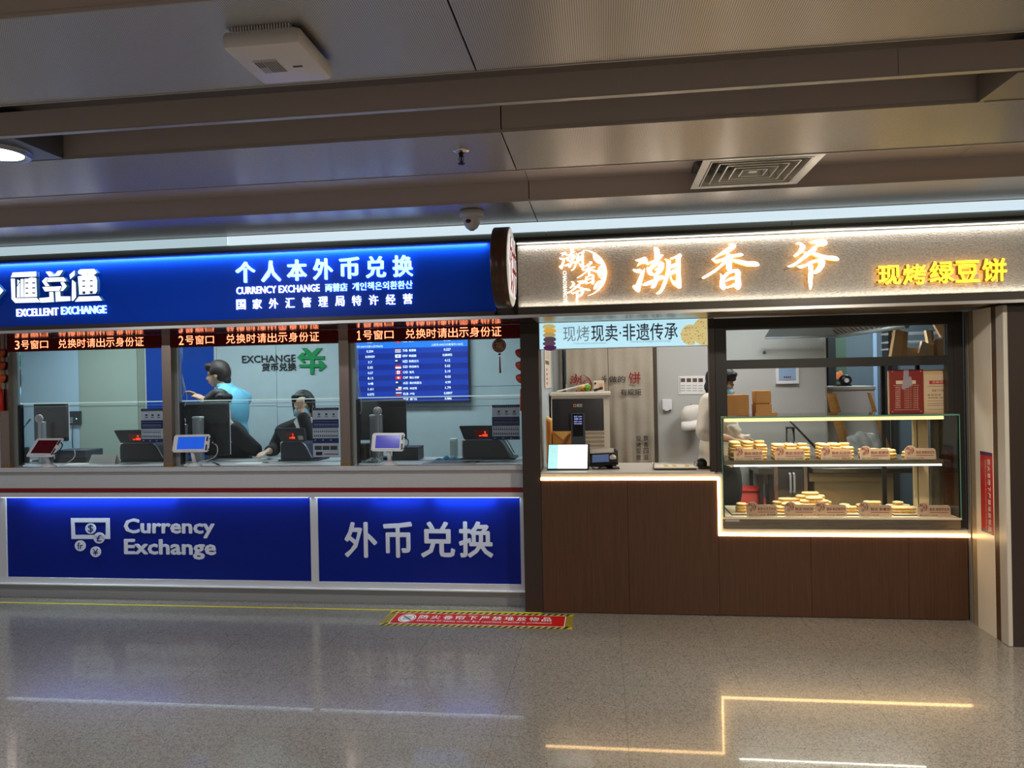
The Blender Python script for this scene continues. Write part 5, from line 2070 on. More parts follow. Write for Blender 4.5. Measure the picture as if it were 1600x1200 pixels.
def garland(label, px, Y, sgn):
    q = at(px, 560, Y=Y)
    t = thing('hanging_garland', label, 'ornament', (q.x, Y, at(px, 640, Y=Y).z))
    zs = [at(px, v, Y=Y).z for v in (551.5, 571, 591)]
    for z in zs:
        b = B().ball((q.x, Y, z), (.046, .02, .034))
        for v in b.bm.verts:
            d = (v.co.x-q.x)/.046
            v.co.z += .012*d*d-.004
        b.build('ingot', m_forange, t, True)
    B().cyl((q.x, Y, zs[0]+.03), (q.x, Y, at(px, 505, Y=Y).z), .005).build('cord', m_fred, t)
    B().cyl((q.x, Y, zs[0]), (q.x, Y, at(px, 609, Y=Y).z), .006).build('bead_string', m_fgold, t)
    B().cyl((q.x, Y, at(px, 608, Y=Y).z), (q.x, Y, at(px, 642, Y=Y).z), .014, .019, seg=16).build('tassel', mat('tassel_red', (206, 30, 16), rough=.6), t)
    return t


garland('orange ingot garland with a red tassel hanging at the right end of window one', 815, 5.088, 1)
garland('orange ingot garland with a red tassel hanging at the left frame edge', 0, 5.088, -1)
# ================================================================== people
def capsule(bm, p0, p1, r0, r1, seg=14):
    """tapered limb with round ends"""
    p0, p1 = Vector(p0), Vector(p1)
    d = p1-p0
    q = d.to_track_quat('Z', 'Y').to_matrix()
    h = d.length
    prof = [(r0*math.cos(a), -r0*math.sin(a)) for a in (1.25, .8, .4, 0)]+[(r1*math.cos(a), h+r1*math.sin(a)) for a in (0, .4, .8, 1.25)]
    rows = [[bm.verts.new(p0+q @ Vector((r*math.cos(2*PI*i/seg), r*math.sin(2*PI*i/seg), z))) for i in range(seg)] for (r, z) in prof]
    for A, Bq in zip(rows, rows[1:]):
        for i in range(seg):
            j = (i+1) % seg
            bm.faces.new((A[i], A[j], Bq[j], Bq[i]))
    bm.faces.new(list(reversed(rows[0])))
    bm.faces.new(rows[-1])


def ellipsoid(bm, c, r, rot=None):
    q = bmesh.ops.create_icosphere(bm, subdivisions=3, radius=1)
    R = Euler(rot).to_matrix() if rot else Matrix.Identity(3)
    for v in q['verts']:
        v.co = Vector(c)+R @ Vector((v.co.x*r[0], v.co.y*r[1], v.co.z*r[2]))


def fused(shapes, voxel, smooth=3):
    """one continuous surface from capsules ('c', p0, p1, r0, r1) and ellipsoids ('e', c, radii, rot)"""
    bm = bmesh.new()
    for s in shapes:
        if s[0] == 'c':
            capsule(bm, *s[1:])
        else:
            ellipsoid(bm, *s[1:])
    me = bpy.data.meshes.new('raw')
    bm.to_mesh(me)
    bm.free()
    o = bpy.data.objects.new('raw', me)
    COL.objects.link(o)
    rm = o.modifiers.new('r', 'REMESH')
    rm.mode = 'VOXEL'
    rm.voxel_size = voxel
    sm = o.modifiers.new('s', 'SMOOTH')
    sm.factor = .5
    sm.iterations = smooth
    bpy.context.view_layer.update()
    out = bpy.data.meshes.new_from_object(o.evaluated_get(bpy.context.evaluated_depsgraph_get()))
    bpy.data.objects.remove(o)
    return out


def loc_frame(base, face_dir, tilt=0, turn=0):
    """local frame of a head: x = to its own left, y = forwards (face), z = up"""
    f = Vector(face_dir).normalized()
    up = Vector((0, 0, 1))
    left = up.cross(f).normalized()
    up2 = f.cross(left).normalized()
    base = Vector(base)

    def T(x, y, z):
        return base+left*x+f*y+up2*z
    R = Matrix((left, f, up2)).transposed()
    return T, R.to_euler()


def head_shapes(T, e, k=1.0):
    """skull, jaw, nose, brow, lips, ears around the head centre (k = head scale)"""
    S = []
    E_ = lambda c, r: S.append(('e', T(*[q*k for q in c]), [q*k for q in r], e))
    E_((0, -.012, .028), (.074, .092, .088))
    E_((0, .022, -.035), (.058, .066, .072))
    E_((0, .040, -.085), (.034, .036, .028))
    E_((0, .066, .018), (.055, .02, .018))
    S.append(('c', T(0, .082*k, .012*k), T(0, .102*k, -.026*k), .008*k, .013*k))
    E_((.012, .092, -.030), (.008, .009, .007))
    E_((-.012, .092, -.030), (.008, .009, .007))
    E_((0, .084, -.058), (.022, .010, .006))
    E_((0, .081, -.068), (.019, .010, .006))
    E_((.076, -.012, -.010), (.008, .018, .030))
    E_((-.076, -.012, -.010), (.008, .018, .030))
    return S


def hand_shapes(wrist, d, n, L=.17, curl=.5, thumb=1):
    """palm and five fingers; d = direction of the fingers, n = back-of-hand normal, thumb = side"""
    w, d, n = Vector(wrist), Vector(d).normalized(), Vector(n).normalized()
    s = d.cross(n).normalized()
    n = s.cross(d).normalized()
    k = L/.18
    S = []
    pal = w+d*.045*k
    for o in (-.028, -.010, .010, .028):
        S.append(('c', w+s*o*.55*k+d*.005, w+s*o*k+d*.085*k, .0135*k, .0115*k))
    for i, (o, ln) in enumerate(((-.030, .062), (-.010, .076), (.011, .080), (.031, .070))):
        base = w+s*o*k+d*.088*k
        dd = d.copy()
        seg = ln*k/2.6
        p = base
        for j in range(3):
            a = curl*(.35+.5*j)
            q = p+(d*math.cos(a)-n*math.sin(a))*seg*(1-.12*j)
            S.append(('c', p, q, (.0092-.0009*j)*k, (.0084-.001*j)*k))
            p = q
    tb = w+s*.026*thumb*k+d*.02*k
    t1 = tb+(s*thumb*.6+d*.65-n*.25)*.045*k
    t2 = t1+(s*thumb*.15+d*.9-n*.35)*.034*k
    S.append(('c', tb, t1, .013*k, .0105*k))
    S.append(('c', t1, t2, .010*k, .008*k))
    return S


m_skin = mat('skin', (206, 164, 138), rough=.5)
m_skin2 = mat('skin_fair', (216, 178, 154), rough=.5)
m_hair = noisy(mat('hair_black', (26, 22, 22), rough=.6), 90, .4, stretch=(1, 1, .15))
m_hairb = noisy(mat('hair_brown', (42, 28, 26), rough=.6), 90, .4, stretch=(1, 1, .15))
m_suit = noisy(mat('dark_suit', (26, 27, 34), rough=.85), 120, .2)
m_trouser = mat('dark_trousers', (30, 32, 40), rough=.85)
m_shirtb = noisy(mat('light_blue_shirt', (112, 186, 216), rough=.8), 16, .06)
m_shirtw = noisy(mat('white_shirt', (226, 216, 200), rough=.85), 16, .04)
m_mask = mat('face_mask', (140, 190, 206), rough=.8)
m_shoe = mat('black_shoe', (18, 18, 20), rough=.4)
m_eyew = mat('eye_white', (235, 232, 228), rough=.3)
m_eyek = mat('iris', (30, 20, 16), rough=.2)


def add_eyes(T, e, par, k=1.0):
    for s in (1, -1):
        b = B().ball(T(.030*s*k, .073*k, .004*k), (.012*k, .009*k, .007*k), rot=e)
        o = b.build('eye', m_eyew, par)
        b = B().ball(T(.030*s*k, .0795*k, .004*k), (.0055*k, .0045*k, .0055*k), rot=e)
        b.build('iris', m_eyek, o)
        b = B().tube([T((.030+.018)*s*k, .071*k, .022*k), T(.030*s*k, .083*k, .027*k), T((.030-.016)*s*k, .086*k, .023*k)], .0032*k)
        b.build('eyebrow', m_hair, par)


def hairdo(T, e, k, m, par, long=False, fringe=True):
    S = [('e', T(0, -.020*k, .050*k), (.082*k, .096*k, .082*k), e), ('e', T(0, -.055*k, .0), (.077*k, .060*k, .092*k), e), ('e', T(0, -.072*k, -.062*k), (.050*k, .034*k, .05*k), e)]
    if fringe:
        for s in (-.95, -.35, .3, .9):
            S.append(('e', T(.044*s*k, .042*k, .082*k), (.034*k, (.030+.014*fringe)*k, .028*k), e))
            S.append(('e', T(.050*s*k, (.050+.012*fringe)*k, .064*k), (.022*k, .020*k, .020*k), e))
    for s in (1, -1):
        S.append(('e', T(.064*s*k, -.024*k, .036*k), (.023*k, .062*k, .050*k), e))
        S.append(('e', T(.070*s*k, .022*k, .030*k), (.012*k, .018*k, .034*k), e))
    if long:
        S.append(('c', T(0, -.07*k, .03*k), T(0, -.085*k, -.13*k), .07*k, .045*k))
        for s in (1, -1):
            S.append(('c', T(.072*s*k, .012*k, .05*k), T(.080*s*k, .018*k, -.085*k), .020*k, .006*k))
            S.append(('c', T(.060*s*k, -.04*k, .02*k), T(.055*s*k, -.06*k, -.12*k), .028*k, .018*k))
    return link_mesh('hair', fused(S, .0065*k, 2), m, par, True)


def cloth_of(shapes, grow, voxel, nm, m, par, smooth=4):
    S = []
    for s in shapes:
        if s[0] == 'c':
            S.append(('c', s[1], s[2], s[3]+grow, s[4]+grow))
        else:
            S.append(('e', s[1], [q+grow for q in s[2]], s[3] if len(s) > 3 else None))
    return link_mesh(nm, fused(S, voxel, smooth), m, par, True)


# ---- standing man in a light blue shirt, in profile facing left
YM = 6.40
hc = at(340, 585.5, Y=YM)
T, e = loc_frame(hc, (-1, -.12, -.14))
pt = lambda px, py, Y=YM: at(px, py, Y=Y)
neck0 = T(0, -.045, -.075)
sh = pt(363, 622)
chest = Vector((sh.x+.015, YM, sh.z-.12))
hip = Vector((chest.x+.01, YM, .95))
shL, shR = Vector((sh.x+.01, YM+.19, sh.z-.01)), Vector((sh.x-.0, YM-.19, sh.z-.01))
handR = pt(318, 624, YM-.13)
elR = pt(345, 652, YM-.24)
handL = pt(312, 621, YM+.02)
elL = pt(343, 650, YM+.22)
torso = [('e', chest, (.10, .19, .20), None), ('e', (hip.x-.01, YM, chest.z-.22), (.10, .165, .18), None), ('e', hip, (.115, .17, .13), None),
         ('c', neck0+Vector((.02, 0, -.09)), shL, .07, .065), ('c', neck0+Vector((.02, 0, -.09)), shR, .07, .065)]
armsU = [('c', shL, elL, .056, .045), ('c', shR, elR, .056, .045)]
armsF = [('c', elL, handL, .041, .028), ('c', elR, handR, .041, .028)]
legs = []
for s in (1, -1):
    kn = Vector((hip.x-.02, YM+.1*s, .5))
    an = Vector((hip.x+.01, YM+.1*s, .09))
    legs += [('c', (hip.x, YM+.09*s, .9), kn, .088, .06), ('c', kn, an, .058, .042)]
feet = [('c', (hip.x+.03, YM+.1*s, .045), (hip.x-.17, YM+.1*s, .035), .042, .034) for s in (1, -1)]
dR = (handR-elR).normalized()
dL = (handL-elL).normalized()
hands = hand_shapes(handR, dR+Vector((-.3, 0, -.1)), Vector((0, -.3, 1)), curl=.45, thumb=1) + hand_shapes(handL, dL+Vector((-.3, 0, -.1)), Vector((0, .3, 1)), curl=.45, thumb=-1)
t = thing('person', 'standing man in a light blue shirt in profile, holding up his hands at window two', 'person', (hip.x, YM, 0))
neck = [('c', neck0+Vector((.03, 0, -.10)), T(0, -.03, -.03), .058, .052)]
body = link_mesh('body', fused(head_shapes(T, e)+neck+torso+armsU+armsF+hands+legs+feet, .0075, 2), m_skin, t, True)
add_eyes(T, e, body)
hairdo(T, e, 1.06, m_hairb, body)
sleeve = [('c', elL, elL+(handL-elL)*.72, .045, .036), ('c', elR, elR+(handR-elR)*.72, .045, .036)]
cloth_of(torso+armsU+sleeve, .014, .011, 'shirt', m_shirtb, body)
cb = B().lathe([(.073, -.02), (.070, .012), (.064, .03), (.069, .03), (.080, -.02)], neck0+Vector((.012, 0, -.045)), seg=28)
cb.build('collar', m_shirtb, body)
cloth_of(legs+[('e', hip, (.115, .17, .10), None)], .016, .012, 'trousers', m_trouser, body)
cloth_of(feet, .008, .008, 'shoes', m_shoe, body)

# ---- seated man in a dark suit behind the big monitor, head turned right
YSM = 5.88
m_k = 1.0
hc = at(341, 634, Y=YSM)
T, e = loc_frame(hc, (.93, -.30, -.32))
sh = at(362, 672, Y=YSM)
chest = Vector((sh.x-.005, YSM, sh.z-.13))
hip = Vector((chest.x-.03, YSM+.1, .55))
shA, shB = Vector((sh.x+.10, YSM-.13, sh.z-.04)), Vector((sh.x-.13, YSM+.14, sh.z-.02))
elA = at(398, 708, Y=YSM-.1)
haA = at(357, 660, Y=YSM-.17)
elB = Vector((shB.x-.05, YSM-.02, sh.z-.32))
elA.z = max(elA.z, 1.085)
haB = Vector((shB.x+.12, YSM-.13, 1.08))
neck0 = T(0, -.045, -.08)
torso = [('e', chest, (.18, .125, .20), (0, .1, -.5)), ('e', (hip.x+.015, YSM+.06, chest.z-.2), (.165, .125, .18), None), ('e', hip, (.18, .15, .13), None),
         ('c', neck0+Vector((.02, .0, -.08)), shA, .068, .068), ('c', neck0+Vector((.0, .0, -.08)), shB, .068, .068)]
arms = [('c', shA, elA, .058, .046), ('c', shB, elB, .058, .046), ('c', elA, haA, .042, .029), ('c', elB, haB, .042, .029)]
legs, feet = [], []
for s in (1, -1):
    kn = Vector((hip.x+.11*s+.03, YSM-.30, .52))
    an = Vector((hip.x+.11*s+.03, YSM-.26, .09))
    legs += [('c', (hip.x+.09*s, YSM+.06, .53), kn, .085, .062), ('c', kn, an, .058, .042)]
    feet.append(('c', (an.x, an.y+.04, .045), (an.x, an.y-.16, .035), .042, .034))
hands = hand_shapes(haA, Vector((-.05, -.1, 1)), Vector((.9, -.4, 0)), curl=.95, thumb=-1)+hand_shapes(haB, (haB-elB), (0, 0, 1), curl=.4, thumb=1)
t = thing('person', 'seated person in a dark suit with black hair behind the big monitor at window two', 'person', (hip.x, YSM, 0))
neck = [('c', neck0+Vector((.01, .0, -.09)), T(0, -.03, -.03), .056, .050)]
body = link_mesh('body', fused(head_shapes(T, e)+neck+torso+arms+hands+legs+feet, .0075, 2), m_skin2, t, True)
add_eyes(T, e, body)
hairdo(T, e, 1.1, m_hair, body, fringe=.3)
sl = [('c', shA, elA, .058, .046), ('c', shB, elB, .058, .046), ('c', elA, elA+(haA-elA)*.78, .044, .034), ('c', elB, elB+(haB-elB)*.8, .044, .034)]
cloth_of(torso+sl, .016, .011, 'jacket', m_suit, body)
cloth_of(legs+[('e', hip, (.175, .15, .11), None)], .014, .012, 'trousers', m_trouser, body)
cloth_of(feet, .008, .008, 'shoes', m_shoe, body)
seat_at = [(hip.x, YSM+.09)]

# ---- seated woman with a face mask, hand before her face
YWM = 5.9
hc = at(474, 634, Y=YWM)
T, e = loc_frame(hc, (-.04, -1, -.22))
sh = at(471, 672, Y=YWM)
chest = Vector((sh.x-.02, YWM+.05, sh.z-.13))
hip = Vector((chest.x, YWM+.14, .55))
shA, shB = Vector((at(435, 668, Y=YWM).x+.035, YWM+.02, sh.z-.015)), Vector((at(500, 668, Y=YWM).x-.0, YWM+.02, sh.z-.015))
haA = at(420, 705, Y=YWM-.26)
haA.z = max(haA.z, 1.06)
elA = Vector((shA.x-.08, YWM-.0, 1.07))
elB = at(486, 690, Y=YWM-.19)
haB = at(470.5, 643, Y=YWM-.19)
neck0 = T(0, -.045, -.08)
torso = [('e', chest, (.165, .11, .19), None), ('e', (hip.x, YWM+.1, chest.z-.2), (.145, .115, .17), None), ('e', hip, (.17, .15, .13), None),
         ('c', neck0+Vector((0, .01, -.075)), shA, .058, .06), ('c', neck0+Vector((0, .01, -.075)), shB, .058, .06)]
arms = [('c', shA, elA, .052, .042), ('c', shB, elB, .052, .042), ('c', elA, haA, .039, .026), ('c', elB, haB, .039, .026)]
legs, feet = [], []
for s in (1, -1):
    kn = Vector((hip.x+.1*s, YWM-.28, .52))
    an = Vector((hip.x+.1*s, YWM-.24, .09))
    legs += [('c', (hip.x+.08*s, YWM+.1, .53), kn, .08, .056), ('c', kn, an, .052, .038)]
    feet.append(('c', (an.x, an.y+.04, .042), (an.x, an.y-.15, .033), .038, .031))
hands = hand_shapes(haA, Vector((-.15, -1, -.12)), (0, -.1, 1), L=.165, curl=.5, thumb=1)+hand_shapes(haB, Vector((-.12, .12, 1)), (.1, -1, .1), L=.165, curl=1.15, thumb=-1)
t = thing('person', 'seated woman in a black jacket and blue mask raising a hand to her face', 'person', (hip.x, YWM, 0))
neck = [('c', neck0+Vector((0, .01, -.085)), T(0, -.03, -.03), .05, .045)]
body = link_mesh('body', fused(head_shapes(T, e, .97)+neck+torso+arms+hands+legs+feet, .007, 2), m_skin2, t, True)
add_eyes(T, e, body, .97)
hairdo(T, e, 1.02, m_hair, body, long=True, fringe=.2)
mk = fused([('e', T(0, .050, -.045), (.062, .058, .055), e), ('e', T(0, .078, -.035), (.03, .032, .03), e)], .006, 3)
link_mesh('face_mask', mk, m_mask, body, True)
b = B()
for s in (1, -1):
    b.tube([T(.056*s, .06, -.03), T(.074*s, .01, -.005), T(.078*s, -.015, .006)], .0016)
b.build('mask_strap', mat('strap_white', (220, 226, 228), rough=.7), body)
sl = arms[:2]+[('c', elA, elA+(haA-elA)*.78, .041, .033), ('c', elB, elB+(haB-elB)*.8, .042, .034)]
cloth_of(torso+sl, .015, .010, 'jacket', m_suit, body)
b = B()
cz = neck0+Vector((0, -.03, -.055))
b.poly([cz+Vector((-.06, -.03, .03)), cz+Vector((-.008, -.085, -.09)), cz+Vector((-.03, -.085, -.09)), cz+Vector((-.085, -.045, -.01))], (0, .012, 0))
b.poly([cz+Vector((.06, -.03, .03)), cz+Vector((.008, -.085, -.09)), cz+Vector((.03, -.085, -.09)), cz+Vector((.085, -.045, -.01))], (0, .012, 0))
b.build('collar', mat('collar_white', (222, 220, 222), rough=.7), body)
cloth_of(legs+[('e', hip, (.165, .15, .11), None)], .014, .012, 'trousers', m_trouser, body)
cloth_of(feet, .008, .008, 'shoes', m_shoe, body)
seat_at.append((hip.x, YWM+.13))

# their stools
for k, (x, y) in enumerate(seat_at):
    t = thing('swivel_chair', ('black swivel chair under the suited clerk behind the big monitor', 'black swivel chair under the masked woman')[k], 'chair', (x, y, 0))
    B().box(x-.22, x+.22, y-.2, y+.2, .36, .41, bev=.02).build('seat', m_plastic_k, t)
    B().cyl((x, y, .06), (x, y, .36), .025).build('column', m_steel, t)
    for a in range(5):
        c, s = math.cos(a*2*PI/5+.3), math.sin(a*2*PI/5+.3)
        B().tube([(x, y, .065), (x+.26*c, y+.26*s, .05)], [.02, .014]).build('leg', m_plastic_k, t)
        B().ball((x+.26*c, y+.26*s, .025), .025).build('caster', m_plastic_k, t)
# slip of paper under the woman's hand
sheet('small white slip under the fingers of the masked woman', at(424, 712, Y=5.66).x, 5.68, .12, .08, .3)

# ---- baker behind the dark window post, facing right
YBA = 5.78
hc = at(1127.5, 600, Y=YBA)
T, e = loc_frame(hc, (.86, -.22, -.36))
sh = at(1120, 629, Y=YBA)
chest = Vector((sh.x+.005, YBA, sh.z-.14))
hip = Vector((chest.x+.0, YBA+.02, .95))
shA, shB = Vector((at(1108, 628, Y=YBA-.12).x, YBA-.14, sh.z-.0)), Vector((sh.x+.06, YBA+.16, sh.z-.0))
elA = at(1103, 678, Y=YBA-.20)
haA = at(1141, 686, Y=YBA-.22)
elB = Vector((sh.x+.12, YBA+.1, sh.z-.26))
haB = at(1150, 683, Y=YBA-.12)
neck0 = T(0, -.045, -.08)
torso = [('e', chest, (.12, .155, .20), (0, 0, -.5)), ('e', (hip.x, YBA+.01, chest.z-.22), (.13, .15, .18), None), ('e', hip, (.14, .155, .13), None),
         ('c', neck0+Vector((-.01, 0, -.08)), shA, .062, .062), ('c', neck0+Vector((-.01, 0, -.08)), shB, .062, .062)]
arms = [('c', shA, elA, .053, .042), ('c', shB, elB, .053, .042), ('c', elA, haA, .040, .027), ('c', elB, haB, .040, .027)]
legs, feet = [], []
for s in (1, -1):
    kn = Vector((hip.x+.02, hip.y+.09*s, .5))
    an = Vector((hip.x-.01, hip.y+.09*s, .09))
    legs += [('c', (hip.x, hip.y+.085*s, .9), kn, .086, .06), ('c', kn, an, .056, .042)]
    feet.append(('c', (an.x-.03, an.y, .045), (an.x+.16, an.y-.04, .035), .042, .034))
hands = hand_shapes(haA, Vector((.95, -.05, -.15)), (0, -.2, 1), L=.17, curl=.6, thumb=-1)+hand_shapes(haB, Vector((.9, -.2, -.1)), (0, .2, 1), L=.17, curl=.6, thumb=1)
t = thing('person', 'baker in a white shirt and blue mask half hidden by the black window post', 'person', (hip.x, YBA, 0))
neck = [('c', neck0+Vector((-.01, 0, -.09)), T(0, -.03, -.03), .054, .048)]
body = link_mesh('body', fused(head_shapes(T, e)+neck+torso+arms+hands+legs+feet, .0075, 2), m_skin, t, True)
add_eyes(T, e, body)
hairdo(T, e, 1.05, m_hair, body)
mk = fused([('e', T(0, .052, -.047), (.062, .056, .055), e), ('e', T(0, .08, -.037), (.03, .03, .03), e)], .006, 3)
link_mesh('face_mask', mk, m_mask, body, True)
cloth_of(torso+[('c', shA, shA+(elA-shA)*.92, .062, .062), ('c', shB, shB+(elB-shB)*.92, .062, .062)], .016, .010, 'shirt', m_shirtw, body)
ap = [('e', (hip.x+.005, hip.y, .78), (.15, .165, .30), None)]
cloth_of(ap, .022, .012, 'apron', mat('apron_dark', (44, 44, 48), rough=.85), body)
cloth_of(legs, .016, .012, 'trousers', m_trouser, body)
cloth_of(feet, .008, .008, 'shoes', m_shoe, body)
# ================================================================== bakery counter things
ZBC = .9725
# white cabinet behind the counter
YC = 6.0
a, c = at(850, 700, Y=YC), at(954, 612, Y=YC)
a.x = max(a.x, -.434)
t = thing('storage_cabinet', 'tall off-white cabinet behind the till with slatted lower front', 'cabinet', ((a.x+c.x)/2, YC+.2, 0))
m_cab = mat('cabinet_cream', (206, 196, 178), rough=.45)
B().box(a.x+.01, c.x-.012, YC, YC+.42, 0, c.z-.03).build('body', m_cab, t)
B().box(a.x, c.x, YC-.012, YC+.43, c.z-.03, c.z, bev=.006).build('worktop', mat('cabinet_top', (222, 214, 200), rough=.35), t)
b = B()
for k in range(6):
    p = at(929, 670+k*6.5, Y=YC-.002)
    b.box(at(913, 670, Y=YC).x, at(944, 670, Y=YC).x, YC-.006, YC, p.z-.008, p.z+.008)
b.build('slatted_panel', mat('slat_shade', (150, 136, 116), rough=.5), t)
ztop = c.z
# things on the cabinet
q0, q1 = at(870, 612, Y=YC+.08), at(919, 602, Y=YC+.08)
b = B().poly([(q0.x, YC+.03, ztop+.002), (q1.x, YC+.03, ztop+.062), (q1.x, YC+.2, ztop+.062), (q0.x, YC+.2, ztop+.002)], (0, 0, .012))
tag(b.build('foam_board', mat('foam_white', (236, 234, 228), rough=.7)), 'white board propped on the cream cabinet in front of the curtain emblem', 'board')
t = thing('snack_bag', 'yellow and green snack bag lying on the cream cabinet', 'bag', (at(910, 611, Y=YC+.08).x, YC+.1, ztop))
bx0, bx1 = at(902, 611, Y=YC).x, at(922, 611, Y=YC).x
bag = lambda x0, x1: fused([('e', ((x0+x1)/2, YC+.27, ztop+.03), ((x1-x0)/2, .05, .028), None), ('e', ((x0+x1)/2+.01, YC+.26, ztop+.04), ((x1-x0)/2.6, .04, .026), None)], .006, 2)
link_mesh('yellow_half', bag(bx0, (bx0+bx1)/2+.005), mat('bag_yellow', (224, 170, 60), rough=.4), t, True)
link_mesh('green_half', bag((bx0+bx1)/2, bx1), mat('bag_green', (110, 180, 60), rough=.4), t, True)
a, c = at(927.5, 611, Y=YC+.1), at(944, 594.5, Y=YC+.1)
t = thing('carton', 'small beige carton with a black dot standing on the cream cabinet', 'box', ((a.x+c.x)/2, YC+.15, ztop))
B().box(a.x, c.x, YC+.1, YC+.2, ztop, c.z, bev=.003).build('body', mat('carton_beige', (222, 204, 176), rough=.7), t)
p = at(930, 599, Y=YC+.099)
B().lathe([(.009, 0), (.009, .002)], (p.x, YC+.099, p.z), axis='Y', seg=20).build('dot', m_ink, t)
a2, c2 = at(936, 606, Y=YC+.099), at(943, 599, Y=YC+.099)
B().box(a2.x, c2.x, YC+.098, YC+.0995, a2.z, c2.z).build('printed_label', mat('label_peach', (224, 170, 140), rough=.7), t)
p0, p1 = at(928, 610, Y=YC+.06), at(942, 606, Y=YC+.06)
t = thing('marker', 'black marker lying against the beige carton', 'pen', (p0.x, YC+.06, ztop))
B().cyl((p0.x, YC+.06, ztop+.012), (p0.x+(p1.x-p0.x)*.7, YC+.06, ztop+.026), .011).build('barrel', m_plastic_k, t)
B().cyl((p0.x+(p1.x-p0.x)*.7, YC+.06, ztop+.026), (p1.x, YC+.06, ztop+.032), .0125).build('cap', m_plastic_d, t)
# side wall print
t = thing('wall_poster', 'narrow wall print with thin lines on the left side wall of the bakery', 'poster', (-.432, 5.9, 1.3))
B().box(-.4365, -.4345, 5.55, 6.25, 1.55, 2.0).build('sheet', mat('poster_cream', (214, 204, 188), rough=.6), t)
b = B()
for y in (5.68, 5.82, 5.98):
    b.box(-.4345, -.4335, y, y+.02, 1.78, 2.0)
b.build('line_print', mat('poster_line', (120, 104, 92), rough=.6), t)
B().box(-.4345, -.4330, 5.62, 6.02, 1.74, 1.77).build('brown_band', mat('poster_brown', (116, 84, 66), rough=.6), t)
b = B()
for k in range(4):
    b.box(-.4345, -.4333, 5.7, 5.82, 1.58+k*.036, 1.598+k*.036)
b.build('red_print', mat('poster_redprint', (180, 110, 90), rough=.6), t)
# kraft bags
for k in range(4):
    px = 852.5+k*2.8
    a, c = at(px, 705, Y=5.80+.02*k), at(px+2.0, 652+k*1.5, Y=5.80+.02*k)
    t = thing('paper_bag', ('upright folded kraft bag nearest the left wall by the till', 'second upright kraft bag from the left wall by the till', 'third upright kraft bag from the left wall by the till', 'fourth upright kraft bag from the left wall, next to the till')[k], 'bag', (a.x, 5.8+.02*k, ZBC), 'upright kraft bags by the till')
    B().box(a.x, c.x, 5.60+.02*k, 5.83+.02*k, ZBC, c.z, bev=.002).build('body', mat('kraft_%d' % k, ((196, 122, 48), (210, 150, 70), (184, 108, 44), (204, 140, 62))[k], rough=.7), t)
    B().box(a.x+.001, c.x-.001, 5.62+.02*k, 5.80+.02*k, c.z, c.z+.015).build('fold', mat('kraft_edge', (226, 196, 130), rough=.7), t)
a, c = at(864, 702, Y=5.72), at(893, 673, Y=5.72)
t = thing('paper_bag', 'large orange-brown kraft bag standing under the till screen', 'bag', ((a.x+c.x)/2, 5.78, ZBC))
m_kb = mat('kraft_orange', (210, 146, 66), rough=.7)
B().box(a.x, c.x, 5.72, 5.86, ZBC, c.z).build('body', m_kb, t)
b = B().poly([(a.x, 5.715, c.z), (a.x+(c.x-a.x)*.55, 5.705, c.z-.07), (c.x, 5.715, c.z), (c.x, 5.719, c.z-.004)], (0, .003, 0))
b.build('folded_flap', mat('kraft_light', (222, 164, 84), rough=.7), t)
b = B().poly([(a.x+(c.x-a.x)*.35, 5.714, a.z), (a.x+(c.x-a.x)*.9, 5.712, c.z-.02), (a.x+(c.x-a.x)*.97, 5.712, c.z-.03), (a.x+(c.x-a.x)*.6, 5.714, a.z)], (0, .003, 0))
b.build('crease', mat('kraft_shade', (160, 96, 40), rough=.7), t)  # darker strip: the shade of a crease put into the kraft colour

# till screen (seen from behind) with its customer display
YT_ = 5.40
a, c = at(863, 672, Y=YT_), at(943, 622, Y=YT_)
t = thing('till_screen', 'dark grey till screen with a small orange mark on its back', 'till', ((a.x+c.x)/2, YT_+.03, ZBC))
m_till = mat('till_grey', (52, 50, 54), rough=.5)
B().box(a.x, c.x, YT_, YT_+.03, a.z-.01, c.z, bev=.008).build('housing', m_till, t, smooth='auto')
B().box(a.x+.01, c.x-.01, YT_+.031, YT_+.034, a.z, c.z-.01).build('screen', mat('screen_glow', (200, 215, 230)), t)
o = lettering('maker_mark', [pxrow('美团', 901, 631, 909.5, 636, YT_-.0005)], mat('mark_pale', (210, 200, 180), es=.2), t)
p0, p1 = at(896, 636, Y=YT_-.0008), at(900, 631.5, Y=YT_-.0008)
bm = curve_shape([[[(p0.x, p0.y, p0.z), (p1.x, p0.y, p0.z), (p1.x, p0.y, p1.z), (p0.x, p0.y, p1.z)],
                   [(p0.x+.004, p0.y, p0.z+.004), (p1.x-.004, p0.y, p0.z+.004), (p1.x-.004, p0.y, p1.z-.004), (p0.x+.004, p0.y, p1.z-.004)]]], (0, -1, 0), .001)
me = bpy.data.meshes.new('orange_mark')
bm.to_mesh(me)
bm.free()
link_mesh('orange_mark', me, mat('mark_orange', (214, 140, 60), es=.2), t)
a, c = at(893, 700, Y=YT_-.03), at(914, 645, Y=YT_-.03)
cd = B().box(a.x, c.x, YT_-.03, YT_-.002, ZBC, c.z, bev=.003).build('customer_display', mat('display_slate', (72, 76, 86), rough=.4), t)
a, c = at(895.5, 682, Y=YT_-.032), at(910.5, 647, Y=YT_-.032)
dsc = B().box(a.x, c.x, YT_-.033, YT_-.0305, a.z, c.z).build('display_glass', mat('display_black', (12, 12, 16), rough=.1), cd)
rows = [('合计 12.00', 897, 649.5, 909, 652.3), ('优惠 0.00', 897, 653.3, 909, 656), ('应付 12.00', 897, 657.2, 909, 660), ('欢迎光临谢谢', 897, 661, 909, 663)]
lettering('display_text', [pxrow(*r, YT_-.0335) for r in rows], emi('display_blue', (170, 180, 255), 1.1), dsc)
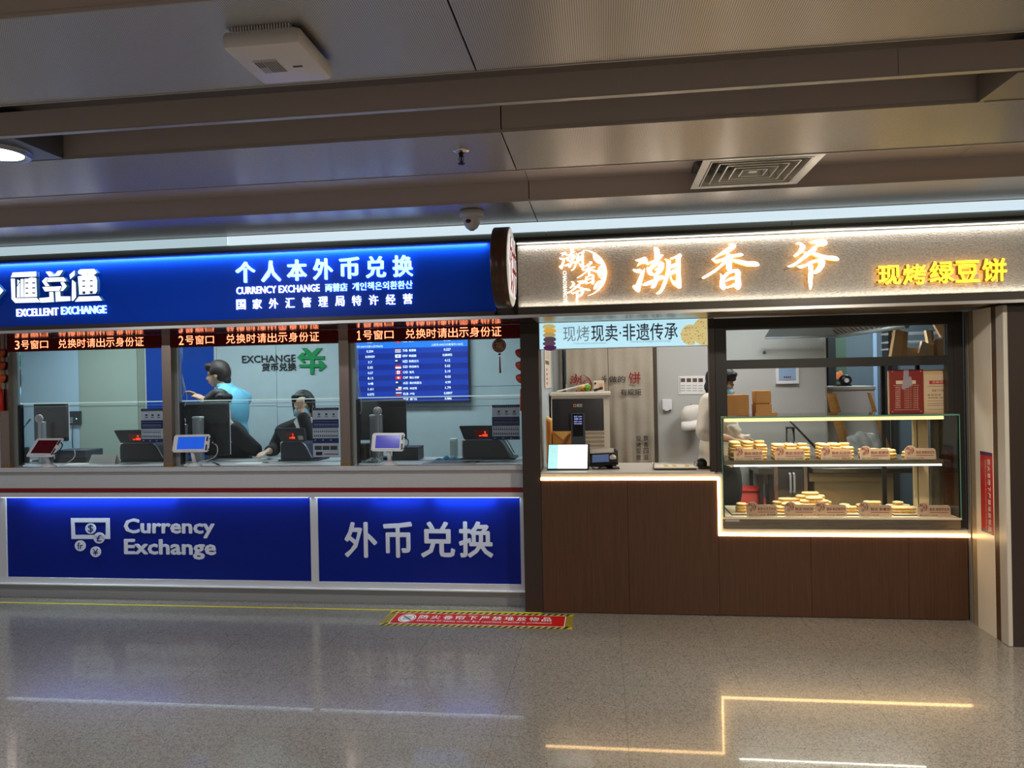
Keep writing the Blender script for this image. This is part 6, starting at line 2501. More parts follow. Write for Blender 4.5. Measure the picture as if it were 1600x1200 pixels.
B().box(at(880, 700, Y=YT_).x, at(930, 700, Y=YT_).x, YT_-.02, YT_+.18, ZBC, ZBC+.012, bev=.003).build('foot', m_till, t)

# price board in front
Yb = 5.16
q = [at(855.5, 737.5, Y=Yb), at(918.5, 737.5, Y=Yb), at(919.8, 699, Y=Yb+.05), at(857, 699, Y=Yb+.05)]
O, U, V = q[0], q[1]-q[0], q[3]-q[0]
O.z = ZBC+.009
n = U.cross(V).normalized()
if n.y > 0:
    n = -n
t = thing('price_board', 'glowing white price tablet in a black frame on the left end of the counter', 'tablet', (O.x+.13, Yb+.02, ZBC))
b = B()
slab(b, O, U, V, n, -.012, 1.03, -.04, 1.02, -.012, 0, bev=.003)
b.build('frame', m_plastic_k, t)
b = B()
slab(b, O, U, V, n, .01, .985, .02, .985, .0004, .001)
b.build('screen', mat('price_white', (245, 250, 250), es=1.05, emit=(245, 252, 252)), t)
b = B()
slab(b, O, U, V, n, .01, .25, .02, .985, .0012, .0016)
b.build('side_panel', mat('price_cyan', (176, 232, 236), es=.85, emit=(176, 232, 236)), t)
b = B()
for (u0, u1, v) in ((.4, .62, .38), (.75, .9, .38), (.35, .5, .15), (.55, .7, .15), (.75, .92, .15), (.8, .9, .58), (.82, .93, .8), (.07, .2, .7), (.08, .2, .8), (.06, .18, .2)):
    slab(b, O, U, V, n, u0, u1, v, v+.022, .0018, .002)
b.build('faint_lines', mat('price_line', (190, 205, 208), es=.7, emit=(190, 205, 208)), t)
b = B()
b.poly([(O.x+.08, Yb+.055, ZBC+.11), (O.x+.18, Yb+.055, ZBC+.11), (O.x+.2, Yb+.15, ZBC), (O.x+.06, Yb+.15, ZBC)], (0, .004, 0))
b.build('back_prop', m_plastic_k, t)

# payment terminal on a stand
p = at(944, 712, Y=5.2)
t = thing('payment_terminal', 'black and silver payment terminal with a blue-grey screen on a dark stand', 'card terminal', (p.x, 5.25, ZBC))
O = at(921, 726, Y=5.18)
U = at(966, 724, Y=5.18)-O
V = at(919.5, 699, Y=5.26)-O
V = Vector((0, .09, .10))
n = U.cross(V).normalized()
if n.y > 0:
    n = -n
b = B()
slab(b, O, U, V, n, 0, 1, 0, 1, -.045, 0, bev=.012)
b.build('body', mat('terminal_black', (34, 32, 34), rough=.35), t, smooth='auto')
b = B()
slab(b, O, U, V, n, .02, .86, .68, .98, .0004, .008, bev=.003)
b.build('printer_lid', mat('terminal_silver', (196, 186, 172), rough=.35, metal=.4), t)
b = B()
slab(b, O, U, V, n, .1, .68, .12, .6, .0004, .004)
sc = b.build('screen', mat('terminal_screen', (70, 86, 116), rough=.12, es=.35, emit=(80, 100, 140)), t)
p = O+U*.82+V*.36
B().lathe([(.024, 0), (.022, .006), (.012, .007)], p+n*.001, axis='Y', seg=28).build('round_pad', mat('terminal_silver', (196, 186, 172)), t)
b = B()
b.poly([O+U*.45+Vector((0, .0, -.01)), O+U*.78+Vector((0, .0, -.01)), O+U*.82+Vector((0, .07, -.11+.0)), O+U*.62+Vector((0, .07, -.11))], (0, .03, 0))
for v in b.bm.verts:
    v.co.z = max(v.co.z, ZBC+.006)
b.build('stand', m_plastic_k, t)
B().box(O.x+U.x*.3, O.x+U.x*1.05, 5.2, 5.32, ZBC, ZBC+.006, bev=.002).build('foot', m_plastic_k, t)
B().tube(spline([(O.x+.02, 5.24, ZBC+.005), (O.x+.06, 5.2, ZBC+.005), (O.x+.10, 5.22, ZBC+.03), (O.x+.12, 5.25, ZBC+.06)]), .004).build('cord', m_plastic_k, t)

# tasting tray and tape
a, c = at(1022, 738, Y=5.16), at(1088, 738, Y=5.16)
t = thing('serving_tray', 'flat cream tray with black base at the right end of the bakery counter', 'tray', ((a.x+c.x)/2, 5.22, ZBC))
B().box(a.x, c.x, 5.14, 5.30, ZBC, ZBC+.012, bev=.003).build('base', m_plastic_k, t)
b = B()
b.box(a.x, c.x, 5.135, 5.305, ZBC+.0125, ZBC+.022, bev=.004)
b.build('pan', mat('tray_cream', (226, 214, 192), rough=.4), t)
b = B()
for k, u in enumerate((.25, .45, .75)):
    b.box(a.x+u*(c.x-a.x), a.x+(u+.1)*(c.x-a.x), 5.16, 5.26, ZBC+.0222, ZBC+.0235)
b.build('wax_paper', mat('crumb_gold', (196, 166, 90), rough=.8), t)
for s in (0, 1):
    x = (a.x+.004) if s == 0 else (c.x-.004)
    B().tube(spline([(x, 5.16, ZBC+.02), (x+(-.014 if s == 0 else .014), 5.17, ZBC+.045), (x, 5.2, ZBC+.05), (x, 5.24, ZBC+.02)]), .003).build('handle', m_steel, t)
q = at(1097, 737, Y=5.2)
t = thing('tape_dispenser', 'black tape dispenser at the right end of the bakery counter beside the tray', 'tape dispenser', (q.x, 5.22, ZBC))
B().lathe([(.0, -.022), (.034, -.022), (.036, -.015), (.036, .015), (.034, .022), (0, .022)], (q.x, 5.22, ZBC+.037), axis='Y', seg=28).build('roll', m_plastic_k, t)
B().box(q.x-.02, q.x+.055, 5.196, 5.244, ZBC, ZBC+.018, bev=.004).build('base', mat('dispenser_brown', (64, 42, 30), rough=.4), t)

# ================================================================== pastry showcase
X0, X1 = .793, 2.287
Yf0, Yf1 = 5.035, 5.50
Zb, Zt = .667, 1.340
t = thing('pastry_showcase', 'glass pastry showcase with two lit shelves on the bakery counter front', 'display case', ((X0+X1)/2, 5.26, .589))
show = t
m_inox = brushed('inox', (150, 140, 126), .3, 'X')
B().box(X0, X1, Yf0, Yf1, .590, Zb-.012).build('base', m_inox, t)
B().box(X0-.004, X1+.004, Yf0-.004, Yf1, Zb-.0115, Zb).build('deck', mat('deck_cream', (232, 214, 184), rough=.35), t)
B().box(X0+.002, X1-.002, Yf0, Yf0+.006, Zb+.001, Zt-.008).build('front_glass', m_glass, t)
B().box(X1-.008, X1-.002, Yf0+.007, Yf1, Zb+.001, Zt-.008).build('side_glass', m_glass, t)
B().box(X0+.002, X0+.008, Yf0+.007, Yf1, Zb+.001, Zt-.008).build('side_glass', m_glass, t)
B().box(X0, X1, Yf0, Yf1, Zt-.0075, Zt).build('top_glass', m_glass, t)
b = B()
b.box(X0-.001, X1+.001, Yf0-.002, Yf0, Zt-.009, Zt+.001)
b.box(X0-.003, X0+.001, Yf0-.002, Yf0+.006, Zb, Zt)
b.box(X1-.001, X1+.004, Yf0-.002, Yf0+.008, Zb, Zt)
b.build('glass_rim', m_glass_green, t)
XS1 = at(1430, 700, Y=5.45).x
sh_ = B().box(X0+.012, XS1+.03, Yf0+.055, Yf1-.05, 1.012, 1.040).build('shelf', m_inox, t)
m_ledcase = mat('case_led', (255, 236, 190), es=1.6, emit=(255, 210, 140))
m_ledcase2 = mat('case_led_white', (255, 250, 236), es=3.0, emit=(255, 244, 220))
B().box(X0+.02, XS1+.02, Yf0+.02, Yf0+.036, Zt-.033, Zt-.012).build('led_bar', m_ledcase, t)
B().box(X0+.085, XS1+.02, Yf0+.058, Yf0+.07, 1.000, 1.0115).build('led_bar', m_ledcase2, t)
m_frame = mat('cream_frame', (226, 200, 150), rough=.35, metal=.2)
b = B()
b.box(XS1, XS1+.026, Yf1-.03, Yf1, Zb+.001, Zt-.009)
b.box(X0+.01, XS1, Yf1-.03, Yf1, Zt-.04, Zt-.009)
b.build('rear_frame', m_frame, t)
B().box(X1-.085, X1-.012, Yf1-.03, Yf1-.012, Zb+.001, Zt-.009).build('end_board', mat('end_board', (220, 190, 146), rough=.4), t)
B().box(X0+.008, X0+.10, Yf0-.0055, Yf0-.0045, .638, .653).build('rating_label', mat('label_steel', (170, 160, 146), rough=.5), t)
area_lamp('showcase_lamp', (1.45, 5.075, 1.305), 1.2, .012, 5.0, (1, .86, .62))
area_lamp('showcase_lamp', (1.48, 5.115, .998), 1.2, .012, 3.5, (1, .92, .78))

# ---- pastries
m_past = mat('pastry', (236, 206, 130), rough=.6)
nt, nn, L, bs = nodes(m_past)
tc = N(nt, 'ShaderNodeTexCoord')
sx = N(nt, 'ShaderNodeSeparateXYZ')
L.new(tc.outputs['Generated'], sx.inputs[0])
rp = ramp(nt, [(.0, rgb(236, 204, 130)), (.22, rgb(226, 176, 92)), (.45, rgb(196, 126, 48)), (.62, rgb(222, 170, 84)), (.85, rgb(250, 232, 176)), (1, rgb(252, 238, 190))])
L.new(sx.outputs[2], rp.inputs[0])
no = N(nt, 'ShaderNodeTexNoise')
no.inputs['Scale'].default_value = 60
L.new(tc.outputs['Object'], no.inputs['Vector'])
rr2 = ramp(nt, [(.35, (.86, .8, .7, 1)), (.6, (1, 1, 1, 1))])
L.new(no.outputs['Fac'], rr2.inputs[0])
mxx = N(nt, 'ShaderNodeMix', data_type='RGBA', blend_type='MULTIPLY')
mxx.inputs[0].default_value = .7
L.new(rp.outputs[0], mxx.inputs[6])
L.new(rr2.outputs[0], mxx.inputs[7])
L.new(mxx.outputs[2], bs.inputs['Base Color'])
bs.inputs['Subsurface Weight'].default_value = .0


def pastry_mesh(r, h, seed):
    rn = random.Random(seed)
    b = B().lathe([(0, .0), (r*.86, .0005), (r*.97, h*.18), (r, h*.45), (r*.98, h*.7), (r*.84, h*.95), (r*.5, h), (0, h*1.01)], (0, 0, 0), seg=20)
    for v in b.bm.verts:
        a = math.atan2(v.co.y, v.co.x)
        k = 1+.025*math.sin(3*a+seed)+.02*math.sin(5*a+2*seed)
        v.co.x *= k
        v.co.y *= k
        v.co.z += .0008*math.sin(4*a+seed)*(v.co.z > h*.5)
    bmesh.ops.recalc_face_normals(b.bm, faces=b.bm.faces)
    me = bpy.data.meshes.new('pastry')
    b.bm.to_mesh(me)
    b.bm.free()
    for p in me.polygons:
        p.use_smooth = True
    me.materials.append(m_past)
    return me


PM = [pastry_mesh(.036, .0205, s) for s in range(4)]
_first = [True]


def pastry(x, y, z, label, group, rz=0.0, tilt=(0, 0)):
    o = bpy.data.objects.new('pastry', PM[int(abs(x*977+z*311)) % 4])
    o.location = (x, y, z)
    o.rotation_euler = (tilt[0], tilt[1], rz)
    tag(o, label, 'pastry', group)
    COL.objects.link(o)
    return o


rn = random.Random(3)
ZS = 1.0405
TAGS_U = [(1147, 1193), (1212, 1258), (1283, 1331), (1344, 1392), (1414, 1463)]
UL = [  # x px from, to, layers, label
    (1140, 1200, 6, 'round pastry in the tall pile at the left end of the upper shelf'),
    (1208, 1268, 5, 'round pastry in the pile behind the second price card of the upper shelf'),
    (1279, 1336, 5, 'round pastry in the middle pile of the upper shelf behind the third price card'),
    (1347, 1402, 3, 'round pastry in the low pile behind the fourth price card of the upper shelf'),
    (1416, 1462, 2, 'round pastry in the lowest pile at the right end of the upper shelf')]
for (a, c, nl, lab) in UL:
    xa, xb = at(a, 715, Y=5.15).x, at(c, 715, Y=5.15).x
    n = max(3, int((xb-xa)/.073))
    for i in range(n):
        for row in range(2):
            layers = nl-(1 if (row == 0 and i == n-1 and nl > 3) else 0)
            for k in range(layers):
                pastry(xa+.042+i*(xb-xa-.08)/max(1, n-1)+rn.uniform(-.003, .003), 5.165+row*.078+.012*(i % 2)+rn.uniform(-.003, .003), ZS+k*.0208, lab, 'pastries on the upper shelf', rn.uniform(0, 6), (0, 0))
# lower deck
ZD = Zb+.0005
for (a, c, z) in ((1141, 1200, 0), (1205, 1240, 0)):
    pass
trays = []


def deck_tray(label, px0, px1):
    xa, xb = at(px0, 800, Y=5.12).x, at(px1, 800, Y=5.12).x
    t = thing('pastry_tray', label, 'tray', ((xa+xb)/2, 5.26, ZD))
    B().box(xa, xb, 5.10, 5.44, ZD, ZD+.006).build('base', mat('tray_black', (26, 22, 20), rough=.4), t)
    b = B()
    b.box(xa+.004, xb-.004, 5.104, 5.436, ZD+.0062, ZD+.0085)
    b.build('liner', mat('tray_liner', (232, 216, 180), rough=.6), t)
    return xa, xb


D0 = ZD+.009
xa, xb = deck_tray('black serving tray at the left end of the lower deck holding three pastries', 1142, 1192)
for k in range(3):
    pastry(at(1157, 790, Y=5.2).x+rn.uniform(-.004, .004), 5.19, D0+k*.0208, 'round pastry in the small stack at the left end of the lower deck', 'pastries on the lower deck')
for k in range(2):
    pastry(at(1168, 790, Y=5.2).x+.03, 5.27, D0+k*.0208, 'round pastry in the small stack at the left end of the lower deck', 'pastries on the lower deck')
xa, xb = deck_tray('wide serving tray under the pyramid of pastries on the lower deck', 1213, 1312)
n0 = 9
L0 = xa+.045
lab = 'round pastry in the big pyramid on the lower deck'
prof = [3, 4, 4, 4, 5, 6, 6, 5, 3]
for i in range(n0):
    for row in range(2):
        for k in range(max(1, prof[i]-(0 if row else 1))):
            x = L0+i*(xb-xa-.09)/(n0-1)
            pastry(x+rn.uniform(-.004, .004), 5.185+row*.088+.004*(k % 2)+rn.uniform(-.003, .003), D0+k*.0208, lab, 'pastries on the lower deck', rn.uniform(0, 6))
xa, xb = deck_tray('small serving tray of flat pastries right of the pyramid on the lower deck', 1318, 1345)
for i in range(3):
    for k in range(2):
        pastry(xa+.04+i*(xb-xa-.08)/2, 5.19+.09*(i % 2), D0+k*.0208, 'round pastry in the flat pile just right of the pyramid', 'pastries on the lower deck')
xa, xb = deck_tray('serving tray of pastries behind the fourth price card of the lower deck', 1348, 1392)
for i in range(3):
    for k in range(3 if i else 2):
        pastry(xa+.042+i*(xb-xa-.084)/2, 5.27, D0+k*.0208, 'round pastry behind the fourth price card of the lower deck', 'pastries on the lower deck')
xa, xb = deck_tray('serving tray of pastries between the last two price cards of the lower deck', 1395, 1437)
for i in range(3):
    for row in range(2):
        for k in range(2+(i == 1)*row):
            pastry(xa+.042+i*(xb-xa-.084)/2, 5.17+row*.088, D0+k*.0208, 'round pastry between the last two price cards of the lower deck', 'pastries on the lower deck')

# ---- price cards
m_card = mat('card_pink', (226, 190, 160), rough=.55)
m_cred = mat('card_red', (170, 44, 28), rough=.6)
m_cgreen = mat('card_green', (40, 74, 40), rough=.6)
m_cdark = mat('card_dark', (90, 60, 48), rough=.6)


def price_card(label, px0, px1, pyt, pyb, Y, z0, name, foot):
    xa, xb = at(px0, pyb, Y=Y).x, at(px1, pyb, Y=Y).x
    H = (at(px0, pyt, Y=Y).z-at(px0, pyb, Y=Y).z)
    w = xb-xa
    r = H*.42
    hb = H*.80
    cx, cz = xa+r*.95, z0+H-r
    pts = [(xa, z0), (xb, z0), (xb-.004, z0+hb-.012), (xb-.016, z0+hb), (cx+r*.93, z0+hb)]
    a0 = math.asin(max(-1, min(1, (z0+hb-cz)/r)))
    for i in range(15):
        a = a0+(PI*1.02-a0)*i/14
        pts.append((cx+r*math.cos(a), cz+r*math.sin(a)))
    t = thing('price_card', label, 'price card', ((xa+xb)/2, Y, z0))
    B().poly([(p[0], Y, p[1]) for p in pts], (0, .003, 0)).build('card', m_card, t)
    b = B().box(xa+.01, xb-.01, Y+.003, Y+.03, z0, z0+.002)
    b.build('foot', m_card, t)
    Yt = Y-.0004
    s = r*1.75/1080
    emblem('emblem_print', lambda x, y: Vector((cx-r*.86+(x-105)*s*.98, Yt, cz+r*.86-(y-80)*s*.93)), (0, -1, 0), .0002, m_cred, t)
    lettering('name_line', [(name, xa+w*.36, xb-w*.05, z0+H*.40, z0+H*.62, Yt, 0, .014)], m_cred, t)
    lettering('price_line', [('售价3.5元/个 20元/盒', xa+w*.06, xa+w*.60, z0+H*.06, z0+H*.15, Yt, 0, .006)], m_cdark, t)
    B().box(xa+w*.36, xb-w*.08, Yt-.0003, Yt, z0+H*.27, z0+H*.31).build('rule', m_cred, t)
    if foot:
        lettering('flavour_line', [(foot, xa+w*.66, xb-w*.06, z0+H*.06, z0+H*.17, Yt, 0, .02)], m_cgreen if foot != '香糯红豆' else m_cred, t)
    return t


CU = [(1147, 1193, '酥皮·绿豆饼', '清香绿豆', 'price card for green bean cake, first from the left on the upper shelf'),
      (1211, 1258, '酥皮·绿豆饼', '冰皮绿豆', 'price card for green bean cake, second from the left on the upper shelf'),
      (1283, 1331, '酥皮·红豆饼', '香糯红豆', 'price card for red bean cake, middle of the upper shelf'),
      (1344, 1391, '酥皮·板栗饼', None, 'price card for chestnut cake, fourth from the left on the upper shelf'),
      (1414, 1463, '酥皮·咖喱绿豆饼', None, 'price card for curry bean cake at the right end of the upper shelf')]
for (a, c, nm, ft, lab) in CU:
    price_card(lab, a, c, 698.5 if a < 1340 else 698, 719.5, 5.103, ZS+.0005, nm, ft)
CD = [(1167, 1215, '酥皮·红豆芝麻饼', '黑芝麻香', 'price card for red bean sesame cake, first from the left on the lower deck'),
      (1226, 1273, '酥皮·肉松饼', None, 'price card for pork floss cake in front of the pyramid, left of the pair'),
      (1274, 1324, '酥皮·老式绿豆饼', '老式手作', 'price card for old style bean cake in front of the pyramid, right of the pair'),
      (1342, 1394, '酥皮·紫薯饼', None, 'price card for purple yam cake, fourth from the left on the lower deck'),
      (1434, 1486, '酥皮·榴莲芋泥饼', None, 'price card for durian taro cake at the right end of the lower deck')]
for (a, c, nm, ft, lab) in CD:
    price_card(lab, a, c, 783, 805.5, 5.07, ZD+.0005, nm, ft)

# ---- on top of the showcase
ZTP = Zt+.0005


def carton(label, px0, px1, pyt, Y, dep, m, lid=True, cut=.0):
    xa, xb = at(px0, 640, Y=Y).x, at(px1, 640, Y=Y).x
    zt = at((px0+px1)/2, pyt, Y=Y).z
    t = thing('cardboard_box', label, 'box', ((xa+xb)/2, Y+dep/2, ZTP))
    zm = zt-(zt-ZTP)*.55
    B().box(xa, xb, Y, Y+dep, ZTP, zm if lid else zt, bev=.003).build('body', m, t)
    if lid:
        B().box(xa-.002, xb+.002, Y+dep*.1, Y+dep*.9, zm+.001, zt, bev=.012).build('lid', m, t)
    return xa, xb, zt, t


carton('plain brown cardboard box at the left end of the showcase top', 1135.5, 1170.5, 617, 5.20, .2, m_cardboard, lid=False)
xa, xb, zt, t = carton('smaller cardboard box with a rounded raised lid on the showcase top', 1181, 1206, 610, 5.2, .14, mat('cardboard_b', (186, 136, 78), rough=.8))
B().box(xa-.01, xb+.03, 5.17, 5.2, ZTP, ZTP+.018).build('tray_flap', mat('cardboard_b', (186, 136, 78)), t)
# menus leaning on the showcase top
YMn = 5.13
a, c = at(1388.5, 646, Y=YMn), at(1492, 577, Y=YMn)
t = thing('menu_board', 'beige board leaning on the showcase top with printed service notice', 'sign board', ((a.x+c.x)/2, YMn, ZTP))
B().box(a.x, c.x, YMn, YMn+.012, ZTP, c.z).build('board', mat('board_kraft', (206, 172, 128), rough=.6), t)
pbox(1444, 585, 1491, 643, YMn-.002, .0015).build('sheet', mat('board_beige', (214, 186, 150), rough=.6), t)
b = B()
pbox(1452, 594.5, 1484, 600, YMn-.0035, .001, b)
b.build('title_band', m_redprint, t)
lettering('printed_text', [pxrow('温馨提示', 1456, 595.5, 1480, 599, YMn-.004)], m_card, t)
lettering('printed_text', [pxrow('享受下午茶1:00', 1456, 608.5, 1481, 612, YMn-.0025), pxrow('本店支持（外卖）', 1449, 615.5, 1488, 619, YMn-.0025), pxrow('美味现做  请耐心等候', 1450, 620.5, 1487, 623, YMn-.0025)], m_cdark, t)
b = B()
for y in (603, 626, 630, 633, 639.5):
    pbox(1449, y, 1487, y+.5, YMn-.003, .0008, b)
b.build('rules', m_cdark, t)
Yr = YMn-.012
a, c = at(1391, 645, Y=Yr), at(1442.5, 577, Y=Yr)
t = thing('menu_card', 'dark red price menu taped in front of the beige board on the showcase top', 'menu', ((a.x+c.x)/2, Yr, ZTP))
B().box(a.x, c.x, Yr, Yr+.004, ZTP+.004, c.z).build('card', mat('menu_red', (128, 30, 20), rough=.5), t)
mp = mat('menu_print', (232, 196, 170), rough=.6)
pbox(1400, 594.5, 1431, 600, Yr-.001, .001).build('title_pill', mat('menu_pill', (214, 196, 166), rough=.5), t)
lettering('title_text', [pxrow('价目表', 1409, 595.2, 1423, 599.3, Yr-.0015)], m_cred, t)
rows = []
names_ = ['绿豆饼', '红豆饼', '板栗饼', '肉松饼', '紫薯饼', '芝麻饼', '芋泥饼', '榴莲饼', '咖喱饼', '综合礼盒']
for k, nm in enumerate(names_):
    y = 604.5+k*3.45
    rows += [pxrow(nm, 1399, y, 1407, y+2.2, Yr-.0005), pxrow('3.5元/个', 1413, y, 1425, y+2.0, Yr-.0005), pxrow('20元/盒', 1427, y, 1435, y+2.0, Yr-.0005)]
lettering('price_rows', rows, mp, t)
b = B()
pbox(1396, 602, 1436, 602.4, Yr-.0008, .0006, b)
pbox(1397, 640, 1437, 640.4, Yr-.0008, .0006, b)
for (x, y) in ((1393.5, 580), (1438, 579.5), (1394, 642.5), (1438.5, 642)):
    pbox(x, y, x+1.2, y+1.2, Yr-.0008, .0006, b)
b.build('border_marks', mp, t)
tape = MATS.get('sticky_tape') or mat('sticky_tape', (190, 176, 186), rough=.25)
tape.node_tree.nodes['Principled BSDF'].inputs['Alpha'].default_value = .55
b = B()
b.poly([at(1412, 576, Y=Yr-.003), at(1420, 576, Y=Yr-.003), at(1420, 588, Y=Yr-.003), at(1424, 589, Y=Yr-.003), at(1426, 602, Y=Yr-.003), at(1411, 609, Y=Yr-.003), at(1408, 606, Y=Yr-.003), at(1411, 598, Y=Yr-.003)][::-1], (0, .001, 0))
b.build('clear_tape', tape, t)

# ================================================================== kitchen beyond
# range hood under the ceiling
m_hood = mat('hood_steel', (196, 208, 216), rough=.35, metal=.4)
m_slat = mat('filter_slat', (170, 160, 150), rough=.4, metal=.3)
ZH = 1.985
A_, B_, C_, D_ = at(1195, 526, Z=ZH), at(1308, 527.5, Z=ZH), at(1395, 511, Z=ZH), at(1270, 505, Z=ZH)
t = thing('range_hood', 'stainless range hood with slatted filters under the kitchen ceiling', 'range hood', (B_.x, B_.y-.3, ZH))
x0h, x1h, y0h, y1h = at(1195, 526, Y=6.45).x, 2.62, 5.35, 6.45
zr = at(1250, 526.5, Y=6.45).z
xm = at(1308, 527, Y=6.45).x
xe = at(1395, 511.5, Y=5.6).x
b = B()
b.tube([(x0h, 6.45, zr), (xm, 6.45, zr)], .011)
b.tube([(xm, 6.45, zr), (xe, 5.35, zr)], .018)
b.build('rim', m_hood, t)
b = B()
b.poly([(x0h, 6.45, zr), (xm, 6.45, zr), (xm-.10, 5.9, 2.30), (x0h+.1, 5.9, 2.30)], (0, 0, .01))
b.build('smooth_panel', m_hood, t)
b = B()
nS = 15
for k in range(nS):
    u = (k+.2)/nS
    u2 = (k+.75)/nS
    p0 = Vector((xm, 6.45, zr)).lerp(Vector((xe, 5.35, zr)), u)
    p1 = Vector((xm, 6.45, zr)).lerp(Vector((xe, 5.35, zr)), u2)
    q0 = Vector((xm-.45, 6.3, zr+.32)).lerp(Vector((xe-.45, 5.35, zr+.32)), u)
    q1 = Vector((xm-.45, 6.3, zr+.32)).lerp(Vector((xe-.45, 5.35, zr+.32)), u2)
    b.poly([p0, p1, q1, q0], (0, 0, .012))
b.build('filter_slats', m_slat, t)
b = B()
b.poly([(xm, 6.45, zr+.02), (xe, 5.35, zr+.02), (xe-.45, 5.35, zr+.35), (xm-.45, 6.3, zr+.35)], (0, 0, .01))
b.build('filter_back', mat('filter_dark', (40, 36, 34), rough=.5), t)
for k, (x, y) in enumerate(((x0h+.2, 5.95), (xe-.5, 5.5))):
    B().cyl((x, y, 2.2), (x, y, 2.46), .01).build('hanger_rod', m_steel, t)

# dark glazed partition at the back right, with frames
YP2 = 7.9
wp = lambda px, Y=YP2: at(px, 600, Y=Y).x
m_slate = mat('slate_panel', (96, 112, 122), rough=.25, spec=.6)
struct('wall_20', B().box(wp(1292), 3.86, YP2, YP2+.05, 0, 2.46), m_slate)
b = B()
for (p0, p1) in ((1292, 1304), (1379, 1384), (1388, 1399)):
    b.box(wp(p0), wp(p1), YP2-.06, YP2-.002, 0, 2.46)
struct('trim_28', b, mat('partition_frame', (52, 56, 58), rough=.35, metal=.4))
struct('trim_29', B().box(wp(1364), wp(1370), YP2-.02, YP2-.001, 0, 2.46), mat('blue_glint', (150, 180, 214), rough=.2))  # pale strip: a bluish glint on the partition, put into the colour
struct('wall_21', B().box(wp(1304.5), wp(1322), YP2-.02, YP2-.001, 0, 2.46), mat('green_board', (70, 96, 80), rough=.5))
t = thing('wall_decoration', 'small orange leaf decoration on the green board at the back of the kitchen', 'decoration', at(1311, 592, Y=YP2-.03))
b = B()
for (px, py, rr) in ((1309, 587, .03), (1313, 584, .025), (1307, 590, .022), (1312, 590, .02)):
    p = at(px, py, Y=YP2-.03)
    b.ball(p, (rr, .008, rr*1.3))
b.build('leaves', mat('leaf_orange', (210, 120, 70), rough=.6), t)
# slanted dough boards and a pale trolley box
YD = 6.75
a, c = at(1291, 700, Y=YD), at(1366, 609, Y=YD)
t = thing('trolley_bin', 'pale grey trolley bin standing behind the showcase', 'bin', ((a.x+c.x)/2, YD+.25, 0))
m_bin = mat('bin_grey', (196, 194, 190), rough=.45)
b = B()
zt1 = c.z
b.poly([(a.x+.03, YD, 0), (c.x+.12, YD, 0), (c.x, YD, zt1), (a.x, YD, zt1)], (0, .5, 0))
b.build('body', m_bin, t)
B().box(a.x-.01, c.x+.012, YD-.015, YD+.515, zt1, zt1+.035, bev=.008).build('rim', mat('bin_rim', (176, 172, 166), rough=.4), t)
t = thing('roll_dispenser', 'small black tape holder on the rim of the pale trolley bin', 'tape holder', (at(1320, 606, Y=YD+.1).x, YD+.1, zt1+.035))
p = at(1321, 600, Y=YD+.1)
B().lathe([(.0, -.03), (.045, -.03), (.05, -.02), (.05, .02), (.045, .03), (0, .03)], (p.x, YD+.1, zt1+.087), axis='Y', seg=24).build('wheel', m_plastic_k, t)
B().lathe([(.02, .0), (.02, .004)], (p.x, YD+.066, zt1+.087), axis='Y', seg=20).build('hub', m_plastic_w, t)
B().box(p.x-.09, p.x+.04, YD+.06, YD+.14, zt1+.0355, zt1+.05).build('base', m_plastic_k, t)
m_board = wood('dough_board', (150, 104, 52), (186, 138, 78), (2, 2, 40))
YB2 = 6.55
for k, (p0, p1, q0, q1, lab) in enumerate(((1292, 1302, 1318, 1330, 'wooden dough board leaning at left against the pale trolley bin'), (1300, 1306, 1330, 1337, 'second wooden dough board leaning right behind the first one'), (1356, 1360, 1388, 1398, 'wooden dough board leaning at the right corner of the pale trolley bin'))):
    zt_, zl_ = at(1300, 615, Y=YB2).z, at(1300, 745, Y=YB2).z
    X = lambda px, py: at(px, py, Y=YB2+.03*k).x
    b = B().poly([(X(p0, 615), YB2+.03*k, zt_), (X(p1, 615), YB2+.03*k, zt_), (X(q1, 720), YB2+.03*k, at(1320, 722, Y=YB2).z), (X(q0, 720), YB2+.03*k, at(1320, 722, Y=YB2).z)], (0, .02, 0))
    tag(b.build('dough_board', m_board), lab, 'board')
# worktop carrying them
t = thing('work_table', 'stainless work table with a rear cabinet behind the showcase', 'table', (1.95, 6.4, 0))
zt_ = at(1320, 722, Y=YB2).z-.002
B().box(at(1255, 740, Y=6.4).x, at(1430, 740, Y=6.4).x, 6.12, 6.585, zt_-.04, zt_, bev=.004).build('table_top', m_inox, t)
B().box(at(1264, 740, Y=6.4).x, at(1384, 740, Y=6.4).x, 6.24, 6.58, .0, zt_-.041).build('steel_front', mat('table_steel', (196, 172, 132), rough=.4, metal=.4), t)
b = B()
b.box(at(1264, 740, Y=6.235).x, at(1384, 740, Y=6.235).x, 6.225, 6.239, zt_-.12, zt_-.05)
b.build('drawer_front', mat('drawer_steel', (206, 182, 140), rough=.35, metal=.4), t)
# clear plastic bag on the table
t = thing('plastic_bag', 'crumpled clear plastic bag between the dough boards behind the showcase', 'bag', (at(1350, 690, Y=6.4).x, 6.4, zt_))
bg = fused([('e', (at(1350, 690, Y=6.38).x, 6.36, zt_+.145), (.16, .07, .13), (0, .3, 0)), ('e', (at(1365, 690, Y=6.38).x, 6.36, zt_+.10), (.10, .07, .08), None)], .012, 1)
for v in bg.vertices:
    v.co += Vector((.008*math.sin(v.co.z*70+v.co.x*30), .012*math.sin(v.co.x*80+v.co.z*20), .006*math.sin(v.co.x*60)))
pm_ = mat('clear_plastic', (200, 205, 205), rough=.15, spec=.8)
pm_.node_tree.nodes['Principled BSDF'].inputs['Alpha'].default_value = .45
link_mesh('body', bg, pm_, t, True)
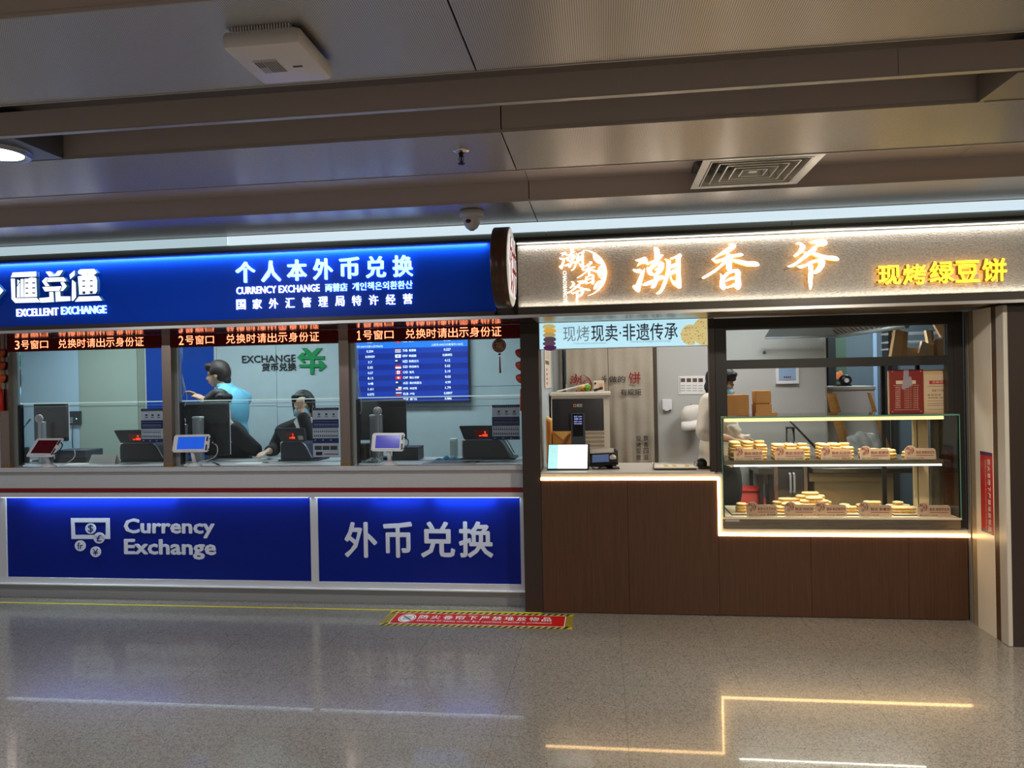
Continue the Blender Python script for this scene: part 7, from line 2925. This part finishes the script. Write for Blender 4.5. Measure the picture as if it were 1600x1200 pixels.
# steel fridge cabinet with two handles, left table, red stool
YFr = 6.25
a, c = at(1210, 780, Y=YFr), at(1258, 732, Y=YFr)
ztf = at(1230, 728, Y=YFr).z
t = thing('fridge_cabinet', 'grey steel under-counter fridge with two upright handles seen through the showcase', 'fridge', ((a.x+c.x)/2, YFr+.25, 0))
m_fr = mat('fridge_steel', (112, 108, 104), rough=.3, metal=.6)
xmid = at(1236.5, 760, Y=YFr).x
B().box(a.x, c.x, YFr+.02, YFr+.32, 0.02, ztf).build('body', mat('fridge_body', (84, 80, 76), rough=.35, metal=.5), t)
d1 = B().box(a.x+.004, xmid-.002, YFr, YFr+.02, .06, ztf-.03).build('door', m_fr, t)
d2 = B().box(xmid+.002, c.x-.004, YFr, YFr+.02, .06, ztf-.03).build('door', m_fr, t)
for dd, px in ((d1, 1235), (d2, 1241)):
    p = at(px, 755, Y=YFr-.03)
    b = B().tube(spline([(p.x, YFr-.001, p.z+.075), (p.x, YFr-.035, p.z+.065), (p.x, YFr-.035, p.z-.065), (p.x, YFr-.001, p.z-.075)]), .009)
    b.build('handle', m_plastic_w, dd)
t = thing('side_table', 'dark steel side table with an open underside left of the fridge', 'table', (at(1196, 760, Y=6.1).x, 6.3, 0))
xa, xb = at(1186, 760, Y=6.1).x, at(1209, 760, Y=6.1).x
B().box(xa, xb, 6.1, 6.55, ztf-.05, ztf).build('table_top', m_fr, t)
b = B()
b.box(xa+.005, xb-.005, 6.12, 6.14, ztf-.13, ztf-.051)
b.build('apron', mat('table_apron', (96, 92, 88), rough=.4, metal=.4), t)
for (x, y) in ((xa+.02, 6.12), (xb-.02, 6.12), (xa+.02, 6.52), (xb-.02, 6.52)):
    B().box(x-.015, x+.015, y-.015, y+.015, 0, ztf-.0505).build('leg', mat('table_leg', (48, 46, 44), rough=.4), t)
t = thing('plastic_stool', 'red plastic stool on the bakery floor seen through the showcase', 'stool', (at(1167, 790, Y=6.25).x, 6.25, 0))
m_stool = mat('stool_red', (206, 36, 20), rough=.35)
p = at(1167, 762, Y=6.25)
sx_ = .135
zs = p.z
B().box(p.x-sx_+.02, p.x+sx_-.02, 6.16, 6.38, zs-.03, zs, bev=.012).build('seat', m_stool, t)
b = B()
b.poly([(p.x-sx_, 6.15, zs-.12), (p.x+sx_, 6.15, zs-.12), (p.x+sx_-.02, 6.17, zs-.031), (p.x-sx_+.02, 6.17, zs-.031)], (0, .012, 0))
b.build('apron', m_stool, t)
for s in (-1, 1):
    for y in (6.16, 6.36):
        B().poly([(p.x+s*(sx_+.03), y-.01, 0), (p.x+s*(sx_-.02), y-.01, 0), (p.x+s*(sx_-.05), y, zs-.03), (p.x+s*(sx_-.02), y, zs-.03)], (0, .025, 0)).build('leg', m_stool, t)
# bottle, tongs shelf behind the upper shelf
YBt = 5.62
t = thing('prep_shelf', 'narrow white shelf behind the showcase carrying a clear jar', 'shelf', (at(1235, 695, Y=YBt).x, YBt+.05, 0))
zsh = at(1235, 694, Y=YBt).z
B().box(at(1210, 694, Y=YBt).x, at(1262, 694, Y=YBt).x, YBt-.06, YBt+.12, zsh-.015, zsh, bev=.003).build('board', m_plastic_w, t)
for px in (1213, 1259):
    x = at(px, 694, Y=YBt).x
    B().box(x-.012, x+.012, YBt+.02, YBt+.05, 0, zsh-.0155).build('leg', m_steel, t)
p = at(1235, 690, Y=YBt)
t = thing('glass_jar', 'clear jar with a black lid standing on the white shelf behind the showcase', 'jar', (p.x, YBt, zsh))
zj = at(1235, 669, Y=YBt).z
B().lathe([(.030, .001), (.032, .004), (.032, zj-zsh-.002), (.028, zj-zsh-.001)], (p.x, YBt, zsh), seg=28).build('glass', clear_glass('jar_glass', (.9, .92, .92), refl=1.6), t)
B().lathe([(.034, 0), (.034, .010), (.0, .011)], (p.x, YBt, zj), seg=28).build('lid', m_plastic_k, t)
B().lathe([(.028, 0), (.028, .012), (0, .0125)], (p.x, YBt, zsh+.005), seg=24).build('syrup', mat('jar_brown', (150, 80, 50), rough=.4), t)
p0, p1 = at(1234, 657, Y=5.75), at(1272, 697, Y=5.75)
t = thing('squeegee', 'black squeegee handle leaning diagonally behind the showcase', 'squeegee', (p1.x, 5.75, p1.z))
b = B().cyl(p0, p1, .008, .009)
b.build('handle', m_plastic_k, t)
B().cyl(p1, p1+Vector((.03, 0, -.03)), .011).build('grip_end', m_plastic_d, t)
# bag the baker holds
hb = at(1155, 683, Y=YBA-.2)
t = thing('plastic_wrap', 'crumpled clear wrapper held in the hands of the baker', 'wrapper', hb)
bg = fused([('e', at(1146, 674, Y=YBA-.19), (.055, .03, .06), (0, .5, 0)), ('e', at(1160, 684, Y=YBA-.19), (.07, .03, .025), (0, -.25, 0))], .009, 1)
for v in bg.vertices:
    v.co += Vector((.006*math.sin(v.co.z*90), .008*math.sin(v.co.x*90+v.co.z*40), .005*math.sin(v.co.x*70)))
link_mesh('sheet', bg, mat('wrapper_pale', (222, 210, 196), rough=.3), t, True)
# kraft bags piled behind the upper pane
m_k2 = noisy(mat('kraft_pale', (206, 170, 122), rough=.75), 12, .05)
YKb = 5.55
t = thing('bag_shelf', 'black hidden shelf behind the frame carrying folded kraft bags', 'shelf', (at(1440, 560, Y=YKb).x, YKb+.1, 1.68))
zk = at(1440, 561, Y=YKb).z
B().box(at(1388, 560, Y=YKb).x, 2.36, YKb-.03, YKb+.26, zk-.02, zk).build('board', m_black, t)
b = B()
b.box(at(1393, 560, Y=YKb).x, at(1393, 560, Y=YKb).x+.025, YKb+.2, YKb+.225, 0, zk-.0205)
b.box(2.32, 2.345, YKb+.2, YKb+.225, 0, zk-.0205)
b.build('support', m_black, t)


def kraft_bag(label, quad, y, dep, m, dark=None):
    """a folded paper bag: front outline given in photo px, real thickness"""
    pts = [at(px, py, Y=y) for px, py in quad]
    cx = sum(p.x for p in pts)/4
    zmin = min(p.z for p in pts)
    t = thing('paper_bag', label, 'bag', (cx, y+dep/2, zmin))
    B().poly(pts, (0, dep, 0)).build('body', m, t)
    q = [pts[1]+Vector((0, -.002, 0)), pts[2]+Vector((0, -.002, 0)), pts[2].lerp(pts[3], .35)+Vector((0, -.002, 0)), pts[1].lerp(pts[0], .35)+Vector((0, -.002, 0))]
    B().poly(q, (0, .001, 0)).build('side_fold', dark or m_kraft, t)
    return t


kraft_bag('tall tapering kraft bag at the left of the bags behind the upper pane', [(1392, 560), (1416, 560), (1419, 519), (1400, 514)], YKb, .05, m_k2)
kraft_bag('short kraft bag standing low in the middle of the upper pane', [(1417, 561), (1447, 560), (1446, 543), (1418, 543)], YKb+.03, .06, mat('kraft_c', (200, 168, 128), rough=.7))
kraft_bag('white-topped kraft bag tilted in the upper pane', [(1436, 552), (1457, 556), (1462, 540), (1441, 533)], YKb-.02, .03, mat('kraft_white', (220, 200, 168), rough=.6))
kraft_bag('upright kraft bag with a bright top near the right of the upper pane', [(1455, 560), (1462, 560), (1458, 516), (1447, 516)], YKb+.005, .04, mat('kraft_d', (206, 176, 130), rough=.7))
kraft_bag('wide kraft bag at the right end of the upper pane', [(1458, 559), (1482, 558), (1482, 528), (1460, 530)], YKb+.06, .08, mat('kraft_e', (204, 164, 116), rough=.7))
kraft_bag('slanting kraft sheet in the top right corner of the upper pane', [(1471, 527), (1482, 526), (1481, 503), (1458, 504)], YKb+.15, .03, mat('kraft_f', (196, 158, 118), rough=.7))
# pale wire rack behind the bags
t = thing('wire_rack', 'rack with white shelf edges behind the kraft bags', 'rack', (at(1440, 540, Y=6.7).x, 6.7, 0))
for py in (519.5, 533, 544):
    z = at(1430, py, Y=6.7).z
    B().box(at(1390, py, Y=6.7).x, at(1490, py, Y=6.7).x, 6.7, 6.9, z-.008, z+.006).build('shelf', m_plastic_w, t)
for px in (1390, 1488):
    x = at(px, 530, Y=6.7).x
    B().box(x-.01, x+.01, 6.68, 6.699, 0, 2.2).build('upright', m_steel, t)
